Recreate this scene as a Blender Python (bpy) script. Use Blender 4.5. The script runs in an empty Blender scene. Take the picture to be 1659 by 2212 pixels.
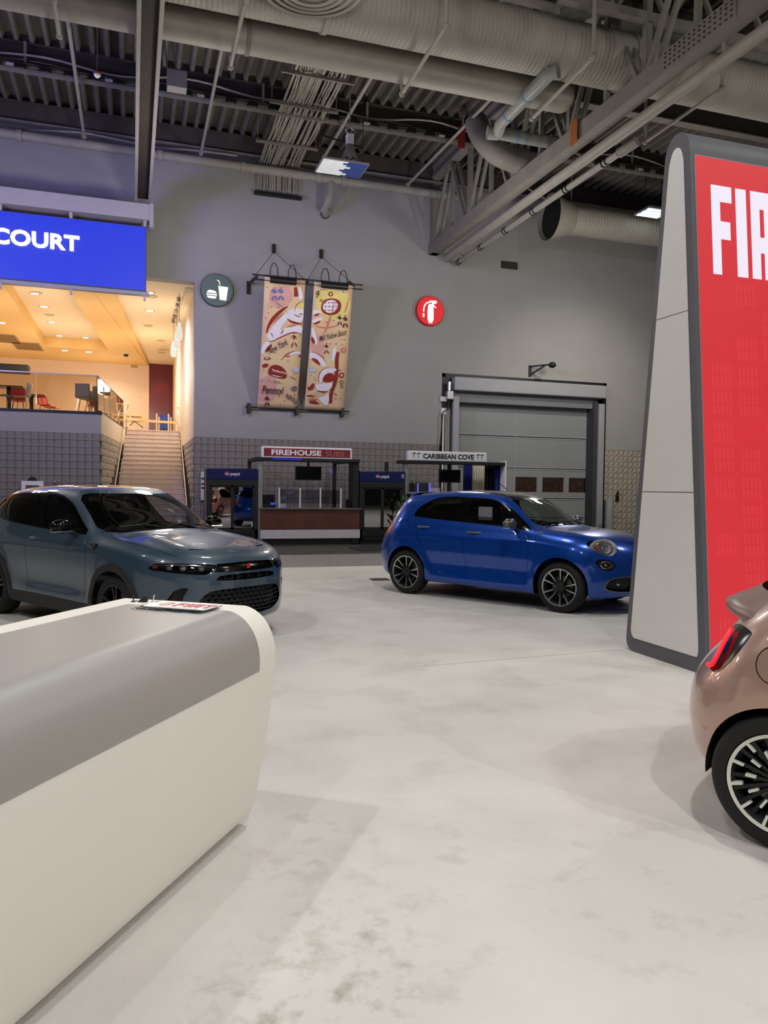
import bpy, bmesh, math, random
import numpy as np
from math import pi, sin, cos, radians, hypot, atan2, sqrt
from mathutils import Vector, Matrix
from collections import defaultdict

SC = bpy.context.scene
COL = SC.collection
rnd = random.Random(7)

# ------------------------------------------------------------------ camera
F_PX, CX, CY, CAM_H = 1660.0, 829.5, 1106.0, 1.62
YAW, PITCH, ROLL = radians(18.2), radians(-1.85), radians(0.75)
_f = np.array([sin(YAW)*cos(PITCH), cos(YAW)*cos(PITCH), sin(PITCH)])
_r0 = np.array([cos(YAW), -sin(YAW), 0.0])
_u0 = np.cross(_r0, _f)
_r = cos(ROLL)*_r0 + sin(ROLL)*_u0
_u = -sin(ROLL)*_r0 + cos(ROLL)*_u0
cam = bpy.data.cameras.new('camera')
cam.sensor_fit = 'HORIZONTAL'
cam.sensor_width = 36.0
cam.lens = F_PX/1659*36.0
cam.clip_start = 0.05
cam.clip_end = 200
cam_o = bpy.data.objects.new('camera', cam)
COL.objects.link(cam_o)
cam_o.matrix_world = Matrix(((_r[0], _u[0], -_f[0], 0), (_r[1], _u[1], -_f[1], 0), (_r[2], _u[2], -_f[2], CAM_H), (0, 0, 0, 1)))
SC.camera = cam_o

# ------------------------------------------------------------------ world, exposure, hall lights
SC.view_settings.view_transform = 'Standard'
SC.view_settings.look = 'None'
SC.view_settings.gamma = 1.0
SC.view_settings.exposure = -0.09
SC.view_settings.use_curve_mapping = False
wd = bpy.data.worlds.new('hall_ambience')
SC.world = wd
wd.use_nodes = True
wd.node_tree.nodes['Background'].inputs[0].default_value = (0.92, 0.95, 1.0, 1)
wd.node_tree.nodes['Background'].inputs[1].default_value = 0.16


def lamp(name, kind, loc, target, power, color=(1, 1, 1), size=0.25, angle=110, blend=0.5, spread=180, sy=None):
    l = bpy.data.lights.new(name, kind)
    l.energy = power
    l.color = color
    if kind == 'SPOT':
        l.spot_size = radians(angle)
        l.spot_blend = blend
        l.shadow_soft_size = size
    elif kind == 'AREA':
        l.shape = 'RECTANGLE' if sy else 'DISK'
        l.size = size
        if sy:
            l.size_y = sy
        l.spread = radians(spread)
    else:
        l.shadow_soft_size = size
    o = bpy.data.objects.new(name, l)
    COL.objects.link(o)
    o.location = loc
    d = Vector(target)-Vector(loc)
    o.rotation_euler = d.to_track_quat('-Z', 'Y').to_euler()
    return o


# high-bay show lights over the carpet, ahead of, beside and behind the camera
SHOW = [(-5, -3, 950), (1.5, -3, 1250), (8, -3, 1150), (-4.5, 3.2, 1100), (3.4, 4.6, 1050), (9.5, 3.0, 1350), (13.5, 8.0, 1050), (3.0, 10.0, 520), (-6.5, 9.5, 450), (14, -1, 900)]
for x_, y_, p_ in SHOW:
    lamp('high_bay_light', 'SPOT', (x_, y_, 9.6), (x_, y_, 0), p_*.64, (1.0, .99, .972), .10, 128, .7)
    lamp('hall_fill_light', 'POINT', (x_, y_, 8.9), (x_, y_, 0), p_*.20, (1.0, .985, .96), .35)  # added fill point that lifts the ceiling and walls
lamp('desk_fill_light', 'SPOT', (7.0, -4.5, 5.6), (1.5, 2.6, .6), 620, (1.0, .985, .95), .12, 75, .8)  # unseen fill spot added to brighten the desk front
# unseen fill lamps added over the food stands and in front of the end wall
for x_, y_, p_ in ((-5.5, 18.6, 260), (1.5, 18.2, 340), (7.0, 17.6, 360), (13.2, 18.4, 340)):
    lamp('back_fill_light', 'POINT', (x_, y_, 6.6), (x_, y_, 0), p_, (1.0, .97, .92), .4)
lamp('video_wall_light', 'AREA', (-7.5, 14.5, 6.4), (2.0, 23.7, 7.6), 250, (.30, .28, 1.0), 4.0, spread=95, sy=2.4)
lamp('wall_wash_light', 'SPOT', (14.5, 17.5, 9.0), (14.9, 23.7, 3.0), 1100, (1, .95, .85), .3, 85, 1.0)

# ------------------------------------------------------------------ picture point -> point on a real plane of the hall


def ray(px, py):
    return (px-CX)/F_PX*_r - (py-CY)/F_PX*_u + _f


def on_z(px, py, z):
    d = ray(px, py)
    return Vector((0, 0, CAM_H))+Vector(d*((z-CAM_H)/d[2]))


def on_y(px, py, y):
    d = ray(px, py)
    return Vector((0, 0, CAM_H))+Vector(d*(y/d[1]))


def on_x(px, py, x):
    d = ray(px, py)
    return Vector((0, 0, CAM_H))+Vector(d*(x/d[0]))


# ------------------------------------------------------------------ materials
def lin(c):
    c = c/255.0
    return c/12.92 if c <= .04045 else ((c+.055)/1.055)**2.4


def L3(c):
    return (lin(c[0]), lin(c[1]), lin(c[2]), 1)


MATS = {}


def M(name, col, rough=.6, metal=0.0, var=.06, scale=6.0, bump=0.0, bscale=60.0, coat=0.0, spec=.5, col2=None):
    """procedural principled material: base colour with a noise variation and an optional fine relief"""
    if name in MATS:
        return MATS[name]
    m = bpy.data.materials.new(name)
    m.use_nodes = True
    nt = m.node_tree
    b = nt.nodes['Principled BSDF']
    b.inputs['Roughness'].default_value = rough
    b.inputs['Metallic'].default_value = metal
    b.inputs['Coat Weight'].default_value = coat
    b.inputs['Coat Roughness'].default_value = .03
    b.inputs['Specular IOR Level'].default_value = spec
    tc = nt.nodes.new('ShaderNodeTexCoord')
    nz = nt.nodes.new('ShaderNodeTexNoise')
    nz.inputs['Scale'].default_value = scale
    nz.inputs['Detail'].default_value = 4
    nt.links.new(tc.outputs['Object'], nz.inputs['Vector'])
    rp = nt.nodes.new('ShaderNodeValToRGB')
    a = L3(col)
    c2 = L3(col2) if col2 else tuple(min(1, v*(1+var)) for v in a[:3])+(1,)
    c1 = a if col2 else tuple(v*(1-var) for v in a[:3])+(1,)
    rp.color_ramp.elements[0].color = c1
    rp.color_ramp.elements[0].position = .3
    rp.color_ramp.elements[1].color = c2
    rp.color_ramp.elements[1].position = .7
    nt.links.new(nz.outputs['Fac'], rp.inputs['Fac'])
    nt.links.new(rp.outputs['Color'], b.inputs['Base Color'])
    if bump:
        n2 = nt.nodes.new('ShaderNodeTexNoise')
        n2.inputs['Scale'].default_value = bscale
        n2.inputs['Detail'].default_value = 3
        nt.links.new(tc.outputs['Object'], n2.inputs['Vector'])
        bp = nt.nodes.new('ShaderNodeBump')
        bp.inputs['Strength'].default_value = bump
        bp.inputs['Distance'].default_value = .02
        nt.links.new(n2.outputs['Fac'], bp.inputs['Height'])
        nt.links.new(bp.outputs['Normal'], b.inputs['Normal'])
    m.diffuse_color = a
    MATS[name] = m
    return m


def E(name, col, strength=1.0, var=.0, scale=8.0):
    """a surface that gives off light (screen, lamp, lit sign)"""
    if name in MATS:
        return MATS[name]
    m = bpy.data.materials.new(name)
    m.use_nodes = True
    nt = m.node_tree
    b = nt.nodes['Principled BSDF']
    b.inputs['Base Color'].default_value = (.02, .02, .02, 1)
    b.inputs['Roughness'].default_value = .5
    b.inputs['Emission Strength'].default_value = strength
    b.inputs['Emission Color'].default_value = L3(col)
    if var:
        tc = nt.nodes.new('ShaderNodeTexCoord')
        nz = nt.nodes.new('ShaderNodeTexNoise')
        nz.inputs['Scale'].default_value = scale
        nt.links.new(tc.outputs['Object'], nz.inputs['Vector'])
        mx = nt.nodes.new('ShaderNodeMix')
        mx.data_type = 'RGBA'
        a = L3(col)
        mx.inputs[6].default_value = tuple(v*(1-var) for v in a[:3])+(1,)
        mx.inputs[7].default_value = tuple(v*(1+var) for v in a[:3])+(1,)
        nt.links.new(nz.outputs['Fac'], mx.inputs[0])
        nt.links.new(mx.outputs[2], b.inputs['Emission Color'])
    MATS[name] = m
    return m


def G(name, tint=(200, 210, 210), refl=.12, rough=.02, ior=1.5):
    """thin glass: tinted see-through with fresnel mirror"""
    if name in MATS:
        return MATS[name]
    m = bpy.data.materials.new(name)
    m.use_nodes = True
    nt = m.node_tree
    nt.nodes.remove(nt.nodes['Principled BSDF'])
    out = nt.nodes['Material Output']
    tr = nt.nodes.new('ShaderNodeBsdfTransparent')
    tr.inputs[0].default_value = L3(tint)
    gl = nt.nodes.new('ShaderNodeBsdfGlossy')
    gl.inputs['Roughness'].default_value = rough
    fr = nt.nodes.new('ShaderNodeFresnel')
    ge = nt.nodes.new('ShaderNodeNewGeometry')
    io = nt.nodes.new('ShaderNodeMix')          # same mirror strength from either side of the pane
    io.inputs[2].default_value = ior
    io.inputs[3].default_value = 1/ior
    nt.links.new(ge.outputs['Backfacing'], io.inputs[0])
    nt.links.new(io.outputs[0], fr.inputs['IOR'])
    ad = nt.nodes.new('ShaderNodeMath')
    ad.operation = 'ADD'
    ad.use_clamp = True
    ad.inputs[1].default_value = refl
    nt.links.new(fr.outputs[0], ad.inputs[0])
    mx = nt.nodes.new('ShaderNodeMixShader')
    nt.links.new(ad.outputs[0], mx.inputs[0])
    nt.links.new(tr.outputs[0], mx.inputs[1])
    nt.links.new(gl.outputs[0], mx.inputs[2])
    nt.links.new(mx.outputs[0], out.inputs['Surface'])
    MATS[name] = m
    return m


# ------------------------------------------------------------------ objects
BASE = {}


def tag(o, label=None, cat=None, group=None, kind=None):
    if label:
        o['label'] = label
    if cat:
        o['category'] = cat
    if group:
        o['group'] = group
    if kind:
        o['kind'] = kind
    return o


def thing(name, label, cat, loc=(0, 0, 0), rz=0.0, group=None):
    o = bpy.data.objects.new(name, None)
    o.empty_display_size = .2
    COL.objects.link(o)
    o.location = loc
    o.rotation_euler = (0, 0, rz)
    BASE[o.name] = Vector(loc)
    return tag(o, label, cat, group)


def dup(root, loc, rz=None, label=None, group=None):
    r = root.copy()
    COL.objects.link(r)
    r.location = loc
    BASE[r.name] = Vector(loc)
    if rz is not None:
        r.rotation_euler = (0, 0, rz)
    if label:
        r['label'] = label
    if group:
        r['group'] = group
    for ch in list(root.children):
        c = ch.copy()
        COL.objects.link(c)
        c.parent = r
        for g in list(ch.children):
            d = g.copy()
            COL.objects.link(d)
            d.parent = c
    return r


def basis(d):
    d = Vector(d).normalized()
    a = Vector((0, 0, 1)) if abs(d.z) < .9 else Vector((1, 0, 0))
    u = a.cross(d).normalized()
    return u, d.cross(u).normalized(), d


class MB:
    def __init__(s):
        s.v = []
        s.f = []
        s.mi = []
        s.cur = 0

    def add(s, vs, fs):
        n = len(s.v)
        s.v += [tuple(v) for v in vs]
        s.f += [tuple(i+n for i in f) for f in fs]
        s.mi += [s.cur]*len(fs)
        return s

    def box(s, x0, x1, y0, y1, z0, z1):
        vs = [(x, y, z) for z in (z0, z1) for y in (y0, y1) for x in (x0, x1)]
        return s.add(vs, [(0, 2, 3, 1), (4, 5, 7, 6), (0, 1, 5, 4), (2, 6, 7, 3), (0, 4, 6, 2), (1, 3, 7, 5)])

    def obox(s, c, ax, ay, az, hx, hy, hz):
        """oriented box: centre, three unit axes, half sizes"""
        c, ax, ay, az = Vector(c), Vector(ax), Vector(ay), Vector(az)
        vs = [c+ax*(i*hx)+ay*(j*hy)+az*(k*hz) for k in (-1, 1) for j in (-1, 1) for i in (-1, 1)]
        return s.add(vs, [(0, 2, 3, 1), (4, 5, 7, 6), (0, 1, 5, 4), (2, 6, 7, 3), (0, 4, 6, 2), (1, 3, 7, 5)])

    def bar(s, p, q, w, h=None):
        """square bar from p to q"""
        p, q = Vector(p), Vector(q)
        u, v, d = basis(q-p)
        return s.obox((p+q)/2, u, v, d, w/2, (h or w)/2, (q-p).length/2)

    def cyl(s, p, q, r, n=16, r2=None, cap=True):
        p, q = Vector(p), Vector(q)
        r2 = r if r2 is None else r2
        u, v, d = basis(q-p)
        vs = []
        for c, rr in ((p, r), (q, r2)):
            for i in range(n):
                a = 2*pi*i/n
                vs.append(c+u*(rr*cos(a))+v*(rr*sin(a)))
        fs = [(i, (i+1) % n, n+(i+1) % n, n+i) for i in range(n)]
        if cap:
            fs += [tuple(range(n-1, -1, -1)), tuple(range(n, 2*n))]
        return s.add(vs, fs)

    def tube(s, pts, r, n=10, closed=False, cap=True):
        pts = [Vector(p) for p in pts]
        m = len(pts)
        vs = []
        up = None
        for i, p in enumerate(pts):
            if closed:
                d = pts[(i+1) % m]-pts[i-1]
            else:
                d = pts[min(i+1, m-1)]-pts[max(i-1, 0)]
            d.normalize()
            if up is None:
                up = basis(d)[0]
            u = (up-d*up.dot(d)).normalized()
            w = d.cross(u)
            up = u
            rr = r[i] if isinstance(r, (list, tuple)) else r
            for k in range(n):
                a = 2*pi*k/n
                vs.append(p+u*(rr*cos(a))+w*(rr*sin(a)))
        fs = []
        for i in range(m if closed else m-1):
            j = (i+1) % m
            for k in range(n):
                k2 = (k+1) % n
                fs.append((i*n+k, i*n+k2, j*n+k2, j*n+k))
        if cap and not closed:
            fs += [tuple(range(n-1, -1, -1)), tuple(range((m-1)*n, m*n))]
        return s.add(vs, fs)

    def lathe(s, prof, c, axis=(0, 0, 1), n=24, a0=0.0, a1=2*pi):
        """profile [(radius, height)] turned about an axis through c"""
        c = Vector(c)
        u, v, d = basis(axis)
        full = abs(a1-a0-2*pi) < 1e-6
        k = n if full else n+1
        vs = []
        for r, h in prof:
            for i in range(k):
                a = a0+(a1-a0)*i/n
                vs.append(c+u*(r*cos(a))+v*(r*sin(a))+d*h)
        fs = []
        for j in range(len(prof)-1):
            for i in range(n):
                i2 = (i+1) % k
                fs.append((j*k+i, j*k+i2, (j+1)*k+i2, (j+1)*k+i))
        return s.add(vs, fs)

    def prism(s, poly, o, eu, ev, en, d0=0.0, d1=.01, caps=(True, True)):
        """polygon (u, v) extruded along en from d0 to d1"""
        o, eu, ev, en = Vector(o), Vector(eu), Vector(ev), Vector(en)
        n = len(poly)
        vs = [o+eu*a+ev*b+en*d0 for a, b in poly]+[o+eu*a+ev*b+en*d1 for a, b in poly]
        fs = [(i, (i+1) % n, n+(i+1) % n, n+i) for i in range(n)]
        if caps[0]:
            fs.append(tuple(range(n-1, -1, -1)))
        if caps[1]:
            fs.append(tuple(range(n, 2*n)))
        return s.add(vs, fs)

    def ball(s, c, rx, ry, rz, n=16, m=10, rot=None):
        c = Vector(c)
        vs = []
        for j in range(m+1):
            t = pi*j/m
            for i in range(n):
                a = 2*pi*i/n
                p = Vector((rx*sin(t)*cos(a), ry*sin(t)*sin(a), rz*cos(t)))
                if rot is not None:
                    p = rot @ p
                vs.append(c+p)
        fs = []
        for j in range(m):
            for i in range(n):
                i2 = (i+1) % n
                fs.append((j*n+i, (j+1)*n+i, (j+1)*n+i2, j*n+i2))
        return s.add(vs, fs)

    def grid(s, pts, cols):
        """rows of points already flattened"""
        rows = len(pts)//cols
        fs = [(j*cols+i, j*cols+i+1, (j+1)*cols+i+1, (j+1)*cols+i) for j in range(rows-1) for i in range(cols-1)]
        return s.add(pts, fs)

    def build(s, name, mat, parent=None, smooth=None, label=None, cat=None, group=None, kind=None, bevel=0.0, recenter=True, segs=2, flip=False):
        me = bpy.data.meshes.new(name)
        off = Vector((0, 0, 0))
        pr = parent
        if parent is not None:
            while pr is not None:
                if pr.name in BASE:
                    off = off+BASE[pr.name] if pr is parent or True else off
                pr = pr.parent
        elif recenter and s.v:
            a = np.array(s.v)
            off = Vector(((a[:, 0].min()+a[:, 0].max())/2, (a[:, 1].min()+a[:, 1].max())/2, a[:, 2].min()))
        me.from_pydata([(v[0]-off.x, v[1]-off.y, v[2]-off.z) for v in s.v], [], s.f)
        bm = bmesh.new()
        bm.from_mesh(me)
        bmesh.ops.remove_doubles(bm, verts=bm.verts, dist=1e-6)
        bmesh.ops.recalc_face_normals(bm, faces=bm.faces)
        if bevel:
            es = [e for e in bm.edges if len(e.link_faces) == 2 and e.calc_face_angle(0) > .5]
            bmesh.ops.bevel(bm, geom=es, offset=bevel, segments=segs, affect='EDGES', profile=.5, clamp_overlap=True)
        if flip:
            bmesh.ops.reverse_faces(bm, faces=bm.faces)
        bm.to_mesh(me)
        bm.free()
        mats = mat if isinstance(mat, (list, tuple)) else [mat]
        for m in mats:
            me.materials.append(m)
        if len(mats) > 1 and len(me.polygons) == len(s.mi):
            me.polygons.foreach_set('material_index', s.mi)
        if smooth:
            me.polygons.foreach_set('use_smooth', [True]*len(me.polygons))
            ang = smooth if isinstance(smooth, float) else .6
            me.set_sharp_from_angle(angle=ang)
        o = bpy.data.objects.new(name, me)
        COL.objects.link(o)
        if parent is not None:
            o.parent = parent
        else:
            o.location = off
            BASE[o.name] = off
        return tag(o, label, cat, group, kind)


def struct(name, mb, mat, **k):
    return mb.build(name, mat, kind='structure', **k)


def text_mesh(s, bold=0.0, shear=0.0, res=3, spacing=1.0):
    """triangulated outline of a word with Blender's own font, as (verts2d, faces)"""
    cu = bpy.data.curves.new('word', 'FONT')
    cu.body = s
    cu.offset = bold
    cu.shear = shear
    cu.resolution_u = res
    cu.space_character = spacing
    o = bpy.data.objects.new('word', cu)
    COL.objects.link(o)
    dg = bpy.context.evaluated_depsgraph_get()
    me = bpy.data.meshes.new_from_object(o.evaluated_get(dg))
    vs = [(v.co.x, v.co.y) for v in me.vertices]
    fs = [tuple(p.vertices) for p in me.polygons]
    bpy.data.objects.remove(o)
    bpy.data.curves.remove(cu)
    bpy.data.meshes.remove(me)
    return vs, fs


def word(name, s, o, ex, ey, mat, parent, bold=0.0, shear=0.0, lift=.004, depth=0.0, fn=None, spacing=1.0):
    """a word fitted to the box spanned by ex (whole width) and ey (whole height) from corner o"""
    vs, fs = text_mesh(s, bold, shear, spacing=spacing)
    a = np.array(vs)
    x0, x1, y0, y1 = a[:, 0].min(), a[:, 0].max(), a[:, 1].min(), a[:, 1].max()
    o, ex, ey = Vector(o), Vector(ex), Vector(ey)
    n = ex.cross(ey).normalized()
    mb = MB()
    P = [((x-x0)/(x1-x0), (y-y0)/(y1-y0)) for x, y in vs]
    if fn:
        pts = [fn(u, v) for u, v in P]
    else:
        pts = [o+ex*u+ey*v+n*(lift+depth) for u, v in P]
    mb.add(pts, fs)
    if depth:
        k = len(pts)
        cnt = defaultdict(int)
        for f in fs:
            for i in range(len(f)):
                cnt[frozenset((f[i], f[(i+1) % len(f)]))] += 1
        back = [p-n*depth for p in pts]
        q = [tuple(e) for e, c in cnt.items() if c == 1]
        mb.add(pts+back, [(a_, b_, b_+k, a_+k) for a_, b_ in q])
    return mb.build(name, mat, parent)


def chaikin(P, n=2, closed=True):
    P = [tuple(p) for p in P]
    for _ in range(n):
        Q = []
        m = len(P)
        rng = range(m if closed else m-1)
        for i in rng:
            a, b = P[i], P[(i+1) % m]
            Q.append(tuple(.75*x+.25*y for x, y in zip(a, b)))
            Q.append(tuple(.25*x+.75*y for x, y in zip(a, b)))
        P = Q
    return P


def ell(cx, cy, rx, ry, n=24, rot=0.0, a0=0, a1=2*pi):
    return [(cx+rx*cos(a)*cos(rot)-ry*sin(a)*sin(rot), cy+rx*cos(a)*sin(rot)+ry*sin(a)*cos(rot)) for a in [a0+(a1-a0)*i/n for i in range(n)]]
# ================================================================== SETTING
WY = 23.7            # face of the end wall
DECK = 12.0          # underside of the roof deck ribs
XC0, XC1 = -0.87, 1.78   # stair opening in the end wall
BH = 0.2034          # block course

m_paint = M('wall_paint', (150, 147, 143), .75, var=.03, scale=1.2, bump=.05, bscale=40)
m_block = M('split_block', (160, 150, 134), .85, var=.22, scale=9, bump=.55, bscale=26)
m_block_smooth = M('scored_block', (126, 119, 112), .8, var=.16, scale=7, bump=.3, bscale=40)
m_mortar = M('mortar', (58, 52, 48), .9, var=.1)
m_deck = M('roof_deck', (96, 90, 82), .8, var=.18, scale=2.5)
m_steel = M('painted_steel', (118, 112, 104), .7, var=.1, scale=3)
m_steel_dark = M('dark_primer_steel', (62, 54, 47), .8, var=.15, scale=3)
m_pipe = M('painted_pipe', (142, 137, 127), .6, var=.08, scale=3)
m_duct = M('galvanised_duct', (150, 145, 134), .6, .0, var=.08, scale=2)
m_cable = M('grey_cable_jacket', (150, 143, 130), .7, var=.12, scale=5)
m_black = M('satin_black', (14, 14, 15), .5, var=.1)
m_black_gloss = M('gloss_black', (8, 8, 9), .15, var=.1)
m_white = M('white_laminate', (226, 224, 218), .45, var=.015)
m_alu = M('brushed_aluminium', (170, 170, 172), .35, .8, var=.06)
m_chrome = M('chrome', (210, 212, 215), .12, 1.0, var=.03)
m_concrete = M('dark_concrete', (66, 62, 57), .35, var=.2, scale=2.0, bump=.05)
m_strip = M('grey_taped_strip', (140, 136, 133), .5, var=.16, scale=7)
m_stair = M('stair_concrete', (206, 188, 178), .7, var=.06, scale=6)

# floor: sealed concrete slab, a strip of grey runner and the pale show carpet with its wear marks
struct('floor', MB().box(-30, 40, -26, WY+.4, -.3, -.012), m_concrete)
mb = MB().box(-12, 26, 15.05, 17.85, -.012, -.004)
mb.build('grey_floor_runner', m_strip, label='long grey runner strip on the dark concrete beyond the pale carpet', cat='runner')


def carpet_mat():
    m = M('show_carpet', (205, 201, 196), .92, var=.03, scale=1.1, bump=.25, bscale=160)
    nt = m.node_tree
    b = nt.nodes['Principled BSDF']
    src = b.inputs['Base Color'].links[0].from_socket
    tc = nt.nodes.new('ShaderNodeTexCoord')

    def patch(cx, cy, sx, sy, rot, col, amt, nscale, lo, hi):
        nonlocal src
        mp = nt.nodes.new('ShaderNodeMapping')
        mp.vector_type = 'TEXTURE'
        mp.inputs['Location'].default_value = (cx, cy, 0)
        mp.inputs['Rotation'].default_value = (0, 0, rot)
        mp.inputs['Scale'].default_value = (sx, sy, 1)
        nt.links.new(tc.outputs['Object'], mp.inputs['Vector'])
        ln = nt.nodes.new('ShaderNodeVectorMath')
        ln.operation = 'LENGTH'
        nt.links.new(mp.outputs[0], ln.inputs[0])
        fo = nt.nodes.new('ShaderNodeMapRange')
        fo.interpolation_type = 'SMOOTHSTEP'
        fo.inputs[1].default_value = 1.0
        fo.inputs[2].default_value = .25
        nt.links.new(ln.outputs['Value'], fo.inputs[0])
        nz = nt.nodes.new('ShaderNodeTexNoise')
        nz.inputs['Scale'].default_value = nscale
        nz.inputs['Detail'].default_value = 6
        nz.inputs['Roughness'].default_value = .62
        nt.links.new(tc.outputs['Object'], nz.inputs['Vector'])
        mr = nt.nodes.new('ShaderNodeMapRange')
        mr.inputs[1].default_value = lo
        mr.inputs[2].default_value = hi
        nt.links.new(nz.outputs['Fac'], mr.inputs[0])
        mu = nt.nodes.new('ShaderNodeMath')
        mu.operation = 'MULTIPLY'
        nt.links.new(fo.outputs[0], mu.inputs[0])
        nt.links.new(mr.outputs[0], mu.inputs[1])
        m2 = nt.nodes.new('ShaderNodeMath')
        m2.operation = 'MULTIPLY'
        m2.inputs[1].default_value = amt
        nt.links.new(mu.outputs[0], m2.inputs[0])
        mx = nt.nodes.new('ShaderNodeMix')
        mx.data_type = 'RGBA'
        nt.links.new(m2.outputs[0], mx.inputs[0])
        nt.links.new(src, mx.inputs[6])
        mx.inputs[7].default_value = L3(col)
        src = mx.outputs[2]
    # scuffed dirt in front of the desk, and faint grime elsewhere (object space of the carpet = world, centred 7, -5.5)
    ox, oy = -7, 4.475
    patch(.55+ox, 2.35+oy, .55, 1.0, -.5, (128, 122, 108), .62, 7.5, .50, .68)
    patch(.75+ox, 3.35+oy, .5, .6, 0, (140, 130, 120), .5, 5.5, .52, .72)
    patch(1.6+ox, 2.6+oy, 2.2, 1.6, 0, (150, 142, 132), .35, 4.2, .56, .74)
    patch(2.6+ox, 6.5+oy, 6, 5, 0, (150, 142, 136), .28, 1.7, .50, .68)
    patch(4+ox, 11+oy, 9, 5, 0, (140, 132, 124), .32, 1.1, .48, .66)
    patch(0+ox, 5+oy, 40, 30, 0, (225, 222, 216), .35, .8, .45, .65)
    nt.links.new(src, b.inputs['Base Color'])
    return m


MB().box(-12, 26, -24, 15.05, -.012, 0).build('show_carpet', carpet_mat(), label='pale grey show carpet with scuff marks covering the stand floor', cat='carpet')
# carpet seam in front of the red tower
a, b_ = on_z(870, 1443, 0), on_z(1352, 1402, 0)
mb = MB()
for k in range(24):
    p, q = a.lerp(b_, k/24), a.lerp(b_, (k+1)/24)
    mb.bar(p+Vector((0, 0, .0006)), q+Vector((0, 0, .0006)), .009, .0016)
mb.build('carpet_seam_tape', M('seam', (176, 170, 164), .8), label='thin seam tape crossing the pale carpet in front of the red tower', cat='tape')

# end wall above the block wainscot, with the stair opening and the dock opening left out
z0w, ztop = 15*BH, DECK+.45
dk0, dk1 = on_y(955, 806, WY), on_y(1310, 828, WY)
DX0, DX1, DZ1 = dk0.x, dk1.x, (dk0.z+dk1.z)/2
OPZ = 7.65
wall = struct('wall_back', MB().box(XC1, DX0, WY, WY+.4, z0w, OPZ).box(DX0, DX1, WY, WY+.4, DZ1, OPZ).box(DX1, 40, WY, WY+.4, z0w, OPZ).box(-30, 40, WY, WY+.4, OPZ, ztop), m_paint)
backing = struct('wall_back_core', MB().box(XC1, DX0, WY+.05, WY+.4, -.012, z0w).box(DX1, 40, WY+.05, WY+.4, -.012, z0w), m_mortar)


def block_mesh(w, h, d, rough, seed):
    """split-faced block: lumpy face, 26 faces"""
    r = random.Random(seed)
    mb = MB()
    n = 3
    pts = []
    for j in range(n+1):
        for i in range(n+1):
            e = 0 if i in (0, n) or j in (0, n) else 1
            pts.append((w*i/n+(r.uniform(-.012, .012) if e else 0), -d-(r.uniform(0, rough) if e else -rough*.3), h*j/n+(r.uniform(-.01, .01) if e else 0)))
    mb.grid(pts, n+1)
    k = len(mb.v)
    ring = [0, 1, 2, 3, 7, 11, 15, 14, 13, 12, 8, 4]
    mb.add([(pts[i][0], 0, pts[i][2]) for i in ring], [])
    mb.f += [(ring[i], ring[(i+1) % 12], k+(i+1) % 12, k+i) for i in range(12)]
    mb.mi += [0]*12
    me = bpy.data.meshes.new('block')
    me.from_pydata(mb.v, [], mb.f)
    b2 = bmesh.new()
    b2.from_mesh(me)
    bmesh.ops.recalc_face_normals(b2, faces=b2.faces)
    b2.to_mesh(me)
    b2.free()
    return me


J = .009
blk_s = [block_mesh(BH-J, BH-J, .05, .006, i) for i in range(5)]
blk_r = [block_mesh(BH-J, BH-J, .042, .026, 20+i) for i in range(8)]
blk_w = [block_mesh(2*BH-J, BH-J, .05, .03, 40+i) for i in range(6)]
for l_, m_ in ((blk_s, m_block_smooth), (blk_r, m_block), (blk_w, m_block)):
    for me in l_:
        me.materials.append(m_)


def place_block(parent, me, o, ex):
    b = bpy.data.objects.new('block', me)
    COL.objects.link(b)
    b.parent = parent
    pb = BASE[parent.name]
    ex = Vector(ex).normalized()
    ey = Vector((-ex.y, ex.x, 0))
    b.matrix_local = Matrix(((ex.x, ey.x, 0, o[0]-pb.x), (ex.y, ey.y, 0, o[1]-pb.y), (0, 0, 1, o[2]-pb.z), (0, 0, 0, 1)))


def merged_blocks(parent, items, mat):
    mb = MB()
    for me, o, ex in items:
        ex = Vector(ex).normalized()
        ey = Vector((-ex.y, ex.x, 0))
        vs = [Vector(o)+ex*v.co.x+ey*v.co.y+Vector((0, 0, v.co.z)) for v in me.vertices]
        mb.add(vs, [tuple(p.vertices) for p in me.polygons])
    mb.build('blocks', mat, parent, kind='stuff')


YB = WY+.05
near, rest_s, rest_r = [], [], []
row0 = 0
for j in range(15):
    z = j*BH
    x = XC1
    i = 0
    while x < DX0-.1:
        it = (blk_s[(i*3+j*7) % 5], (x+J/2, YB, z+J/2), (1, 0, 0))
        # those in plain view between and above the stands stay single pieces
        (near if (z > 1.9 and x < 8.3) or (z > .5 and x < 2.2) else rest_s).append(it)
        x += BH
        i += 1
for it in near[:300]:
    place_block(backing, *it)
merged_blocks(backing, rest_s+near[300:], m_block_smooth)
right = struct('wall_back_right', MB().box(DX1, 40, WY+.04, WY+.3, 0, .02), m_mortar)
it_r = []
for j in range(15):
    for i in range(7):
        place_block(right, blk_r[(i*3+j*5) % 8], (DX1+i*BH+J/2, YB, j*BH+J/2), (1, 0, 0))
rest_r = [(blk_r[(i*3+j*5) % 8], (DX1+i*BH+J/2, YB, j*BH+J/2), (1, 0, 0)) for j in range(15) for i in range(7, 60)]
merged_blocks(right, rest_r, m_block)

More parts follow.
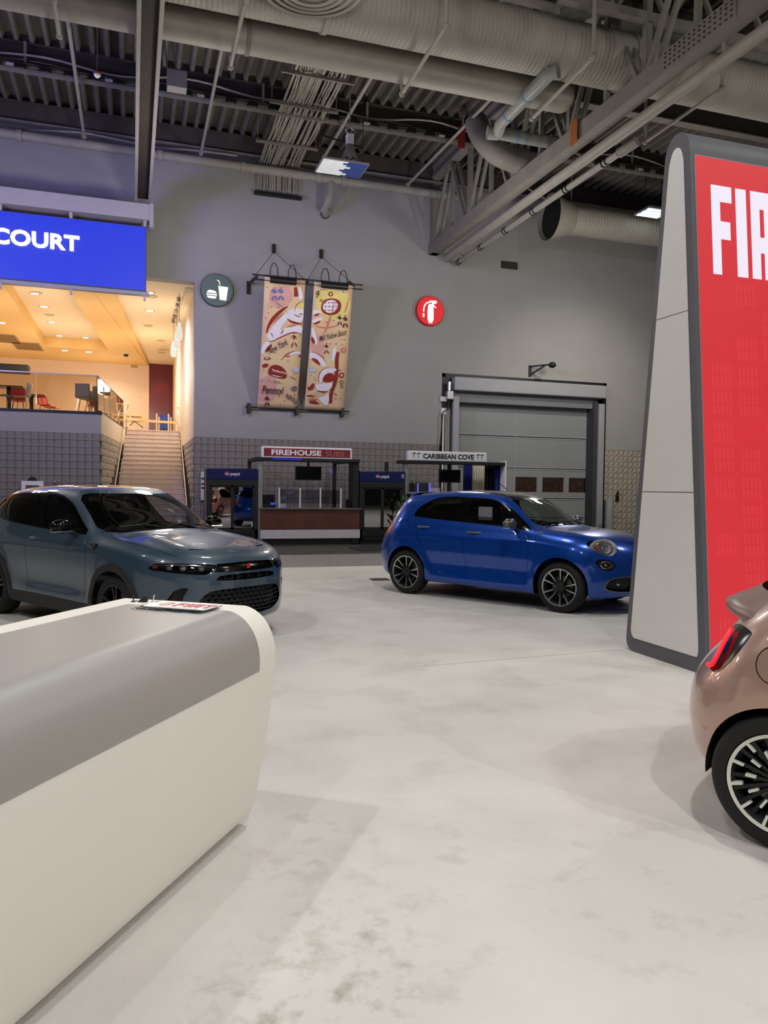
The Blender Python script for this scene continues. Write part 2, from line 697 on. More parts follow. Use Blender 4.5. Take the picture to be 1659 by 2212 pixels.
# food court base wall: scored blocks below, painted band and black cap above
FCZ = 3.68
left = struct('wall_left', MB().box(-12, XC0, WY+.05, WY+.35, -.012, z0w), m_mortar)
struct('wall_left_band', MB().box(-12, XC0, WY, WY+.35, z0w, FCZ-.06), m_paint)
struct('trim_1', MB().box(-12, XC0+.06, WY-.05, WY+.4, FCZ-.06, FCZ), m_black)
rest = []
for j in range(15):
    for i in range(28):
        it = (blk_s[(i*5+j*3) % 5], (XC0-(i+1)*BH+J/2, YB, j*BH+J/2), (1, 0, 0))
        if i < 14 and j > 4:
            place_block(left, *it)
        else:
            rest.append(it)
merged_blocks(left, rest, m_block_smooth)

# stairs: 22 risers up to the food court
ST0, ST1, NST = 24.3, 31.0, 22


def stair_x(y):
    t = (y-24.3)/6.7
    return -.60+.42*t, 1.65+.11*t


stairs = thing('staircase', 'pale concrete staircase rising between block walls to the food court', 'stairs', (.6, ST0, 0))
for k in range(NST):
    y = ST0+(ST1-ST0)*k/NST
    y2 = ST0+(ST1-ST0)*(k+1)/NST
    xa, xb = stair_x(y)
    z = FCZ*(k+1)/NST
    mb = MB().box(xa, xb, y+.015, y2+.02, z-FCZ/NST-.03, z-.04)
    mb.box(xa-.01, xb+.01, y-.012, y2+.015, z-.04, z)
    for u in (.2, .5, .8):
        mb.box(xa+(xb-xa)*u-.004, xa+(xb-xa)*u+.004, y-.014, y+.02, z-FCZ/NST+.005, z-.002)
    mb.build('step', m_stair, stairs, bevel=.004, segs=1)
stair_void = struct('wall_stair_core', MB().box(-1.2, 2.4, ST1, ST1+.2, 0, FCZ-.02), m_mortar)
# splayed side walls beside the stairs: split block below, plaster above
m_cream = M('cream_paint', (226, 205, 170), .7, var=.02)
m_cream_d = M('warm_plaster', (214, 196, 172), .75, var=.03, bump=.05)


def side_wall(name, p0, p1, inner, ztop_a, zblk, upper=None):
    p0, p1 = Vector(p0), Vector(p1)
    d = (p1-p0).normalized()
    n = Vector((-d.y, d.x, 0))*inner     # towards the stairs
    L = (p1-p0).length
    core = MB().obox((p0+p1)/2-n*.1+Vector((0, 0, zblk/2)), d, n, (0, 0, 1), L/2, .1, zblk/2)
    w = struct(name, core, m_mortar)
    up = MB().obox((p0+p1)/2-n*.075+Vector((0, 0, (zblk+ztop_a)/2)), d, n, (0, 0, 1), L/2, .125, (ztop_a-zblk)/2)
    struct(name+'_plaster', up, m_cream_d)
    ex = d if (Vector((-d.y, d.x, 0)).dot(n) < 0) else -d
    for j in range(15):
        s = (.5 if j % 2 else 0)*2*BH
        k = 0
        while s+2*BH < L:
            if j > 3+int(s*.45/BH):
                o = p0+d*(s if ex == d else s+2*BH)+Vector((0, 0, j*BH+J/2))
                place_block(w, blk_w[(k*2+j) % 6], o+ex*(J/2), ex)
            s += 2*BH
            k += 1
    return n


side_wall('wall_stair_left', (XC0, WY+.06, 0), (-.20, 31.0, 0), -1, FCZ-.03, z0w)
side_wall('wall_stair_right', (XC1+.05, WY+.06, 0), (1.85, 31.0, 0), 1, FCZ, z0w)

# handrails: sloping tube on brackets
for nm, sx, lab in (('left', 1, 'slim steel stair handrail on the left side of the staircase'), ('right', -1, 'slim steel stair handrail on the right side of the staircase')):
    h = thing('stair_handrail', lab, 'handrail', (0, ST0, 0), group=None)
    pts = []
    for k in range(9):
        y = ST0+.1+(ST1-ST0)*k/8
        xa, xb = stair_x(y)
        x = xa+.03 if sx > 0 else xb-.03
        pts.append((x, y, FCZ*(y-ST0)/(ST1-ST0)+.9))
    MB().tube(pts+[(pts[-1][0], pts[-1][1]+.35, pts[-1][2])], .022, 10).build('rail', m_chrome, h, smooth=True)
    for k in (1, 3, 5, 7):
        p = Vector(pts[k])
        MB().bar(p, p+Vector((0, .0, -.75)), .022).build('post', m_chrome, h)

# hall shell out of the picture: far side walls and rear wall close the room
m_shell = M('hall_wall_dim', (96, 93, 92), .85, var=.05)
struct('wall_far_left', MB().box(-30.4, -30, -26, WY, -.3, ztop), m_shell)
struct('wall_far_right', MB().box(40, 40.4, -26, WY, -.3, ztop), m_shell)
struct('wall_rear', MB().box(-30, 40, -26.4, -26, -.3, ztop), m_shell)
# ================================================================== CEILING
# trapezoid roof deck, ribs along Y
mb = MB()
pitch, hgt = .335, .20
x = -9.0
prof = []
while x < 26:
    prof += [(x, 0), (x+.085, 0), (x+.125, hgt), (x+.295, hgt)]
    x += pitch
for (a, b_) in zip(prof[:-1], prof[1:]):
    mb.add([(a[0], 8.5, DECK+a[1]), (b_[0], 8.5, DECK+b_[1]), (b_[0], WY, DECK+b_[1]), (a[0], WY, DECK+a[1])], [(0, 1, 2, 3)])
struct('ceiling', mb, m_deck)
struct('ceiling_slab', MB().box(-30, 40, -26, WY, DECK+.22, DECK+.4).box(-30, 40, -26, 8.5, DECK+.02, DECK+.2), m_deck)


def ibeam_x(y, z0, z1, x0, x1, fl, tw, mat):
    mb = MB().box(x0, x1, y-fl/2, y+fl/2, z0, z0+tw).box(x0, x1, y-fl/2, y+fl/2, z1-tw, z1).box(x0, x1, y-.012, y+.012, z0+tw, z1-tw)
    return mb


B_Z = 11.45
for y, lab in ((10.9, 'dark steel purlin beam nearest the camera under the roof deck'), (14.2, 'dark steel purlin beam above the big round duct'), (17.45, 'dark steel purlin beam midway under the roof deck'), (20.35, 'dark steel purlin beam behind the cable tray'), (23.45, 'dark steel purlin beam along the top of the end wall')):
    o = thing('roof_beam', lab, 'beam', (0, y, B_Z))
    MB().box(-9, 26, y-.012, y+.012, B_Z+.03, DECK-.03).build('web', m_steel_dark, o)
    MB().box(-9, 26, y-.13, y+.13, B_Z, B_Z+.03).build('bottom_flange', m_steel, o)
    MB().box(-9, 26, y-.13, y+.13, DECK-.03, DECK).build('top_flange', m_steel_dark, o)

# hanging steel member over the left, two bright flanges and a dark web seen from below
o = thing('steel_girder', 'long steel girder with two pale flange edges running overhead to the blue sign', 'girder', (.3, 14, 9.42))
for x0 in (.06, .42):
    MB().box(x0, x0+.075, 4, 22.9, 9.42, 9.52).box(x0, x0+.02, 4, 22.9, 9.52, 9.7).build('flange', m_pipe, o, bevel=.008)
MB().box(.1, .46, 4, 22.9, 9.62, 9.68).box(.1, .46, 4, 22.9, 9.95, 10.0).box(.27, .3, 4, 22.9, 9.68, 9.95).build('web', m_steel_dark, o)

# main pipe across the top of the end wall, with couplings
PZ, PYY = 10.98, 23.1
o = thing('wall_pipe', 'fat painted pipe running across the whole top of the end wall', 'pipe', (3, PYY, PZ))
xr = on_y(988, 436, PYY).x
MB().cyl((-9, PYY, PZ), (xr, PYY, PZ), .13, 20).build('pipe_run', m_pipe, o, smooth=True)
for x in (-2.9, .75, 3.1, 5.35, 6.15):
    MB().cyl((x-.07, PYY, PZ), (x+.07, PYY, PZ), .16, 20).build('coupling', m_pipe, o, smooth=True)
e0 = Vector((5.75, PYY, PZ-.1))
e1 = on_y(702, 463, WY)
MB().tube([e0, e0+Vector((0, 0, -.3)), e0+Vector((-.05, .03, -.5)), (e0+e1)/2+Vector((-.12, .05, -.35)), e1+Vector((.03, -.15, .05)), e1+Vector((0, .05, 0))], .125, 16).build('elbow', m_pipe, o, smooth=True)
MB().cyl(e1, e1+Vector((0, -.02, 0)), .15, 20).build('escutcheon', m_steel_dark, o, smooth=True)

# thin conduit above it, slack in places
pts = [(on_y(px, py, 23.25)) for px, py in ((0, 277), (60, 281), (175, 285), (230, 296), (290, 309), (345, 320), (430, 325), (560, 343))]
MB().tube(chaikin(pts, 2, False), .03, 8).build('slack_conduit', m_pipe, smooth=True, label='thin slack conduit drooping just above the fat wall pipe', cat='conduit')
pts = [(on_y(px, py, 23.25)) for px, py in ((620, 358), (690, 372), (790, 386), (880, 398), (940, 410))]
MB().tube(chaikin(pts, 2, False), .028, 8).build('thin_conduit', m_pipe, smooth=True, label='thin conduit above the wall pipe right of the cable bundles', cat='conduit')

# sprinkler branch lines running along Y into the wall pipe, at the pipe's height
for i, (px, py, qx, qy, lab) in enumerate((((140, 0, 182, 296, 'sprinkler branch pipe furthest left, left of the steel girder')), ((493, 34, 434, 332, 'sprinkler branch pipe just right of the steel girder')), ((838, 108, 699, 341, 'sprinkler branch pipe passing behind the dome lamp')), ((1060, 216, 878, 402, 'sprinkler branch pipe furthest right, left of the roof truss')))):
    a = on_z(px, py, 11.12)
    b_ = on_z(qx, qy, 11.12)
    x = (a.x+b_.x)/2
    o = thing('sprinkler_branch', lab, 'pipe', (x, 20, 11.12), group='sprinkler branch lines')
    MB().cyl((a.x, a.y-1, 11.12), (b_.x, min(b_.y, PYY), 11.12), .042, 12).build('pipe_run', m_pipe, o, smooth=True)
    MB().cyl((b_.x, min(b_.y, PYY)-.12, 11.12), (b_.x, min(b_.y, PYY), 11.12), .065, 12).build('fitting', m_pipe, o, smooth=True)

# duct hangers: pipes that drop from the deck, run under the duct and rise again
for (p0, p1, p2, lab) in (((116, 0), (128, 78), None, 'short pipe hanger far left under the roof deck'),
                          ((530, 0), (498, 145), (503, 37), 'pipe hanger right of the steel girder'),
                          ((964, 56), (868, 203), (866, 116), 'pipe hanger under the middle of the round duct'),
                          ((1282, 123), (1149, 257), (1149, 203), 'pipe hanger left of the roof truss'),
                          ((1560, 191), (1393, 307), (1393, 238), 'pipe hanger right of the roof truss')):
    z = 9.55
    a, b_ = on_z(p0[0], p0[1], z), on_z(p1[0], p1[1], z)
    o = thing('pipe_hanger', lab, 'pipe', (b_.x, b_.y, z))
    pts = [Vector((a.x, a.y, DECK)), a+Vector((0, 0, .1)), a+Vector((0, .08, 0)), b_-Vector((0, .08, 0))]
    pts += [b_+Vector((0, 0, .1)), Vector((b_.x, b_.y, DECK))]
    MB().tube(pts, .038, 10).build('pipe_run', m_pipe, o, smooth=True)
    for q in (a, b_):
        MB().ball(q, .06, .06, .06, 10, 8).build('elbow_fitting', m_pipe, o, smooth=True)

# spiral duct with standing seams, along X above the stand
DY, DZ, DR = 13.75, 10.37, .53
o = thing('round_duct', 'huge spiral-seamed round duct crossing the ceiling above the dome lamp', 'duct', (6, DY, DZ))


def spiral(x0, x1, y, z, r, step, n=44):
    prof = []
    x = x0
    while x < x1:
        prof += [(r, x), (r, x+step*.8), (r+.004, x+step*.86), (r+.004, x+step*.94)]
        x += step
    return MB().lathe([(a, b-x0) for a, b in prof], (x0, y, z), (1, 0, 0), n)


spiral(-4, 9.6, DY, DZ, DR, .09).build('duct_run', m_duct, o, smooth=.9)
spiral(9.6, 24, DY, DZ, DR*.985, .09).build('duct_run', m_duct, o, smooth=.9)
for x in (3.3, 9.6, 14):
    MB().cyl((x-.05, DY, DZ), (x+.05, DY, DZ), DR+.03, 44).build('joint_band', m_duct, o, smooth=.9)
# smaller plain duct tucked behind it
o = thing('slim_duct', 'slimmer plain duct tucked under and behind the huge spiral duct', 'duct', (4, 14.9, 10.1))
MB().cyl((-4, 14.75, 10.0), (8.7, 14.75, 10.0), .3, 32, cap=False).ball((8.7, 14.75, 10.0), .3, .3, .3, 24, 12).build('duct_run', m_duct, o, smooth=True)
MB().cyl((2, 14.75, 10), (2.08, 14.75, 10), .32, 32).build('joint_band', m_steel, o, smooth=.9)
# round ceiling diffuser hung under the duct, only its lower rings in view
c = on_z(672, -18, 9.75)
o = thing('round_diffuser', 'round ringed air diffuser at the top edge under the huge duct', 'diffuser', (c.x, c.y, 9.75))
for k, r in enumerate((.42, .57, .72, .88)):
    MB().lathe([(r-.05, .02+.03*k), (r, .0+.03*k), (r+.02, .03+.03*k), (r-.03, .06+.03*k)], (c.x, c.y, 9.75), (0, 0, 1), 40).build('ring', m_duct, o, smooth=.9)
MB().cyl((c.x, c.y, 9.8), (c.x, c.y, 10.3), .5, 32).build('neck', m_duct, o, smooth=.9)

# open-ended duct by the wall on the right
RY, RZ, RR = 21.9, 10.28, .46
xl = on_y(1186, 455, RY).x
o = thing('open_duct', 'round duct with a black flared open mouth near the end wall', 'duct', (xl+2, RY, RZ))
spiral(xl+.75, 25, RY, RZ, RR, .11, 36).build('duct_run', m_duct, o, smooth=.9)
MB().lathe([(.72, 0), (.70, .06), (.5, .72), (RR, .78), (RR-.03, .78), (.47, .70), (.66, .06), (.72, 0)], (xl, RY, RZ), (1, 0, 0), 40).build('flared_mouth', m_duct, o, smooth=.9)
MB().cyl((xl+.12, RY, RZ), (xl+.14, RY, RZ), .655, 40).build('mouth_dark_disc', m_black, o)  # black disc stands in for the shade inside the open duct
MB().bar((xl+.8, RY, RZ+RR), (xl+.8, RY, B_Z+.3), .03).build('hanger', m_steel, o)

# roof truss along Y on the right, its end standing on the wall
TX, TZ = 9.35, 9.22
o = thing('roof_truss', 'deep pale steel roof truss running from the end wall overhead to the right', 'truss', (TX, 14, TZ))
MB().box(TX-.16, TX+.16, -4, WY-.02, TZ, TZ+.35).build('bottom_chord', m_steel, o)
MB().box(TX-.15, TX+.15, -4, WY-.05, DECK-.4, DECK-.34).box(TX-.15, TX+.15, -4, WY-.05, DECK-.06, DECK).box(TX-.03, TX+.03, -4, WY-.05, DECK-.36, DECK).build('top_chord', m_steel, o)
y = WY-.25
k = 0
MB().box(TX-.12, TX+.12, WY-.3, WY-.02, TZ, DECK).build('end_post', m_steel, o)
while y > -2:
    for dx in (-.1, .1):
        MB().bar((TX+dx, y-.15, TZ+.35), (TX+dx, y-1.25, DECK-.4), .09).build('diagonal', m_steel, o)
        MB().bar((TX+dx, y-1.45, DECK-.4), (TX+dx, y-2.5, TZ+.35), .09).build('diagonal', m_steel, o)
    MB().bar((TX, y-1.35, TZ+.35), (TX, y-1.35, DECK-.4), .1).build('vertical', m_steel, o)
    MB().bar((TX, y-2.65, TZ+.35), (TX, y-2.65, DECK-.4), .13).build('vertical', m_steel, o)
    y -= 2.7
# splice plates with bolts on the chord
for yc in (11.1,):
    p = MB().box(TX-.185, TX-.165, yc-.9, yc+.9, TZ-.02, TZ+.37).build('splice_plate', m_steel, o)
    for i in range(14):
        for zz in (.06, .15, .24, .31):
            MB().cyl((TX-.185, yc-.82+i*.125, TZ+zz), (TX-.205, yc-.82+i*.125, TZ+zz), .02, 6).build('bolt', m_steel_dark, p)
# pipes slung along the truss, with hanger rings
o = thing('truss_pipe', 'upper fat pipe slung along the right side of the roof truss', 'pipe', (TX+.35, 14, TZ-.12))
MB().cyl((TX+.42, -3, TZ-.10), (TX+.42, WY-.15, TZ-.10), .12, 18).build('pipe_run', m_pipe, o, smooth=True)
for y in (6.5, 9.8):
    MB().cyl((TX+.42, y-.1, TZ-.10), (TX+.42, y+.1, TZ-.10), .15, 18).build('coupling', m_pipe, o, smooth=True)
o = thing('thin_truss_pipe', 'thin pipe with black clamps below the roof truss', 'pipe', (TX+.75, 18, TZ-.3))
yA, yB = on_z(1300, 325, TZ-.22).y, WY-.1
MB().cyl((TX+.78, yA, TZ-.22), (TX+.78, yB, TZ-.22), .075, 14).build('pipe_run', m_pipe, o, smooth=True)
for k in range(6):
    y = yA+.5+(yB-yA-.8)*k/5
    for d in (-.07, .07):
        MB().cyl((TX+.78, y+d-.015, TZ-.22), (TX+.78, y+d+.015, TZ-.22), .095, 14).build('clamp', m_black, o, smooth=True)
MB().cyl((TX+.78, yA, TZ-.22), (TX+.95, yA-.4, TZ-.1), .11, 14).build('end_fitting', m_pipe, o, smooth=True)
for y in (yA+.8, yA+3, yB-.8):
    MB().bar((TX+.78, y, TZ-.2), (TX+.1, y, TZ+.06), .03).build('hanger', m_steel, o)
# small orange tag hung on the truss
p = on_x(1240, 286, TX-.22)
MB().box(TX-.23, TX-.21, p.y-.13, p.y+.13, p.z-.27, p.z+.27).build('orange_tag', M('orange_tag', (150, 82, 30), .6), label='orange rectangular tag hanging on the side of the roof truss', cat='tag', bevel=.01)

# white rainwater pipe with blue bands, left of the truss
o = thing('drain_pipe', 'white drain pipe with blue bands bending under the slim duct', 'pipe', (7.7, 16, 9.6))
m_dr = M('white_pipe', (130, 128, 122), .5, var=.06)
m_bl = M('blue_band', (96, 124, 150), .6)
za = 9.75
p0, p1, p2, p3 = on_z(1186, 160, za), on_z(1082, 266, za), on_z(1076, 288, za), on_z(1200, 310, za)
MB().tube([p0+Vector((.12, -.15, .0)), p0, p0.lerp(p1, .85), p1, p2, p2.lerp(p3, .15), p2.lerp(p3, .5), p3], .135, 16).build('pipe_run', m_dr, o, smooth=True)
for t in (.42, .82):
    q = p0.lerp(p1, t)
    d = (p1-p0).normalized()
    MB().cyl(q-d*.03, q+d*.03, .145, 16).build('band', m_bl, o, smooth=True)
for t in (.3, .45):
    q = p2.lerp(p3, t)
    d = (p3-p2).normalized()
    MB().cyl(q-d*.025, q+d*.025, .145, 16).build('band', m_bl, o, smooth=True)
q = p2+Vector((-.25, .05, .0))
MB().cyl(q, p2, .15, 16).build('clean_out', m_dr, o, smooth=True)
# fat duct elbow below it
o = thing('duct_elbow', 'fat grey duct elbow below the white drain pipe beside the truss', 'duct', (8, 18.6, 9.9))
c0 = on_z(1058, 318, 10.2)
MB().tube(chaikin([c0+Vector((-.05, .9, 1.2)), c0+Vector((-.05, .5, .55)), c0, c0+Vector((.35, -.2, -.3)), c0+Vector((1.6, -.2, -.42))], 3, False), .3, 24).build('duct_run', m_steel, o, smooth=True)

# upper right: cross girders seen past the truss
for pts, w, lab in ((((1215, 40), (1330, -8)), .22, 'short diagonal brace at the top edge left of the truss'), (((1330, 62), (1560, 84)), .5, 'deep cross girder at the top right beyond the truss')):
    a, b_ = on_z(pts[0][0], pts[0][1], 10.9), on_z(pts[1][0], pts[1][1], 10.9)
    d = (b_-a)
    MB().bar(a, a+d*1.0, w, .3).build('cross_girder', m_steel, label=lab, cat='beam', bevel=.01)
a = on_z(1500, 30, 10.9)
o = thing('cross_truss', 'thin cross truss in the top right corner', 'truss', (a.x, a.y, 10.6))
MB().bar((a.x-3, a.y, 11.6), (a.x+6, a.y, 11.6), .16).build('chord', m_steel, o)
MB().bar((a.x-3, a.y, 10.6), (a.x+6, a.y, 10.6), .16).build('chord', m_steel, o)
for k in range(7):
    x = a.x-3+1.2*k
    MB().bar((x, a.y, 10.6), (x+.6, a.y, 11.6), .08).build('diagonal', m_steel, o)
    MB().bar((x+.6, a.y, 11.6), (x+1.2, a.y, 10.6), .08).build('diagonal', m_steel, o)

# power track with black tap-off boxes
TYY, TZZ = 20.15, 11.22
o = thing('power_track', 'long slim power track with black tap-off boxes crossing the ceiling', 'track', (5, TYY, TZZ))
MB().box(-6, 22, TYY+.0, TYY+.02, TZZ+.02, TZZ+.24).build('channel', m_steel, o)
MB().box(-6, 22, TYY-.12, TYY-.09, TZZ, TZZ+.06).build('rail', m_steel, o)
MB().box(-6, 22, TYY+.05, TYY+.08, TZZ+.04, TZZ+.10).build('rail', m_steel, o)
MB().box(-6, 22, TYY-.09, TYY+.05, TZZ+.2, TZZ+.22).build('rail', m_steel_dark, o)
x0 = on_y(44, 187, TYY).x
dx = (on_y(498, 266, TYY).x-x0)/9.0*1.0
m_tag = M('pale_tag', (170, 168, 160), .7)
k = 0
x = x0-2*dx
while x < 21:
    MB().box(x-.13, x+.13, TYY-.13, TYY+.05, TZZ+.05, TZZ+.19).build('tap_box', m_black, o, bevel=.03, segs=1)
    if k % 4 == 1:
        MB().box(x+.25, x+.42, TYY-.13, TYY-.125, TZZ+.08, TZZ+.15).build('tag', m_tag, o)
    x += dx
    k += 1
pts = []
for k in range(40):
    x = -6+k*.7
    pts.append((x, TYY, TZZ+.42+.09*sin(k*1.35)+.05*sin(k*.7)))
MB().tube(chaikin(pts, 1, False), .026, 8).build('slack_cable', m_cable, o, smooth=True)
for k in range(10):
    x = -5.2+k*2.8
    MB().box(x-.03, x+.03, TYY-.02, TYY+.02, TZZ+.2, TZZ+.75).build('clip', m_steel, o)
MB().tube([(x, TYY+.1, TZZ+.33+.04*sin(x*2.1)) for x in [-6+.5*i for i in range(57)]], .018, 6).build('slack_cable', m_cable, o, smooth=True)

# three bundles of grey cable on struts, dropping down the wall
CZ = 11.27
CYE = WY-.16
ca, cb = on_z(582, 405, CZ), on_z(612, 412, CZ)
o = thing('cable_bundles', 'wide run of grey cable bundles crossing the ceiling to the end wall', 'cables', (4, 19, CZ))
rr = random.Random(3)
bund = [((555, 606), (658, 690), 9), ((590, 632), (692, 722), 9), ((612, 640), (722, 758), 8)]
wallx = [(3.62, 4.02), (3.98, 4.3), (4.42, 4.78)]
farx = [(3.55, 3.98), (3.98, 4.28), (4.38, 4.72)]
for (w0, w1), (f0, f1), n in zip(wallx, farx, (9, 9, 8)):
    for k in range(n):
        t = (k+rr.uniform(-.35, .35))/(n-1)
        xw, xf = w0+(w1-w0)*t, f0+(f1-f0)*t
        pts = []
        for i in range(15):
            s = i/14
            y = 12.8+(CYE-12.8)*s
            sag = -.10*abs(sin(s*pi*4.5))*rr.uniform(.4, 1.2)
            pts.append((xf+(xw-xf)*s+rr.uniform(-.03, .03), y, CZ+sag+rr.uniform(-.03, .03)+.05))
        pts.append((xw, CYE+.04, CZ-.3))
        pts.append((xw+rr.uniform(-.02, .02), CYE+.06, CZ-.74-rr.uniform(0, .12)))
        MB().tube(chaikin(pts, 1, False), rr.choice((.017, .021, .024)), 6).build('cable', m_cable, o, smooth=True)
for y, in ((15.9,), (17.9,), (19.4,), (21.7,)):
    MB().box(3.25, 5.0, y-.03, y+.03, CZ-.12, CZ-.06).build('strut', m_steel, o)
    for x in (3.3, 4.95):
        MB().cyl((x, y, CZ-.1), (x, y, DECK), .012, 6).build('rod', m_steel, o)
MB().box(3.5, 4.95, WY-.16, WY-.0, CZ-.84, CZ-.76).build('wall_clamp', m_black, o)

# dome lamp on a hook
LY = 18.6
lc = on_y(755, 345, LY)
o = thing('dome_lamp', 'industrial dome lamp with a pale reflector hanging before the sprinkler pipe', 'lamp', lc)
MB().lathe([(.19, 0), (.2, .02), (.17, .12), (.12, .26), (.09, .36), (.0, .38)], lc, (0, 0, 1), 28).build('shade', m_steel, o, smooth=True)
MB().lathe([(.185, .01), (.15, .1), (.05, .16), (0, .17)], lc, (0, 0, 1), 28).build('reflector', M('pale_reflector', (205, 202, 196), .3, .3), o, smooth=True)
MB().ball(lc+Vector((0, 0, .09)), .05, .05, .07, 12, 8).build('bulb', M('frosted_bulb', (230, 228, 222), .3), o, smooth=True)
MB().box(lc.x-.09, lc.x+.09, LY-.09, LY+.09, lc.z+.36, lc.z+.62).build('ballast_box', m_white, o, bevel=.03)
MB().tube([lc+Vector((.02, 0, .6)), lc+Vector((.1, 0, .72)), lc+Vector((0, 0, .8)), lc+Vector((-.1, 0, .72)), lc+Vector((-.04, 0, .62))], .025, 8).build('hook', m_chrome, o, smooth=True)
MB().cyl(lc+Vector((0, 0, .78)), (lc.x, LY, DECK), .012, 6).build('rod', m_steel, o)
# flat panel under it, white with a blue part
pc = on_y(740, 370, LY+.3)
o = thing('hanging_panel', 'flat hanging panel half white and half blue below the dome lamp', 'panel', pc)
w0, w1 = on_y(690, 372, LY).x, on_y(790, 385, LY).x
MB().box(w0, w1, LY-.35, LY+.55, pc.z-.02, pc.z+.03).build('panel', m_alu, o, bevel=.008)
mid = w0+(w1-w0)*.55
MB().box(w0+.03, mid, LY-.32, LY+.52, pc.z-.026, pc.z-.018).build('white_part', M('panel_white', (222, 226, 226), .5), o)
MB().box(mid, w1-.03, LY-.32, LY+.52, pc.z-.026, pc.z-.018).build('blue_part', M('panel_blue', (38, 58, 120), .5), o)
for k in range(4):
    MB().box(mid-.1-.06*(k % 2), mid+.12, LY-.25+.2*k, LY-.15+.2*k, pc.z-.029, pc.z-.02).build('brush_mark', M('panel_white', (222, 226, 226)) if k % 2 else M('panel_blue', (38, 58, 120)), o)
for x in (w0+.05, w1-.05):
    MB().cyl((x, LY+.1, pc.z), (x, LY+.1, DECK), .008, 6).build('hanging_wire', m_black, o)
MB().bar((w0+.05, LY+.1, pc.z+.72), (w1-.05, LY+.1, pc.z+.56), .04, .03).build('cross_bar', m_black, o)
# small lit fitting behind the tower
fc = on_y(1405, 460, 20.8)
o = thing('lit_fixture', 'small bright ceiling fixture beside the top of the red tower', 'light', fc)
MB().box(fc.x-.35, fc.x+.55, fc.y-.4, fc.y+.4, fc.z, fc.z+.07).build('housing', m_alu, o, bevel=.01)
for k in range(3):
    MB().box(fc.x-.3, fc.x+.5, fc.y-.33+.24*k, fc.y-.17+.24*k, fc.z-.015, fc.z+.002).build('tube', E('cool_tube', (225, 245, 255), 2.2), o)
for x in (-.2, .4):
    MB().cyl((fc.x+x, fc.y, fc.z+.06), (fc.x+x, fc.y, DECK), .01, 6).build('hanging_wire', m_black, o)
# small junction box and red lamp by the girder
p = on_y(382, 176, 18.6)
o = thing('speaker_box', 'pale square speaker box beside the steel girder under the deck', 'speaker', p)
MB().box(p.x-.22, p.x+.22, p.y-.15, p.y+.15, p.z-.2, p.z+.2).build('cabinet', m_pipe, o, bevel=.015)
MB().bar(p+Vector((-.2, 0, .15)), Vector((p.x-.3, p.y+.1, DECK)), .03).bar(p+Vector((0, 0, .2)), Vector((p.x-.15, p.y+.1, DECK)), .03).build('bracket', m_steel, o)
p = on_y(210, 162, 17.6)
o = thing('small_red_lamp', 'tiny dome lamp with a red cap hanging left of the steel girder', 'lamp', p)
MB().ball(p, .07, .07, .06, 12, 8).build('glass', M('frosted_bulb', (230, 228, 222), .3), o, smooth=True)
MB().ball(p+Vector((0, 0, .04)), .09, .09, .05, 12, 6).build('cap', M('dull_red', (110, 30, 26), .5), o, smooth=True)
MB().cyl(p, (p.x, p.y, DECK), .01, 6).build('rod', m_steel, o)
for px, py, yy, lab in ((997, 297, 19.5, 'short dark red banner hanging right of the dome lamp'), (1039, 0, 19, '')):
    if lab:
        p = on_y(px, py, yy)
        MB().box(p.x-.1, p.x+.1, yy-.02, yy+.02, p.z-.28, p.z+.28).box(p.x-.008, p.x+.008, yy-.008, yy+.008, p.z+.28, DECK).build('red_tag', M('dull_red', (110, 30, 26), .5), label=lab, cat='tag')
# ================================================================== FOOD COURT
m_yel = M('ochre_ceiling', (228, 190, 122), .75, var=.02)
m_fcceil = M('cream_ceiling', (232, 214, 178), .75, var=.02)
m_fcwall = M('peach_wall', (226, 200, 168), .75, var=.02)
m_redpanel = M('red_panel', (96, 16, 18), .25, var=.12, scale=3)
FB = 40.5
CE = 7.66
struct('floor_food_court', MB().box(-12, XC0, WY+.3, FB, FCZ-.3, FCZ-.005).box(XC0, 6, ST1, FB, FCZ-.3, FCZ-.005).prism([(XC0, WY+.3), (XC0+.0, WY+.35), (-.3, ST1), (XC0, ST1)], (0, 0, 0), (1, 0, 0), (0, 1, 0), (0, 0, 1), FCZ-.3, FCZ-.005), M('tile_floor', (176, 150, 120), .4, var=.06))
struct('wall_food_court_back', MB().box(-12, .82, FB, FB+.3, FCZ, 9).box(1.98, 6, FB, FB+.3, FCZ, 9).box(.82, 1.98, FB+.05, FB+.3, FCZ, 9), m_fcwall)
struct('wall_food_court_left', MB().box(-12.3, -12, WY, FB, 0, 9), m_fcwall)
struct('wall_food_court_right', MB().box(1.80, 2.1, 31.0, 35.5, FCZ, CE).box(2.0, 2.3, 35.5, FB, FCZ, CE), m_cream)
# jamb above the block on the right of the stair opening up to the ceiling
struct('wall_stair_jamb', MB().box(XC1+.01, XC1+.25, WY+.02, 31.0, FCZ, CE+.02), m_cream_d)
struct('wall_food_court_red', MB().box(.82, 1.98, FB-.0, FB+.06, FCZ, CE), m_redpanel)
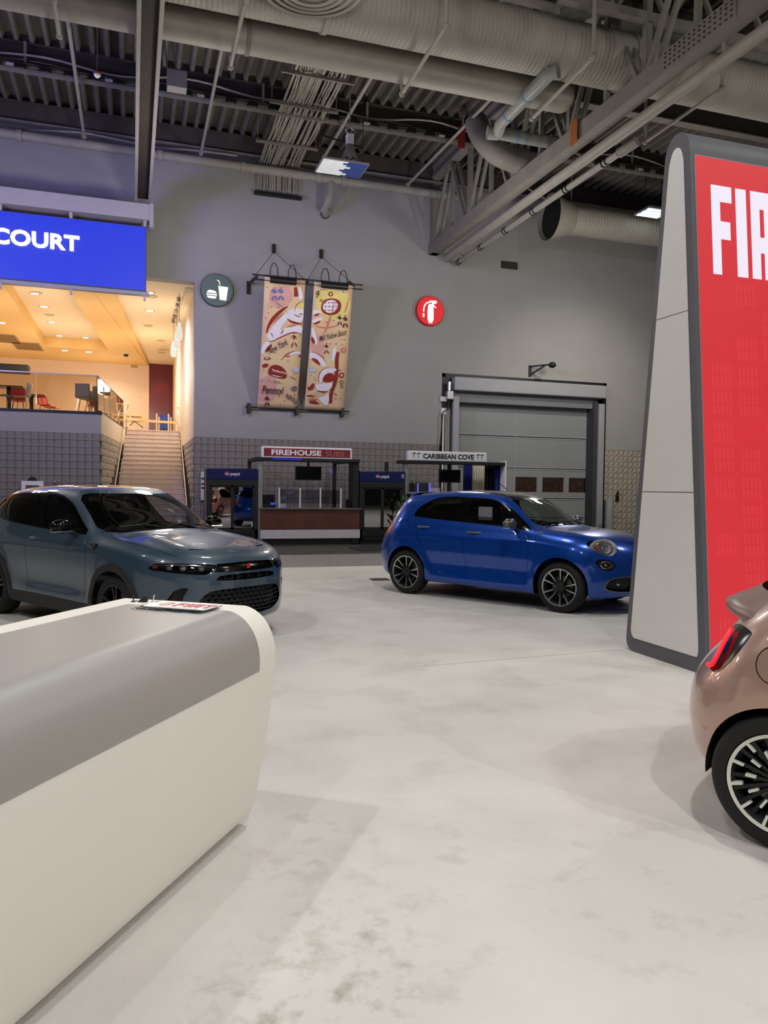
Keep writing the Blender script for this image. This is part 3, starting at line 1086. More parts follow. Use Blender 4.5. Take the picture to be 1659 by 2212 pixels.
# ceiling: cream field, lower ochre band and a raised tray
cy0 = WY+.4
struct('ceiling_food_court', MB().box(-12, 6, cy0, FB, CE+.32, CE+.5).prism([(-.66, cy0), (1.79, cy0), (1.79, 31), (2.2, 31), (2.2, FB), (.79, FB)], (0, 0, 0), (1, 0, 0), (0, 1, 0), (0, 0, 1), CE, CE+.32), m_fcceil)
struct('ceiling_food_court_band', MB().prism([(-1.95, cy0), (-1.35, cy0), (.79, FB), (-12, FB), (-12, 36.6), (-1.0, 36.6)], (0, 0, 0), (1, 0, 0), (0, 1, 0), (0, 0, 1), CE-.12, CE+.32).prism([(-12, cy0), (-3.7, cy0), (-3.62, 36.6), (-12, 36.6)], (0, 0, 0), (1, 0, 0), (0, 1, 0), (0, 0, 1), CE-.12, CE+.32), m_yel)
struct('ceiling_food_court_fascia', MB().prism([(-1.35, cy0), (-.66, cy0), (.79, FB-.1), (.78, FB)], (0, 0, 0), (1, 0, 0), (0, 1, 0), (0, 0, 1), CE-.1, CE+.3), m_yel)
# downlights
e_dl = E('warm_lamp', (255, 238, 205), 9)
e_dl0 = M('unlit_trim', (196, 176, 140), .5)
lights = [(75, 634, 1), (95, 662, 1), (112, 696, 1), (128, 725, 1), (185, 729, 1), (140, 757, 1), (192, 760, 1), (323, 632, 1), (323, 671, 1), (4, 697, 1), (80, 632, 0), (107, 680, 0), (320, 703, 0), (348, 735, 0), (349, 761, 0), (328, 640, 0)]
dl_lab = ['lit downlight in the cream tray closest to the blue sign', 'lit downlight in the cream tray, second from the blue sign', 'lit downlight in the cream tray, third from the blue sign', 'lit downlight in the cream tray, left of the pair at its far end', 'lit downlight in the cream tray, right of the pair at its far end', 'lit downlight in the ochre band, left one of the rear pair', 'lit downlight in the ochre band, right one of the rear pair', 'lit downlight just right of the blue sign corner', 'lit downlight in the cream strip below the blue sign corner', 'lit downlight cut off at the left edge of the photo', 'unlit round fitting in the cream tray close to the blue sign', 'unlit round fitting in the middle of the cream tray', 'unlit round fitting in the cream strip right of the ochre band, nearest the camera', 'unlit round fitting in the cream strip beside the pendants', 'unlit round fitting in the cream strip nearest the red panel', 'unlit round fitting beside the lit downlight at the sign corner']
for (px, py, on), lb_ in zip(lights, dl_lab):
    z = CE
    p = on_z(px, py, z)
    if p.x < -3.6 or p.y > 36.6:
        z = CE-.12
    elif p.x < -1.0:
        z = CE+.32
    p = on_z(px, py, z)
    p.y = min(p.y, FB-.5)
    o = thing('downlight' if on else 'ceiling_speaker', lb_, 'light' if on else 'speaker', p, group='lit food court downlights' if on else 'unlit food court ceiling fittings')
    MB().lathe([(.13, -.012), (.17, -.02), (.18, 0), (.13, .0)], p, (0, 0, 1), 24).build('trim_ring', e_dl0, o, smooth=True)
    MB().cyl(p+Vector((0, 0, -.008)), p+Vector((0, 0, -.004)), .13, 24).build('lens', e_dl if on else e_dl0, o)
for x, y, p_ in ((-6.5, 28.5, 70), (-2.9, 27.5, 60), (-2.9, 33.5, 70), (-6.5, 36, 60), (.9, 27.2, 55), (.9, 32.5, 45), (-1.2, 38.5, 40)):
    lamp('food_court_light', 'SPOT', (x, y, CE-.2), (x, y, 0), p_*6.0, (1.0, .93, .82), .15, 150, .6)
    lamp('food_court_glow', 'POINT', (x, y, CE-2.2), (x, y, 0), p_*1.7, (1.0, .92, .80), .3)
lamp('red_panel_light', 'SPOT', (1.35, FB-.9, CE-.2), (1.35, FB, 5.6), 90, (1, .45, .3), .05, 60, .8)
# vents
for px, py, lab in ((60, 748, 'large square air grille in the ochre ceiling band'), (8, 731, 'dark air grille at the left edge of the ochre ceiling')):
    p = on_z(px, py, CE-.12)
    o = thing('ceiling_grille', lab, 'vent', p)
    MB().box(p.x-.55, p.x+.55, p.y-1.0, p.y+1.0, p.z-.015, p.z).build('frame', M('vent_tan', (176, 140, 84), .6), o, bevel=.004, segs=1)
    for k in range(8):
        MB().box(p.x-.5, p.x+.5, p.y-.9+.23*k, p.y-.78+.23*k, p.z-.03, p.z-.014).build('slat', M('vent_tan_dark', (140, 108, 62), .6), o)
p = on_y(290, 789, FB)
o = thing('wall_vent', 'small brown square vent on the cream back wall beside the red panel', 'vent', p)
MB().box(p.x-.2, p.x+.2, FB-.03, FB, p.z-.17, p.z+.17).build('frame', M('vent_cream', (222, 200, 160), .6), o, bevel=.01)
MB().box(p.x-.15, p.x+.15, FB-.04, FB-.02, p.z-.13, p.z+.13).build('grille', M('vent_tan', (176, 140, 84), .6), o)
p = on_z(272, 763, CE-.12)
o = thing('dome_camera', 'small black dome camera under the ochre ceiling', 'camera', p)
MB().ball(p+Vector((0, 0, -.06)), .11, .11, .11, 14, 8).build('dome', m_black_gloss, o, smooth=True)
MB().cyl(p+Vector((0, 0, -.05)), p, .13, 16).build('base', m_white, o)
# track of spotlights and pendants by the right wall
o = thing('spotlight_track', 'row of five small ceiling spots by the right jamb of the food court', 'light', (1.5, 26.5, CE))
for px, py in ((386, 643), (383, 656), (380, 668), (377, 680), (374, 690)):
    p = on_z(px, py, CE)
    MB().lathe([(.05, -.12), (.075, -.1), (.06, -.02), (.0, 0)], p, (0, 0, 1), 14).build('spot_head', m_alu, o, smooth=True)
m_pend = E('lit_pendant_glass', (255, 246, 228), .85)
for i, (px, py, y, lab) in enumerate(((387, 717, 25.3, 'white drop pendant lamp nearest the stair, uppermost of three'), (382, 738, 26.6, 'white drop pendant lamp in the middle of three by the stair'), (375, 755, 28.0, 'white drop pendant lamp furthest from the stair opening, lowest of three'))):
    p = on_y(px, py, y)
    o = thing('pendant_lamp', lab, 'lamp', p, group=None)
    MB().lathe([(0, -.28), (.09, -.24), (.115, -.1), (.09, .1), (.04, .28), (.02, .3), (0, .3)], p, (0, 0, 1), 18).build('glass_shade', m_pend, o, smooth=True)
    MB().cyl(p+Vector((0, 0, .29)), (p.x, p.y, CE), .008, 6).build('cord', m_black, o)
p = on_y(361, 775, 33)
# glass balustrade: front run along the slab edge and a run beside the stair
o = thing('glass_balustrade', 'frameless glass balustrade along the edge of the food court floor', 'railing', (-3, WY+.1, FCZ))
gz = 4.71
m_glass = G('clear_glass', (238, 232, 222), .03)
x = XC0-.08
for k, w in enumerate((1.62, 1.62, 1.62, 1.62, 1.62)):
    MB().box(x-w+.01, x, WY+.10, WY+.114, FCZ+.0, gz).build('glass_pane', m_glass, o)
    x -= w
MB().box(-9, XC0-.06, WY+.085, WY+.13, gz, gz+.03).build('top_rail', m_alu, o)
MB().box(XC0-.1, XC0-.075, WY+.09, WY+.125, FCZ, gz).build('corner_strip', m_chrome, o)
a, b_ = Vector((XC0-.06, WY+.12, 0)), Vector((-.30, 30.6, 0))
o = thing('stair_balustrade', 'row of glass panes with dark edge running back beside the staircase', 'railing', (-.6, 27, FCZ))
m_glass2 = G('warm_glass', (226, 202, 166), .04)
for k in range(5):
    p, q = a.lerp(b_, k/5), a.lerp(b_, (k+1)/5-.012)
    d = (q-p).normalized()
    n = Vector((-d.y, d.x, 0))
    MB().obox((p+q)/2+Vector((0, 0, (FCZ+gz)/2)), d, n, (0, 0, 1), (q-p).length/2, .008, (gz-FCZ)/2).build('glass_pane', m_glass2, o)
    MB().bar(q+Vector((0, 0, FCZ)), q+Vector((0, 0, gz)), .025).build('clamp_post', m_alu, o)
MB().bar(a+Vector((0, 0, gz+.012)), b_+Vector((0, 0, gz+.012)), .03).build('top_rail', m_black, o)
MB().bar(a+Vector((.02, 0, FCZ+.0)), b_+Vector((.02, 0, FCZ+.0)), .12, .10).build('shoe_rail', m_black, o)


# chairs and tables up there
def shell_chair(label, mat, loc, rz, group, first=[None, None], key=0):
    if first[key] is None:
        o = thing('shell_chair', label, 'chair', (0, 0, 0))
        P = []
        prof = [(.22, .43), (.2, .455), (.1, .445), (-.1, .44), (-.18, .47), (-.215, .56), (-.24, .70), (-.265, .86), (-.262, .875)]
        prof = chaikin(prof, 1, False)
        for j, (yy, zz) in enumerate(prof):
            for i in range(9):
                t = i/8*2-1
                back = max(0, (zz-.46)/.4)
                P.append((t*(.22-.02*back), yy+.03*t*t*(1 if zz > .5 else 0), zz+.03*t*t*(1-back)))
        top = MB().grid(P, 9)
        ob = top.build('seat_shell', mat, o, smooth=1.5)
        md = ob.modifiers.new('thick', 'SOLIDIFY')
        md.thickness = .014
        for sx in (-1, 1):
            for (y0, y1) in ((.17, .22), (-.13, -.22)):
                MB().tube([(sx*.13, y0, .44), (sx*.2, y1, 0)], .011, 8).build('leg', m_chrome, o, smooth=True)
        o.location = loc
        o.rotation_euler = (0, 0, rz)
        BASE[o.name] = Vector(loc)
        tag(o, None, None, group)
        first[key] = o
        return o
    return dup(first[key], loc, rz, label, group)


m_gchair = M('pale_grey_shell', (168, 174, 182), .4, var=.03)
m_rchair = M('red_shell', (176, 22, 30), .4, var=.04)


def fc_at(px, py, y):
    p = on_y(px, py, y)
    p.z = FCZ
    return p


def fc_table(loc, label, first=[None], r=.42):
    if first[0] is None:
        o = thing('cafe_table', label, 'table', (0, 0, 0))
        MB().box(-.42, .42, -.38, .38, .725, .755).build('tabletop', M('dark_top', (52, 44, 42), .35), o, bevel=.01)
        MB().cyl((0, 0, .02), (0, 0, .725), .06, 14).build('pedestal', m_black, o, smooth=True)
        MB().lathe([(.26, 0), (.26, .015), (.05, .05)], (0, 0, 0), (0, 0, 1), 20).build('foot', m_black, o, smooth=True)
        o.location = loc
        first[0] = o
        return o
    return dup(first[0], loc, 0, label)


fc_table(fc_at(19, 850, 25.1), 'dark cafe table on a black pedestal at the left edge behind the glass')
fc_table(fc_at(68, 850, 27.2), 'dark cafe table standing behind the red chairs')
fc_table(fc_at(208, 850, 25.6), 'dark cafe table behind the grey chair at the glass corner')
shell_chair('pale grey shell chair seen side-on beside the left cafe table', m_gchair, fc_at(48, 870, 25.0), 1.35, 'grey shell chairs')
shell_chair('pale grey shell chair cut off by the left edge of the photo', m_gchair, fc_at(2, 870, 24.9), -1.6, 'grey shell chairs')
shell_chair('pale grey shell chair seen from behind near the glass corner', m_gchair, fc_at(181, 870, 24.6), -.12, 'grey shell chairs')
shell_chair('pale grey shell chair half hidden right at the glass corner', m_gchair, fc_at(204, 870, 25.1), .6, 'grey shell chairs')
shell_chair('pale grey shell chair behind the panes beside the stair', m_gchair, fc_at(232, 870, 28.4), .3, 'grey shell chairs')
shell_chair('red shell chair facing the glass behind the left table', m_rchair, fc_at(39, 870, 26.2), .15, 'red shell chairs', key=1)
shell_chair('red shell chair turned sideways, left of the leaning pair', m_rchair, fc_at(100, 870, 27.6), -1.9, 'red shell chairs', key=1)
shell_chair('red shell chair turned sideways, right of the leaning pair', m_rchair, fc_at(111, 870, 28.3), -1.9, 'red shell chairs', key=1)
shell_chair('red shell chair low behind the grey chair at the corner', m_rchair, fc_at(206, 870, 27.0), .2, 'red shell chairs', key=1)
# dark counter hood at the left
p = on_y(30, 796, 35)
MB().box(p.x-3, on_y(64, 796, 35).x, 34.6, 35.2, p.z-.2, p.z+.13).build('counter_hood', m_black, label='dark counter hood at the left against the cream back wall', cat='hood', bevel=.02)
# crowd barriers / folded table frames at the head of the stair
m_wood = M('pale_beech', (232, 204, 150), .5, var=.05)


def folded(loc, L, label, rz=0, ups=(0, .5, 1), pair=True):
    o = thing('folded_table_frame', label, 'table', loc, rz)
    BASE[o.name] = Vector((0, 0, 0))
    MB().bar((0, 0, .42), (L, 0, .38), .07, .09).build('rail', m_wood, o)
    for t in ups:
        MB().bar((t*L, .03, 0), (t*L, .03, .72), .055).build('upright', m_wood, o)
        if pair:
            MB().bar((t*L+.09, .1, 0), (t*L+.09, .1, .6), .05).build('upright', m_wood, o)
    return o


folded((.46, 31.6, FCZ), 1.28, 'pale wooden barrier with posts standing at the head of the stairs', 0, (.0, .37, .72, 1.0))
o = thing('trestle_table', 'pale trestle table with dark braces left of the wooden barrier', 'table', (.05, 32.2, FCZ))
MB().box(-.3, .42, 31.9, 32.6, FCZ+.60, FCZ+.66).build('tabletop', m_wood, o, bevel=.01)
MB().box(-.3, .42, 31.9, 32.6, FCZ+.42, FCZ+.50).build('shelf', m_wood, o, bevel=.01)
for x in (-.27, .38):
    MB().bar((x, 31.95, FCZ), (x, 31.95, FCZ+.6), .05).build('leg', m_wood, o)
    MB().bar((x, 32.55, FCZ), (x, 32.55, FCZ+.6), .05).build('leg', m_wood, o)
MB().bar((.1, 31.92, FCZ+.4), (.5, 31.92, FCZ+.12), .03).bar((-.2, 31.92, FCZ+.1), (.1, 31.92, FCZ+.4), .03).build('brace', m_black, o)
o = thing('upturned_table', 'pale table turned on its side leaning by the glass panes at the stair head', 'table', (-.35, 30.8, FCZ))
MB().bar((-.5, 30.9, FCZ+.62), (-.05, 30.9, FCZ+.62), .05).bar((-.45, 30.9, FCZ), (-.35, 30.9, FCZ+.95), .045).bar((-.12, 30.9, FCZ), (.02, 30.9, FCZ+1.0), .045).bar((-.42, 30.9, FCZ+.96), (.04, 30.9, FCZ+.98), .035).build('frame', m_wood, o)
p = on_y(357, 912, 35)
o = thing('blue_tub', 'round blue plastic tub standing before the red panel at the stair head', 'tub', (p.x, 35, FCZ))
MB().lathe([(0, .35), (.24, .35), (.26, .36), (.29, .9), (.31, .91), (.31, .94), (.27, .94), (.25, .42), (0, .4)], (p.x, 35, FCZ), (0, 0, 1), 24).build('tub', M('blue_plastic', (30, 56, 130), .4), o, smooth=.7)
MB().box(p.x-.3, p.x+.3, 34.7, 35.3, FCZ, FCZ+.35).build('plinth', m_black, o, bevel=.01)
# coffered recess above the pendant row and door reveal lower down
MB().box(1.55, 1.79, 24.6, 29.5, CE-.14, CE-.001).build('pendant_pelmet', m_fcceil, label='small boxed pelmet on the ceiling by the right jamb', cat='pelmet')

# ------------------------------------------------------------------ lit sign over the opening
SY = 22.7
s_tl, s_br = on_y(0, 455, SY), on_y(315, 603+27, SY)
SX1 = on_y(316, 560, SY).x
SZ0, SZ1 = on_y(316, 630, SY).z, on_y(315, 490, SY).z
o = thing('lit_sign', 'big lit blue sign with white lettering hanging over the food court opening', 'sign', (-3, SY, SZ0))
m_blue = E('blue_screen', (20, 54, 238), .86, .05, 2.0)
MB().box(-8.6, SX1, SY-.02, SY+.16, SZ0, SZ1).build('cabinet', M('sign_cabinet', (70, 76, 96), .6), o, bevel=.01)
MB().box(-8.58, SX1-.02, SY-.03, SY-.018, SZ0+.03, SZ1-.02).build('screen', m_blue, o)
e_wh = E('white_letters', (255, 255, 255), 2.2)
zl0, zl1 = on_y(120, 540, SY).z, on_y(120, 506, SY).z
xl1 = on_y(172, 528, SY).x
vs, fs = text_mesh('FOOD COURT', .03)
av = np.array(vs)
asp = (av[:, 0].max()-av[:, 0].min())/(av[:, 1].max()-av[:, 1].min())
wl_ = (zl1-zl0)*asp*1.13
word('lettering', 'FOOD COURT', (xl1-wl_, SY-.03, zl0), (wl_, 0, 0), (0, 0, zl1-zl0), e_wh, o, bold=.03, lift=.002, depth=.05)
MB().box(-8.6, SX1+.08, SY-.0, SY+.2, SZ0-.10, SZ0-.005).build('bottom_rail', M('pale_frame', (150, 146, 150), .6), o)
m_beam = M('pale_beam', (168, 162, 162), .65, var=.03)
for px in (153, 313, 0):
    x = on_y(px, 470, SY).x
    MB().box(x-.04, x+.04, SY+.0, SY+.12, SZ1, 9.0).build('hanger_post', m_beam, o)
    MB().box(x-.03, x+.03, SY+.03, SY+.1, SZ0-.25, SZ0-.1).build('lower_bracket', m_beam, o)
bz0, bz1, bx = on_y(327, 478, SY).z, on_y(327, 444, SY).z, on_y(330, 460, SY).x
o = thing('sign_beam', 'pale boxed beam above the lit blue sign', 'beam', (-4, SY, bz0))
MB().box(-9, bx, SY-.1, SY+.35, bz0, bz1).build('box_beam', m_beam, o, bevel=.01)
MB().box(bx-.09, bx+.02, SY-.12, SY+.37, bz0-.2, bz1+.02).build('end_plate', m_beam, o, bevel=.01)
MB().box(-9, bx-.3, SY+.3, SY+.5, bz0-.35, bz0).build('back_angle', m_steel_dark, o)

# framed notice on the base wall, above the grey-blue car's roof
p = on_y(70, 1052, WY-.05)
o = thing('framed_notice', 'white framed notice on the block wall just above the grey car roof', 'picture', p)
MB().box(p.x-.29, p.x+.29, WY-.06, WY-.008, p.z-.3, p.z+.17).build('frame', m_white, o, bevel=.01)
MB().box(p.x-.17, p.x+.17, WY-.066, WY-.055, p.z-.26, p.z+.05).build('print', M('notice_print', (70, 78, 70), .6, var=.5, scale=30), o)
MB().cyl((p.x, WY-.05, p.z+.17), (p.x, WY-.01, p.z+.17), .12, 16).build('hook', m_black, o)
p = on_y(119, 1041, WY-.12)
MB().ball(p, .05, .04, .05, 10, 8).cyl(p, p+Vector((-.02, .1, -.1)), .03, 8).build('wall_lamp', m_chrome, smooth=True, label='tiny bright bullet lamp on the block wall above the grey car', cat='lamp')
# ================================================================== ON THE END WALL
YF = WY-.02


def disc_sign(name, label, px, py, r, face, rim):
    c = on_y(px, py, YF)
    o = thing(name, label, 'sign', (c.x, WY, c.z-r))
    MB().lathe([(0, -.13), (r*.97, -.13), (r, -.11), (r, 0), (0, 0)], (c.x, WY, c.z), (0, 1, 0), 48).build('disc', rim, o, smooth=.6)
    MB().cyl((c.x, WY-.132, c.z), (c.x, WY-.134, c.z), r*.95, 48).build('face', face, o)
    return o, c


EX, EZ, EN = Vector((1, 0, 0)), Vector((0, 0, 1)), Vector((0, -1, 0))
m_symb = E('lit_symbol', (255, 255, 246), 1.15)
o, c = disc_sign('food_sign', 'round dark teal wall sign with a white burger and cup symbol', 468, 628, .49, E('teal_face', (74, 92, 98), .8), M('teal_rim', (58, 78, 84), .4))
q = Vector((c.x, WY-.14, c.z))
MB().prism([(.03, .12), (.33, .10), (.31, -.02), (.27, -.30), (.08, -.29), (.05, -.02)], q, EX, EZ, EN, 0, .006).prism([(.08, .14), (.10, .14), (.06, .28), (.0, .30), (.0, .27), (.04, .26)], q, EX, EZ, EN, 0, .006).build('cup', m_symb, o)
for k, P in enumerate(([(-.30, -.10), (-.28, -.05), (-.22, -.02), (-.09, -.03), (-.03, -.06), (-.01, -.11)], [(-.31, -.125), (0, -.135), (0, -.175), (-.31, -.165)], [(-.30, -.19), (-.01, -.20), (-.03, -.25), (-.08, -.27), (-.24, -.26), (-.28, -.24)])):
    MB().prism(P, q, EX, EZ, EN, 0, .006).build('burger_layer', m_symb, o)
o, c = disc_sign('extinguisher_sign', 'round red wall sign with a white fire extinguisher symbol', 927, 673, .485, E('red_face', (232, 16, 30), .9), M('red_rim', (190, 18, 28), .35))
q = Vector((c.x, WY-.14, c.z))
MB().prism(chaikin([(-.10, -.40), (.11, -.40), (.11, .12), (.05, .22), (-.05, .22), (-.10, .12)], 1), q, EX, EZ, EN, 0, .006).build('cylinder', m_symb, o)
MB().tube([q+Vector((x, -.004, z)) for x, z in chaikin([(.02, .27), (-.1, .27), (-.2, .18), (-.24, .05), (-.24, -.10)], 2, False)], .022, 8).build('hose', m_symb, o)
MB().prism([(-.27, -.1), (-.21, -.1), (-.215, -.22), (-.265, -.22)], q, EX, EZ, EN, 0, .006).build('nozzle', m_symb, o)
MB().prism([(-.05, .22), (.05, .22), (.05, .27), (.22, .30), (.22, .26), (.1, .22), (.2, .12), (.18, .09), (.05, .19), (.0, .20)], q, EX, EZ, EN, 0, .006).prism([(-.04, .26), (.22, .30), (.2, .34), (-.03, .33)], q, EX, EZ, EN, 0, .006).build('valve', m_symb, o)

# black louvre
p0, p1 = on_y(1083, 564, YF), on_y(1117, 583, YF)
o = thing('wall_louvre', 'black rectangular louvre high on the end wall right of the truss', 'vent', ((p0.x+p1.x)/2, WY, p1.z))
MB().box(p0.x, p1.x, WY-.06, WY, p1.z, p0.z).build('frame', M('louvre_dark', (44, 42, 40), .7), o, bevel=.01)
for k in range(6):
    z = p1.z+(p0.z-p1.z)*(k+.5)/6
    MB().obox(((p0.x+p1.x)/2, WY-.065, z), EX, Vector((0, .8, .6)), Vector((0, -.6, .8)), (p1.x-p0.x)/2-.03, .02, .006).build('slat', m_steel_dark, o)

# ------------------------------------------------------------------ two art banners on brackets
m_cloth = M('banner_cloth', (222, 198, 150), .8, var=.04, scale=.9, col2=(218, 168, 140))
m_red_ink = M('red_brown_ink', (140, 38, 26), .8, var=.15)
m_red_lite = M('rust_wash', (196, 120, 84), .8, var=.12)
m_white_ink = M('white_ink', (226, 220, 226), .8, var=.04)
m_dark_ink = M('black_ink', (38, 32, 34), .8)
m_wine_ink = M('wine_ink', (92, 24, 34), .8)
m_blue_ink = M('blue_ink', (96, 112, 178), .8)
m_grey_ink = M('grey_ink', (120, 104, 104), .8)
m_ylw_ink = M('yellow_wash', (222, 206, 122), .8)
YT, YBt = 22.15, 23.52


def banner(label, tl, tr, bl, br, crop0, cw, strokes):
    """cloth hung from a rod YT out from the wall and tied to the wall at the foot"""
    P = [on_y(tl[0], tl[1], YT), on_y(tr[0], tr[1], YT), on_y(bl[0], bl[1], YBt), on_y(br[0], br[1], YBt)]
    o = thing('art_banner', label, 'banner', ((P[2].x+P[3].x)/2, YBt, P[2].z))

    def S(u, v, lift=0):
        a_ = P[0].lerp(P[1], u)
        b2 = P[2].lerp(P[3], u)
        q = a_.lerp(b2, v)
        q.y += -.10*sin(pi*v)*.5-lift
        return q
    NV = 24
    pts = [S(u/6, v/NV) for v in range(NV+1) for u in range(7)]
    ob = MB().grid(pts, 7).build('cloth', m_cloth, o, smooth=1.5)
    md = ob.modifiers.new('thick', 'SOLIDIFY')
    md.thickness = .01
    md.offset = 0
    # picture-frame affine: crop coordinates -> (u, v)
    k = cw/1659 if cw > 200 else cw

    def uv(x, y):
        px, py = crop0[0]+x*k, crop0[1]+y*k
        v = (py-(tl[1]+tr[1])/2)/((bl[1]+br[1])/2-(tl[1]+tr[1])/2)
        v = min(max(v, .003), .997)
        xl_ = tl[0]+(bl[0]-tl[0])*v
        xr_ = tr[0]+(br[0]-tr[0])*v
        py -= (tr[1]-tl[1])*((px-xl_)/(xr_-xl_)-.5)
        v = (py-(tl[1]+tr[1])/2)/((bl[1]+br[1])/2-(tl[1]+tr[1])/2)
        return min(max((px-xl_)/(xr_-xl_), .004), .996), min(max(v, .003), .997)
    li = [0.008]

    def fill(name, mat, poly):
        q = [uv(*p) for p in chaikin(poly, 2)]
        # centre fan keeps the print on the bent cloth
        c = (sum(a[0] for a in q)/len(q), sum(a[1] for a in q)/len(q))
        li[0] += .0006
        pts = [S(a, b2, li[0]) for a, b2 in q]
        me = MB().add(pts, [tuple(range(len(q)))])
        me.build(name, mat, o)

    def stroke(name, mat, path, w):
        path = chaikin(path, 2, False)
        L, R_ = [], []
        n = len(path)
        for i in range(n):
            a_ = path[max(i-1, 0)]
            b2 = path[min(i+1, n-1)]
            d = hypot(b2[0]-a_[0], b2[1]-a_[1]) or 1
            t = i/(n-1)
            ww = (w*(.25+.75*sin(pi*min(max(t, .06), .94)))) if not isinstance(w, tuple) else w[0]+(w[1]-w[0])*t
            nx, ny = -(b2[1]-a_[1])/d*ww/2, (b2[0]-a_[0])/d*ww/2
            L.append((path[i][0]+nx, path[i][1]+ny))
            R_.append((path[i][0]-nx, path[i][1]-ny))
        li[0] += .0006
        pts = []
        for a_, b2 in zip(L, R_):
            pts += [S(*uv(*a_), li[0]), S(*uv(*b2), li[0])]
        MB().add(pts, [(2*i, 2*i+1, 2*i+3, 2*i+2) for i in range(n-1)]).build(name, mat, o)

    def write(s, p, q, r, mat, shear=.3, bold=.0):
        li[0] += .0006
        l_ = li[0]

        def fn(u, v):
            x = p[0]+(q[0]-p[0])*u+(r[0]-p[0])*v
            y = p[1]+(q[1]-p[1])*u+(r[1]-p[1])*v
            return S(*uv(x, y), l_)
        word('lettering', s, (0, 0, 0), (1, 0, 0), (0, 1, 0), mat, o, bold=bold, shear=shear, fn=fn)
    strokes(fill, stroke, write)
    return o, P


def figure(stroke, mat, x, y, h, w=10):
    stroke('figure', mat, [(x, y), (x+.02*h, y+.06*h), (x, y+.1*h)], w*1.1)
    stroke('figure', mat, [(x, y+.1*h), (x+.02*h, y+.3*h), (x-.02*h, y+.5*h)], w*1.7)
    stroke('figure', mat, [(x-.2*h, y+.42*h), (x-.12*h, y+.2*h), (x, y+.16*h), (x+.14*h, y+.3*h), (x+.16*h, y+.46*h)], w*.8)
    stroke('figure', mat, [(x-.02*h, y+.48*h), (x-.1*h, y+.75*h), (x-.18*h, y+h)], w)
    stroke('figure', mat, [(x, y+.48*h), (x+.12*h, y+.72*h), (x+.22*h, y+h)], w)


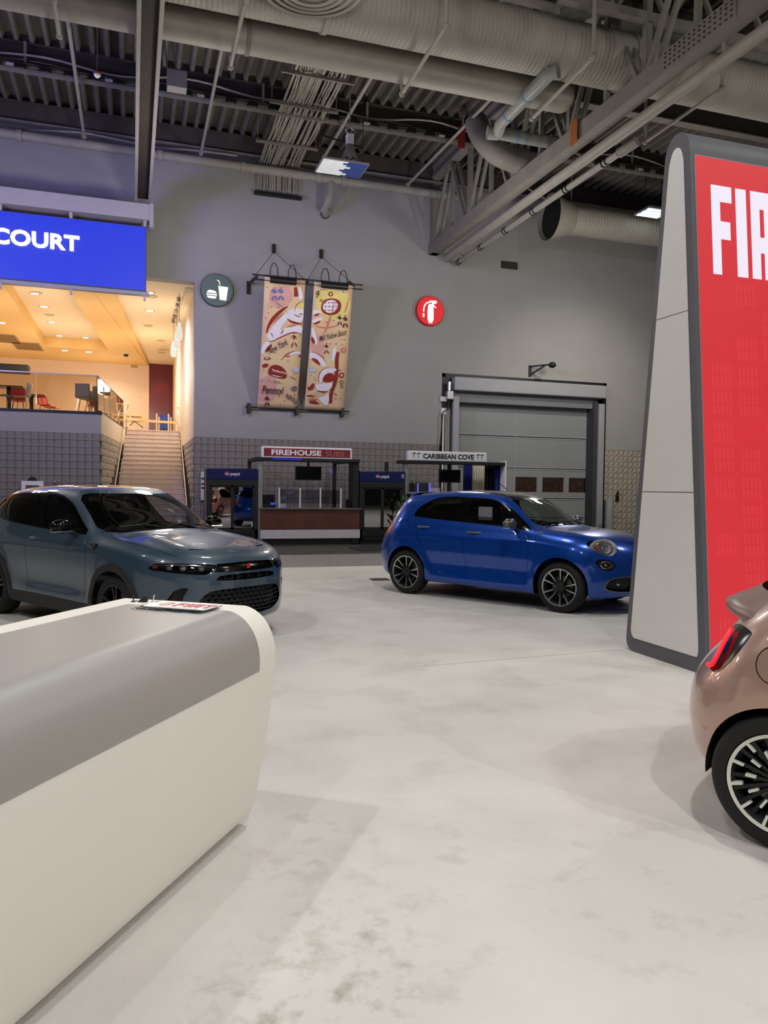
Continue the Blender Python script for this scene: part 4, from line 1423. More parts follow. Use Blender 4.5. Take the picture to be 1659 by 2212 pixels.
def art_left(F, S, Wr):
    F('ground_wash', M('pink_wash', (210, 158, 146), .8, var=.05), [(110, 1700), (330, 1650), (330, 2000), (150, 2040), (100, 1950)])
    F('ground_wash', M('pink_wash', (210, 158, 146)), [(240, 570), (520, 560), (540, 760), (380, 840), (240, 800)])
    F('bowl_white', m_white_ink, [(430, 930), (540, 880), (560, 800), (670, 790), (668, 1010), (560, 1020), (470, 990)])
    F('sleeve_white', m_white_ink, [(190, 1200), (260, 1080), (370, 960), (450, 880), (560, 830), (540, 930), (420, 1010), (380, 1090), (280, 1190)])
    F('shirt_white', m_white_ink, [(200, 1230), (300, 1140), (420, 1080), (660, 1040), (645, 1160), (540, 1130), (430, 1170), (320, 1230)])
    F('sleeve_white', m_white_ink, [(135, 1390), (150, 1300), (200, 1230), (270, 1250), (200, 1330), (160, 1400)])
    F('bowl_wash', m_ylw_ink, [(575, 830), (600, 780), (680, 760), (675, 850), (600, 850)])
    S('brush_stroke', m_red_ink, [(200, 1180), (220, 1060), (300, 940), (420, 840), (500, 800)], 46)
    S('brush_stroke', m_red_lite, [(260, 1060), (350, 950), (470, 860)], 26)
    S('brush_stroke', m_red_ink, [(560, 550), (575, 640), (575, 730)], (36, 54))
    F('face_white', m_white_ink, [(600, 560), (640, 600), (665, 700), (650, 740), (600, 730), (615, 640)])
    S('brush_stroke', m_red_ink, [(440, 940), (500, 1000), (600, 1030), (670, 1030)], 30)
    S('brush_stroke', m_red_ink, [(520, 890), (590, 940), (670, 950)], 12)
    S('brush_stroke', m_red_ink, [(560, 900), (560, 830), (600, 775), (680, 755)], 9)
    S('brush_stroke', m_red_lite, [(590, 905), (640, 915), (672, 910)], 24)
    S('brush_stroke', m_red_lite, [(420, 1080), (520, 1050), (600, 1050)], 26)
    S('brush_stroke', m_red_ink, [(200, 1230), (260, 1250), (340, 1210), (430, 1170), (540, 1130), (620, 1150), (648, 1190)], 14)
    S('brush_stroke', m_red_ink, [(170, 1400), (230, 1330), (290, 1250)], 44)
    S('brush_stroke', m_red_ink, [(250, 1120), (270, 1150), (295, 1220)], 10)
    S('brush_stroke', m_red_ink, [(420, 1070), (400, 1130), (370, 1170)], 12)
    F('hand_white', m_white_ink, [(480, 1400), (560, 1365), (630, 1385), (625, 1440), (580, 1400), (500, 1430)])
    S('brush_stroke', m_red_ink, [(360, 1510), (420, 1440), (470, 1400), (560, 1370), (640, 1370)], 12)
    S('brush_stroke', m_red_ink, [(430, 1420), (470, 1445), (510, 1420)], 14)
    S('brush_stroke', m_red_ink, [(600, 1390), (625, 1440), (620, 1470)], 20)
    F('plate', m_red_ink, [(220, 1640), (240, 1560), (320, 1530), (420, 1580), (465, 1670), (440, 1730), (340, 1710), (240, 1670)])
    for k in range(9):
        x = 265+k*20
        S('plate_highlight', m_white_ink, [(x, 1580+k*7+(k % 3)*16), (x+20, 1600+k*6), (x+26, 1640+k*5)], 11)
    S('plate_highlight', m_white_ink, [(230, 1650), (330, 1690), (440, 1705)], 12)
    F('spoon', m_red_ink, [(160, 1455), (200, 1430), (260, 1445), (250, 1470), (190, 1475)])
    F('spoon', m_white_ink, [(180, 1453), (215, 1442), (245, 1452), (200, 1462)])
    F('roll', m_red_ink, [(140, 1550), (170, 1520), (230, 1520), (225, 1560), (170, 1572)])
    S('brush_stroke', m_grey_ink, [(470, 1680), (540, 1720), (600, 1760)], 12)
    F('blue_cloud', M('pale_blue_ink', (182, 186, 200), .8), [(520, 1600), (560, 1570), (610, 1590), (610, 1650), (540, 1640)])
    S('brush_stroke', m_red_lite, [(520, 1920), (580, 1930)], 30)
    S('brush_stroke', m_red_ink, [(530, 1945), (585, 1955)], 22)
    for (x, y) in ((270, 600), (350, 600)):
        figure(S, m_blue_ink, x+30, y-20, 180, 20)
    figure(S, m_wine_ink, 545, 1140, 210, 13)
    figure(S, m_wine_ink, 210, 1930, 160, 20)
    S('pencil_line', m_grey_ink, [(130, 1900), (140, 2050)], 6)
    S('pencil_line', m_grey_ink, [(240, 600), (210, 1000)], 7)
    S('pencil_line', m_grey_ink, [(170, 660), (380, 800), (520, 960)], 7)
    S('pencil_line', m_grey_ink, [(240, 1770), (330, 1740), (450, 1830)], 7)
    F('stamp', m_grey_ink, [(510, 1830), (585, 1820), (590, 1890), (520, 1895)])
    for (x, y) in ((215, 580), (262, 818), (226, 890), (190, 955), (350, 830), (310, 1390), (135, 1730), (228, 1735), (312, 1772), (355, 1778), (425, 2015), (165, 1595), (470, 1500), (540, 1668), (570, 1666), (375, 2060)):
        F('ink_dot', m_wine_ink, [(x-8, y), (x, y-9), (x+9, y), (x, y+9)])
    Wr('New York', (235, 1410), (475, 1290), (205, 1330), m_dark_ink, .35, .004)
    Wr('Pennsyl', (150, 1935), (430, 1965), (140, 1800), m_dark_ink, .4, .006)
    Wr('vania', (430, 1960), (575, 2075), (480, 1900), m_dark_ink, .3, .004)


def art_right(F, S, Wr):
    F('ground_wash', m_ylw_ink, [(240, 560), (700, 580), (680, 900), (500, 980), (260, 820)])
    F('ground_wash', M('pink_wash', (210, 158, 146)), [(190, 1150), (300, 1120), (360, 1300), (330, 1500), (180, 1350)])
    F('bowl_white', m_white_ink, [(215, 815), (310, 820), (330, 860), (215, 890)])
    S('brush_stroke', m_red_ink, [(205, 885), (260, 885), (320, 850)], 30)
    F('bowl_white', m_white_ink, [(205, 940), (290, 920), (350, 905), (320, 960), (205, 985)])
    S('brush_stroke', m_red_ink, [(195, 995), (270, 985), (330, 940)], 30)
    F('plate', m_red_ink, [(310, 800), (340, 700), (450, 670), (560, 700), (582, 790), (540, 870), (430, 895), (340, 860)])
    F('plate_highlight', m_white_ink, [(330, 800), (360, 720), (450, 690), (530, 720), (530, 800), (470, 860), (390, 860)])
    for k in range(12):
        x, y = 350+(k % 4)*46, 715+(k//4)*48
        S('plate_detail', m_red_ink, [(x, y), (x+18, y+26), (x+30, y+6), (x+34, y+34)], 10)
    for (x, y, r) in ((440, 625, 32), (320, 705, 18)):
        F('blossom', m_red_ink, ell(x, y, r, r, 8))
        F('blossom_core', m_ylw_ink, ell(x, y, r*.5, r*.5, 8))
    F('sleeve_white', m_white_ink, [(195, 1020), (230, 1060), (280, 1230), (235, 1275), (195, 1140)])
    S('brush_stroke', m_red_ink, [(185, 1130), (215, 1210), (240, 1270)], 40)
    F('arm_white', m_white_ink, [(170, 1350), (260, 1370), (340, 1440), (400, 1540), (340, 1560), (270, 1480), (165, 1440)])
    S('brush_stroke', m_red_ink, [(165, 1430), (250, 1460), (330, 1560)], 46)
    S('brush_stroke', m_red_ink, [(165, 1350), (250, 1360), (340, 1430), (400, 1540)], 10)
    F('neck_white', m_white_ink, [(465, 1290), (520, 1310), (500, 1400), (470, 1500), (440, 1480)])
    S('brush_stroke', m_red_ink, [(540, 1310), (515, 1450), (515, 1620), (500, 1760), (440, 1900), (430, 2120)], (44, 46))
    F('head_white', m_white_ink, [(280, 1700), (300, 1610), (370, 1560), (500, 1570), (520, 1600), (440, 1640), (340, 1680), (330, 1740), (300, 1780)])
    F('head_red', m_red_ink, [(330, 1740), (350, 1660), (430, 1620), (500, 1680), (480, 1740), (400, 1760)])
    S('brush_stroke', m_red_ink, [(300, 1780), (280, 1700), (300, 1610), (370, 1560), (520, 1570)], 10)
    F('collar_white', m_white_ink, [(240, 1770), (360, 1780), (470, 1750), (440, 1860), (330, 1880), (240, 1840)])
    S('brush_stroke', m_red_ink, [(235, 1850), (330, 1890), (430, 1870)], 26)
    F('pocket', M('tan_wash', (204, 176, 140), .8), [(230, 1870), (340, 1890), (365, 1930), (320, 1960), (240, 1930)])
    F('apron_white', m_white_ink, [(265, 1950), (340, 1950), (420, 1890), (415, 2060), (360, 2070), (310, 2010)])
    F('bow', m_red_ink, [(140, 1790), (165, 1820), (200, 1760), (235, 1770), (215, 1850), (180, 1850), (150, 1860)])
    S('brush_stroke', m_red_ink, [(105, 1930), (180, 1925), (265, 1945)], 24)
    S('brush_stroke', m_red_lite, [(120, 1990), (200, 1970), (300, 1990)], 40)
    S('brush_stroke', m_red_ink, [(130, 2020), (220, 2010), (330, 2060)], 44)
    F('blue_cloud', M('pale_blue_ink', (182, 186, 200), .8), [(160, 1560), (200, 1530), (270, 1580), (240, 1620), (170, 1620)])
    figure(S, m_dark_ink, 550, 880, 160, 15)
    figure(S, m_wine_ink, 622, 890, 180, 20)
    figure(S, m_wine_ink, 380, 1240, 160, 14)
    S('pencil_line', m_red_lite, [(530, 600), (430, 920), (370, 1100), (300, 1140)], 14)
    S('pencil_line', m_red_lite, [(700, 590), (640, 800), (600, 900)], 14)
    S('pencil_line', m_red_lite, [(200, 980), (300, 1050), (500, 1040), (690, 910)], 12)
    S('pencil_line', m_grey_ink, [(500, 1150), (650, 1250)], 9)
    S('pencil_line', m_grey_ink, [(100, 2060), (240, 2120)], 7)
    for (x, y, m_) in ((605, 1340, m_red_lite), (578, 1670, m_red_ink)):
        F('stamp', m_, [(x-34, y-34), (x+34, y-34), (x+30, y+34), (x-34, y+34)])
        F('stamp_core', M('pink_wash', (210, 158, 146)), [(x-20, y-18), (x+20, y-18), (x+16, y+18), (x-20, y+18)])
    for (x, y) in ((380, 980), (470, 958), (430, 1252), (505, 1255), (580, 1268), (612, 1204), (185, 1660), (230, 1695), (240, 1722), (565, 1980), (350, 1420), (600, 605), (355, 575), (315, 575)):
        F('ink_dot', m_wine_ink, [(x-8, y), (x, y-9), (x+9, y), (x, y+9)])
    for pts in ([(480, 1880), (500, 1930), (530, 1940)], [(490, 1960), (500, 1985), (520, 1990)], [(540, 1580), (550, 1620), (570, 1570)]):
        S('pen_mark', m_dark_ink, pts, 10)
    Wr('9', (250, 680), (295, 670), (248, 590), m_dark_ink, .2)
    Wr('Mill Yellow Sauce', (295, 1225), (640, 1140), (290, 1150), m_dark_ink, .35, .004)
    Wr('Gm', (545, 1730), (560, 1840), (600, 1735), m_dark_ink, .2)


k_l, k_r = 140/815, 160/957
oL, PL = banner('left of two art banners, red brush drawing with New York written on it', (572, 598), (660, 607), (556, 880), (641, 884), (540, 520), k_l, art_left)
oR, PR = banner('right of two art banners, red brush drawing with a heaped plate on top', (679, 609), (762, 617), (657, 884), (741, 888), (640, 530), k_r, art_right)
# ironwork shared by the pair
o = thing('banner_ironwork', 'black iron rods and wall brackets carrying the two art banners', 'bracket', (5, WY, PL[2].z))
r0, r1 = on_y(545, 594, YT), on_y(785, 617, YT)
for dz in (.03, -.10):
    MB().cyl((r0.x, YT+.04, r0.z+dz), (r1.x, YT+.04, r0.z+dz), .022, 10).build('top_rod', m_black, o, smooth=True)
b0, b1 = on_y(530, 879, YBt), on_y(756, 888, YBt)
MB().cyl((b0.x, YBt+.03, b0.z), (b1.x, YBt+.03, b0.z), .022, 10).build('bottom_rod', m_black, o, smooth=True)
for px in (538, 641, 740):
    x = on_y(px, 884, YBt).x
    MB().box(x-.05, x+.05, YBt-.04, WY, b0.z-.17, b0.z+.12).build('bottom_bracket', m_black, o, bevel=.01)
for px, wx in ((556, 537), (666, 655), (766, 755)):
    q = on_y(px, 604, YT)
    w = on_y(wx, 622, WY-.04)
    MB().bar((q.x, YT-.03, r0.z-.02), (w.x, WY-.04, w.z+.12), .05, .08).build('arm', m_black, o)
    MB().box(w.x-.055, w.x+.055, WY-.05, WY, w.z-.18, w.z+.2).build('wall_plate', m_black, o)
for px, py in ((591.5, 537), (694, 548.5)):
    w = on_y(px, py, WY-.05)
    MB().box(w.x-.05, w.x+.05, WY-.1, WY, w.z-.13, w.z+.13).build('anchor_plate', m_black, o, bevel=.01)
    pair = (552, 660) if px < 640 else (664, 766)
    for e in pair:
        q = on_y(e, 600, YT)
        MB().cyl((w.x, WY-.08, w.z-.1), (q.x, YT, r0.z), .008, 6).build('stay_wire', m_black, o)
# picture lights
for (x0, x1, yy, lab) in ((584, 640, 607, 'black picture light over the left art banner'), (695, 751, 618, 'black picture light over the right art banner')):
    a_, b2 = on_y(x0, yy-3, YT-.16), on_y(x1, yy+3, YT-.16)
    z = (a_.z+b2.z)/2
    o = thing('picture_light', lab, 'lamp', ((a_.x+b2.x)/2, YT, z))
    MB().cyl((a_.x, YT-.16, z), (b2.x, YT-.16, z), .085, 18).build('hood', m_black, o, smooth=.7)
    MB().cyl((a_.x+.05, YT-.1, z+.13), (b2.x, YT-.1, z+.13), .018, 8).build('rod', m_black, o)
    for t in (.08, .78):
        x = a_.x+(b2.x-a_.x)*t
        MB().tube([(x-.04, YT+.05, z+.05), (x-.03, YT+.02, z+.35), (x+.02, YT-.03, z+.5), (x+.1, YT-.08, z+.5), (x+.15, YT-.12, z+.35), (x+.17, YT-.15, z+.05)], .014, 8).build('gooseneck', m_black, o, smooth=True)

# ------------------------------------------------------------------ roll-up dock door
D = lambda px, py, y=WY: on_y(px, py, y)
hx0_ = D(985, 830, WY-.2).x
o = struct('door_1', MB().box(DX0, DX1, WY+.5, WY+.55, -.012, DZ1), M('door_grey', (150, 150, 148), .55, var=.04, scale=1))
m_door = M('door_panel_grey', (132, 134, 132), .5, var=.03, scale=1)
m_jamb = M('jamb_grey', (150, 150, 152), .5, var=.04)
zz = [D(988, 843).z+.02, D(1130, 942).z, D(1130, 1011).z, D(1130, 1077).z, .62, 0]
px0, px1 = D(986, 900).x, D(1284, 900).x
wins = [(1050, 1092), (1112, 1160), (1171, 1218), (1228, 1273)]
for i in range(5):
    z1_, z0_ = zz[i]-.012, zz[i+1]+.012
    if i == 2:
        xs = [px0]
        for a_, b2 in wins:
            xs += [D(a_, 1046, WY+.42).x, D(b2, 1046, WY+.42).x]
        xs.append(px1)
        wz0, wz1 = D(1170, 1064, WY+.42).z, D(1170, 1031, WY+.42).z
        mb = MB().box(px0, px1, WY+.4, WY+.45, z0_, wz0).box(px0, px1, WY+.4, WY+.45, wz1, z1_)
        for k in range(0, len(xs), 2):
            mb.box(xs[k], xs[k+1], WY+.4, WY+.45, wz0, wz1)
        pn = mb.build('door_panel', m_door, o)
        for k in range(1, len(xs)-1, 2):
            MB().box(xs[k]+.02, xs[k+1]-.02, WY+.42, WY+.43, wz0+.02, wz1-.02).build('window_pane', G('dock_glass', (205, 200, 196), .06), pn)
    else:
        MB().box(px0, px1, WY+.4, WY+.45, z0_, z1_).build('door_panel', m_door, o)
    if i:
        MB().box(px0, px1, WY+.385, WY+.40, zz[i]-.05, zz[i]-.02).box(px0, px1, WY+.385, WY+.4, zz[i]+.02, zz[i]+.05).build('seam_rib', m_jamb, o)
MB().box(D(1050, 1000).x-.6, px1-.1, WY+.436, WY+.44, 1.4, 2.4).build('curtain_behind', M('dim_red_brown', (168, 146, 140), .8, var=.4, scale=8), o)
MB().box(DX0, hx0_, WY+.0, WY+.3, D(970, 862).z, DZ1).build('black_recess', m_black, o)
mid = D(1127, 900).x
MB().box(mid-.012, mid+.012, WY+.392, WY+.40, 0, zz[0]).build('centre_seam', m_jamb, o)
MB().box(DX0, DX0+.12, WY-.01, WY+.4, 0, DZ1).box(DX1-.12, DX1, WY-.01, WY+.4, 0, DZ1).box(DX0, DX1, WY-.01, WY+.4, DZ1-.12, DZ1).build('black_reveal', m_black, o)
hz0, hz1 = D(1150, 848).z, D(1150, 826).z
hx0, hx1 = D(983, 830, WY-.25).x, D(1311, 846, WY-.25).x
hz0, hz1 = D(1100, 849, WY-.25).z, D(1100, 820, WY-.25).z
MB().box(hx0, hx1, WY-.25, WY+.3, hz0, hz1).build('roll_housing', m_jamb, o, bevel=.04)
MB().box(hx0+.1, hx1-.2, WY+.05, WY+.38, hz0-.35, hz0).build('lintel', M('lintel_grey', (112, 112, 114), .6), o)
for xa, xb, w in ((D(976, 900).x, D(989, 900).x, 0), (D(1289, 950).x, D(1301, 950).x, 1)):
    MB().box(xa, xb, WY-.12, WY+.02, 0, hz0-.18).build('guide_rail', m_jamb, o, bevel=.01)
MB().box(D(1280, 950).x, D(1289, 950).x, WY-.05, WY+.4, 0, hz0-.1).build('side_seal', M('seal_dark', (54, 54, 56), .7), o)
MB().cyl((D(1303, 1090).x, WY-.1, 0), (D(1303, 1090).x, WY-.1, D(1303, 1080).z), .09, 14).build('guard_post', m_black, o, smooth=True)
# opener and conduit
o = thing('door_opener', 'small silver door motor with dangling cables left of the dock door', 'motor', D(972, 845, WY-.2))
p = D(972, 850, WY-.2)
MB().box(p.x-.12, p.x+.1, WY-.3, WY-.05, p.z-.2, p.z+.08).build('gear_box', m_alu, o, bevel=.02)
MB().cyl((p.x, WY-.18, p.z+.08), (p.x, WY-.18, p.z+.38), .07, 12).build('motor', m_chrome, o, smooth=.7)
MB().tube([(p.x, WY-.2, p.z-.2), (p.x-.05, WY-.2, p.z-.5), (p.x-.22, WY-.15, p.z-.62), (p.x-.25, WY-.1, p.z-1.3), (p.x-.3, WY-.08, p.z-1.9)], .02, 8).build('cable', m_black, o, smooth=True)
p = D(957, 862, WY-.06)
o = thing('electrical_conduit', 'white conduit with two junction boxes left of the dock door', 'conduit', p)
MB().box(p.x-.09, p.x+.12, WY-.1, WY, p.z-.08, p.z+.08).build('junction_box', m_white, o, bevel=.01)
p2 = D(958, 888, WY-.06)
MB().box(p2.x-.08, p2.x+.08, WY-.1, WY, p2.z-.1, p2.z+.1).build('junction_box', m_white, o, bevel=.01)
MB().cyl((p2.x, WY-.05, .4), (p2.x, WY-.05, p2.z), .03, 10).build('conduit_run', m_white, o, smooth=True)
MB().cyl((p2.x+.2, WY-.04, .4), (p2.x+.2, WY-.04, p.z-.3), .03, 10).build('conduit_run', m_pipe, o, smooth=True)
# camera on a bracket above the door
p = D(1145, 802, WY-.03)
o = thing('bracket_camera', 'black camera on a triangular wall bracket above the dock door', 'camera', p)
MB().box(p.x-.04, p.x+.04, WY-.06, WY, p.z-.18, p.z+.2).build('wall_plate', m_black, o)
MB().bar(p+Vector((0, -.03, .16)), p+Vector((.42, -.65, .16)), .05).bar(p+Vector((0, -.03, -.12)), p+Vector((.3, -.45, .14)), .05).build('bracket_arm', m_black, o)
MB().ball(p+Vector((.45, -.7, .14)), .13, .13, .1, 14, 8).build('camera_head', m_black, o, smooth=True)
# bollard and little thermostat on the right
p = on_z(1317, 1150, 0)
by = WY-.9
bx0, bx1, bzt = on_y(1309, 1100, by).x, on_y(1325, 1100, by).x, on_y(1317, 1075, by).z
MB().lathe([((bx1-bx0)/2, 0), ((bx1-bx0)/2, bzt-.05), ((bx1-bx0)/2*.9, bzt-.01), (0, bzt)], ((bx0+bx1)/2, by, -.012), (0, 0, 1), 24).build('bollard', M('bollard_grey', (128, 128, 126), .5), smooth=.7, label='grey steel bollard before the split block wall right of the dock door', cat='bollard')
p = on_y(1332, 1074, YB-.05)
o = thing('call_box', 'small black call box on the split block wall above the bollard', 'box', p)
MB().box(p.x-.06, p.x+.06, YB-.12, YB, p.z-.13, p.z+.06).build('case', m_black, o, bevel=.01)
MB().prism([(-.07, .08), (.03, .08), (.01, .24), (-.02, .2)], (p.x, YB-.1, p.z), EX, EZ, EN, 0, .05).build('hook', m_black, o)
# ================================================================== FOOD STANDS
SYF = 21.0


def pt(px, py, y=SYF):
    return on_y(px, py, y)


m_navy = M('cooler_navy', (16, 26, 66), .35, var=.05)
m_cool_in = M('cooler_inside', (28, 30, 34), .5)
m_cglass = G('cooler_glass', (120, 128, 135), .30, .02)


def globe(parent, c, r):
    """round red, white and blue drink emblem"""
    n = 30
    top, bot = [], []
    mb = MB()
    up = [(r*cos(a), r*sin(a)) for a in [radians(8)+radians(174)*i/n for i in range(n+1)]]
    wave = [(-r*.95+1.9*r*i/12, r*.10+r*.22*sin(i/12*2*pi)*1.0) for i in range(13)]
    MB().prism(up+wave, c, EX, EZ, EN, 0, .004).build('emblem_red', M('emblem_red', (190, 40, 44), .4), parent)
    lo = [(r*cos(a), r*sin(a)) for a in [radians(200)+radians(150)*i/n for i in range(n+1)]]
    wave2 = [(r*.9-1.8*r*i/12, -r*.32+r*.2*sin((1-i/12)*2*pi)) for i in range(13)]
    MB().prism(lo+wave2, c, EX, EZ, EN, 0, .004).build('emblem_blue', M('emblem_blue', (30, 60, 150), .4), parent)
    MB().cyl(c+Vector((0, .004, 0)), c+Vector((0, .001, 0)), r*1.02, 32).build('emblem_white', M('emblem_white', (225, 225, 228), .4), parent)


def cooler(x0, x1, label, zt, loopmark):
    o = thing('drinks_cooler', label, 'fridge', ((x0+x1)/2, SYF+.35, 0))
    y0, y1 = SYF+.06, SYF+.8
    MB().box(x0, x0+.05, y0, y1, .1, zt).box(x1-.05, x1, y0, y1, .1, zt).box(x0, x1, y0, y1, zt-.05, zt).box(x0, x1, y0, y1, .1, .4).box(x0+.05, x1-.05, y1-.05, y1, .4, zt-.05).build('cabinet', m_navy, o, bevel=.01)
    MB().box(x0+.05, x1-.05, y1-.07, y1-.05, .4, zt-.32).build('liner', m_cool_in, o)
    MB().box(x0-.005, x1+.005, SYF, y0, zt-.31, zt).build('lit_header', M('header_blue', (17, 28, 74), .25, var=.06), o, bevel=.02)
    MB().box(x0, x1, SYF+.0, y0, zt-.46, zt-.31).box(x0, x0+.1, SYF, y0, .1, zt-.46).box(x1-.1, x1, SYF, y0, .1, zt-.46).box(x0, x1, SYF, y0, .1, .42).build('door_surround', m_black, o, bevel=.006)
    MB().box(x0+.06, x1-.06, SYF+.05, y1, -.012, .1).build('plinth', m_black, o)
    xm = (x0+x1)/2
    for a_, b2 in ((x0+.1, xm), (xm, x1-.1)):
        d = MB().box(a_, a_+.045, SYF+.01, SYF+.05, .42, zt-.46).box(b2-.045, b2, SYF+.01, SYF+.05, .42, zt-.46).box(a_, b2, SYF+.01, SYF+.05, .42, .47).box(a_, b2, SYF+.01, SYF+.05, zt-.5, zt-.46).build('sliding_door', m_black, o)
        MB().box(a_+.045, b2-.045, SYF+.025, SYF+.033, .47, zt-.5).build('glass_pane', m_cglass, d)
    for z in (.75, 1.05, 1.35):
        MB().box(x0+.07, x1-.07, SYF+.12, y1-.08, z, z+.02).build('shelf', m_alu, o)
    for k in range(7):
        x = x0+.06+(x1-x0-.12)*k/7
        MB().box(x+.01, x+(x1-x0-.12)/7-.01, SYF-.006, SYF+.002, .16, .34).build('vent_slot', m_black_gloss, o)
    w = x1-x0
    c = Vector((x0+.39*w, SYF-.003, zt-.145))
    globe(o, c, .062)
    word('brand_word', 'pepsi', (c.x+.09, SYF-.001, zt-.215), (.245, 0, 0), (0, 0, .115), M('header_white', (222, 224, 230), .4), o, bold=.01)
    if loopmark:
        MB().tube(chaikin([(x1-.10, SYF-.005, zt-.2), (x1-.12, SYF-.005, zt-.1), (x1-.06, SYF-.005, zt-.07), (x1-.05, SYF-.005, zt-.12), (x1-.09, SYF-.005, zt-.16), (x1-.02, SYF-.005, zt-.2)], 2, False), .008, 6).build('scribble', M('header_white', (222, 224, 230), .4), o)
    else:
        MB().box(x1-.17, x1-.10, SYF+.018, SYF+.024, .5, .62).build('door_sticker', M('header_white', (222, 224, 230), .4), o)
    return o


zt = pt(500, 1012).z
cooler(pt(447, 1012).x, pt(558, 1015).x, 'navy drinks cooler with two glass doors left of the wooden food counter', zt, False)
cooler(pt(778, 1019).x, pt(876, 1021).x, 'navy drinks cooler with two glass doors right of the wooden food counter', zt, True)
# things on the wall beside the left cooler
p = on_y(441, 1055, WY-.08)
o = thing('wall_dispenser', 'pale wall panel with a dark strip left of the left drinks cooler', 'panel', p)
MB().box(p.x-.1, p.x+.12, WY-.1, WY-.03, 1.15, 2.02).build('panel', M('pale_panel', (196, 194, 190), .5), o, bevel=.01)
for z in (1.78, 1.62, 1.5):
    MB().box(p.x-.09, p.x+.1, WY-.108, WY-.1, z, z+.05).build('strip', m_black, o)


# --- wooden counter stand with the red sign
x0, x1 = pt(557, 1000).x, pt(777, 1000).x
zb0, zb1 = pt(660, 997).z, pt(660, 989.5).z
o = thing('food_stand', 'food stand frame with black canopy bar and red sign above the wooden counter', 'stall', ((x0+x1)/2, SYF, 0))
MB().box(x0-.08, x1, SYF-.05, SYF+.55, zb0, zb1).build('canopy_bar', m_black, o, bevel=.01)
MB().box(pt(557, 1040).x, pt(568, 1040).x, SYF+.05, SYF+.2, 0, zb0).build('post', m_alu, o, bevel=.01)
MB().box(pt(763, 1040).x, pt(776, 1040).x, SYF+.02, SYF+.5, 0, zb0).build('post', m_black, o, bevel=.01)
for x in (x0+.1, x1-.15):
    MB().box(x-.05, x+.05, SYF+2.2, SYF+2.3, 0, zb1).build('rear_post', m_black, o)
    MB().box(x-.05, x+.05, SYF+.4, SYF+2.3, zb0, zb1).build('side_beam', m_black, o)
s0, s1 = pt(566, 964), pt(760, 968.5)
z0_, z1_ = pt(662, 991).z+.0, pt(662, 966).z
MB().box(s0.x, s1.x, SYF-.02, SYF+.2, z0_, z1_).build('sign_box', M('sign_white', (224, 222, 222), .4), o, bevel=.012)
fr = MB().box(s0.x+.05, s1.x-.05, SYF-.03, SYF-.015, z0_+.05, z1_-.05).build('sign_face', M('sign_maroon', (122, 26, 44), .4, var=.12, scale=3), o)
h = z1_-z0_
W_ = s1.x-s0.x
word('sign_word', 'FIREHOUSE', (s0.x+.10*W_, SYF-.031, z0_+.26*h), (.55*W_, 0, 0), (0, 0, .47*h), M('sign_letter_white', (232, 226, 226), .4), o, bold=.03)
word('sign_word', 'SUBS', (s0.x+.70*W_, SYF-.031, z0_+.26*h), (.21*W_, 0, 0), (0, 0, .42*h), M('sign_letter_tan', (176, 112, 100), .4), o, bold=-.008)
MB().box(x0+.4, x0+1.2, SYF-.056, SYF-.048, zb0+.03, zb1-.01).build('led_strip', E('blue_led', (16, 16, 190), .6), o)
# counter
cx0, cx1 = pt(563, 1100).x, pt(778, 1100).x
zc = pt(670, 1097.5).z
z_w, z_l = pt(670, 1142).z, pt(670, 1163).z
o = thing('food_counter', 'wooden food counter with a white band and black kick under the red sign', 'counter', ((cx0+cx1)/2, SYF, 0))
MB().box(cx0-.04, cx1+.04, SYF-.06, SYF+.75, zc-.04, zc).build('worktop', M('counter_top', (98, 96, 98), .3), o, bevel=.008)
m_wd = M('mahogany_laminate', (92, 50, 36), .4, var=.25, scale=2.5)
MB().box(cx0, cx1, SYF, SYF+.7, z_w, zc-.04).build('wood_panel', m_wd, o)
MB().box(cx0, cx1, SYF-.012, SYF+.7, z_w-.02, z_w+.015).build('edge_strip', M('strip_brown', (70, 44, 36), .4), o)
MB().box(cx0, cx1, SYF-.005, SYF+.7, z_l, z_w-.02).build('white_band', M('band_white', (196, 190, 190), .5), o)
MB().box(cx0+.02, cx1-.02, SYF+.06, SYF+.7, -.012, z_l).build('kick_panel', m_black, o)
# screen hanging in the stand
p0, p1 = pt(638, 1007, SYF+.45), pt(694, 1038, SYF+.45)
o = thing('menu_screen', 'black switched-off screen hanging from the canopy bar over the wooden counter', 'screen', ((p0.x+p1.x)/2, SYF+.45, p1.z))
MB().box(p0.x, p1.x, SYF+.42, SYF+.48, p1.z, p0.z).build('panel', m_black, o, bevel=.008)
MB().box(p0.x+.03, p1.x-.03, SYF+.414, SYF+.422, p1.z+.03, p0.z-.03).build('display', m_black_gloss, o)
MB().cyl(((p0.x+p1.x)/2, SYF+.46, p0.z), ((p0.x+p1.x)/2, SYF+.46, zb0), .03, 10).build('drop_pole', m_black, o)
# sneeze-guard posts with clear panes
m_clear = G('sneeze_glass', (214, 214, 220), .02)
o = thing('sneeze_guard', 'clear sneeze guard on four pale posts along the wooden counter', 'screen', ((cx0+cx1)/2, SYF+.15, zc))
xs = [pt(px, 1075, SYF+.15).x for px in (603, 648, 692, 736)]
zt_ = pt(648, 1054, SYF+.15).z
for x in xs:
    MB().box(x-.022, x+.022, SYF+.12, SYF+.18, zc, zt_).build('post', M('post_cream', (206, 200, 184), .4), o, bevel=.005)
for a_, b2 in zip(xs[:-1], xs[1:]):
    MB().box(a_+.022, b2-.022, SYF+.145, SYF+.153, zc+.12, zt_-.05).build('pane', m_clear, o)
    MB().cyl(((a_+b2)/2, SYF+.15, zc), ((a_+b2)/2, SYF+.15, zc+.05), .03, 10).build('knob', m_chrome, o)
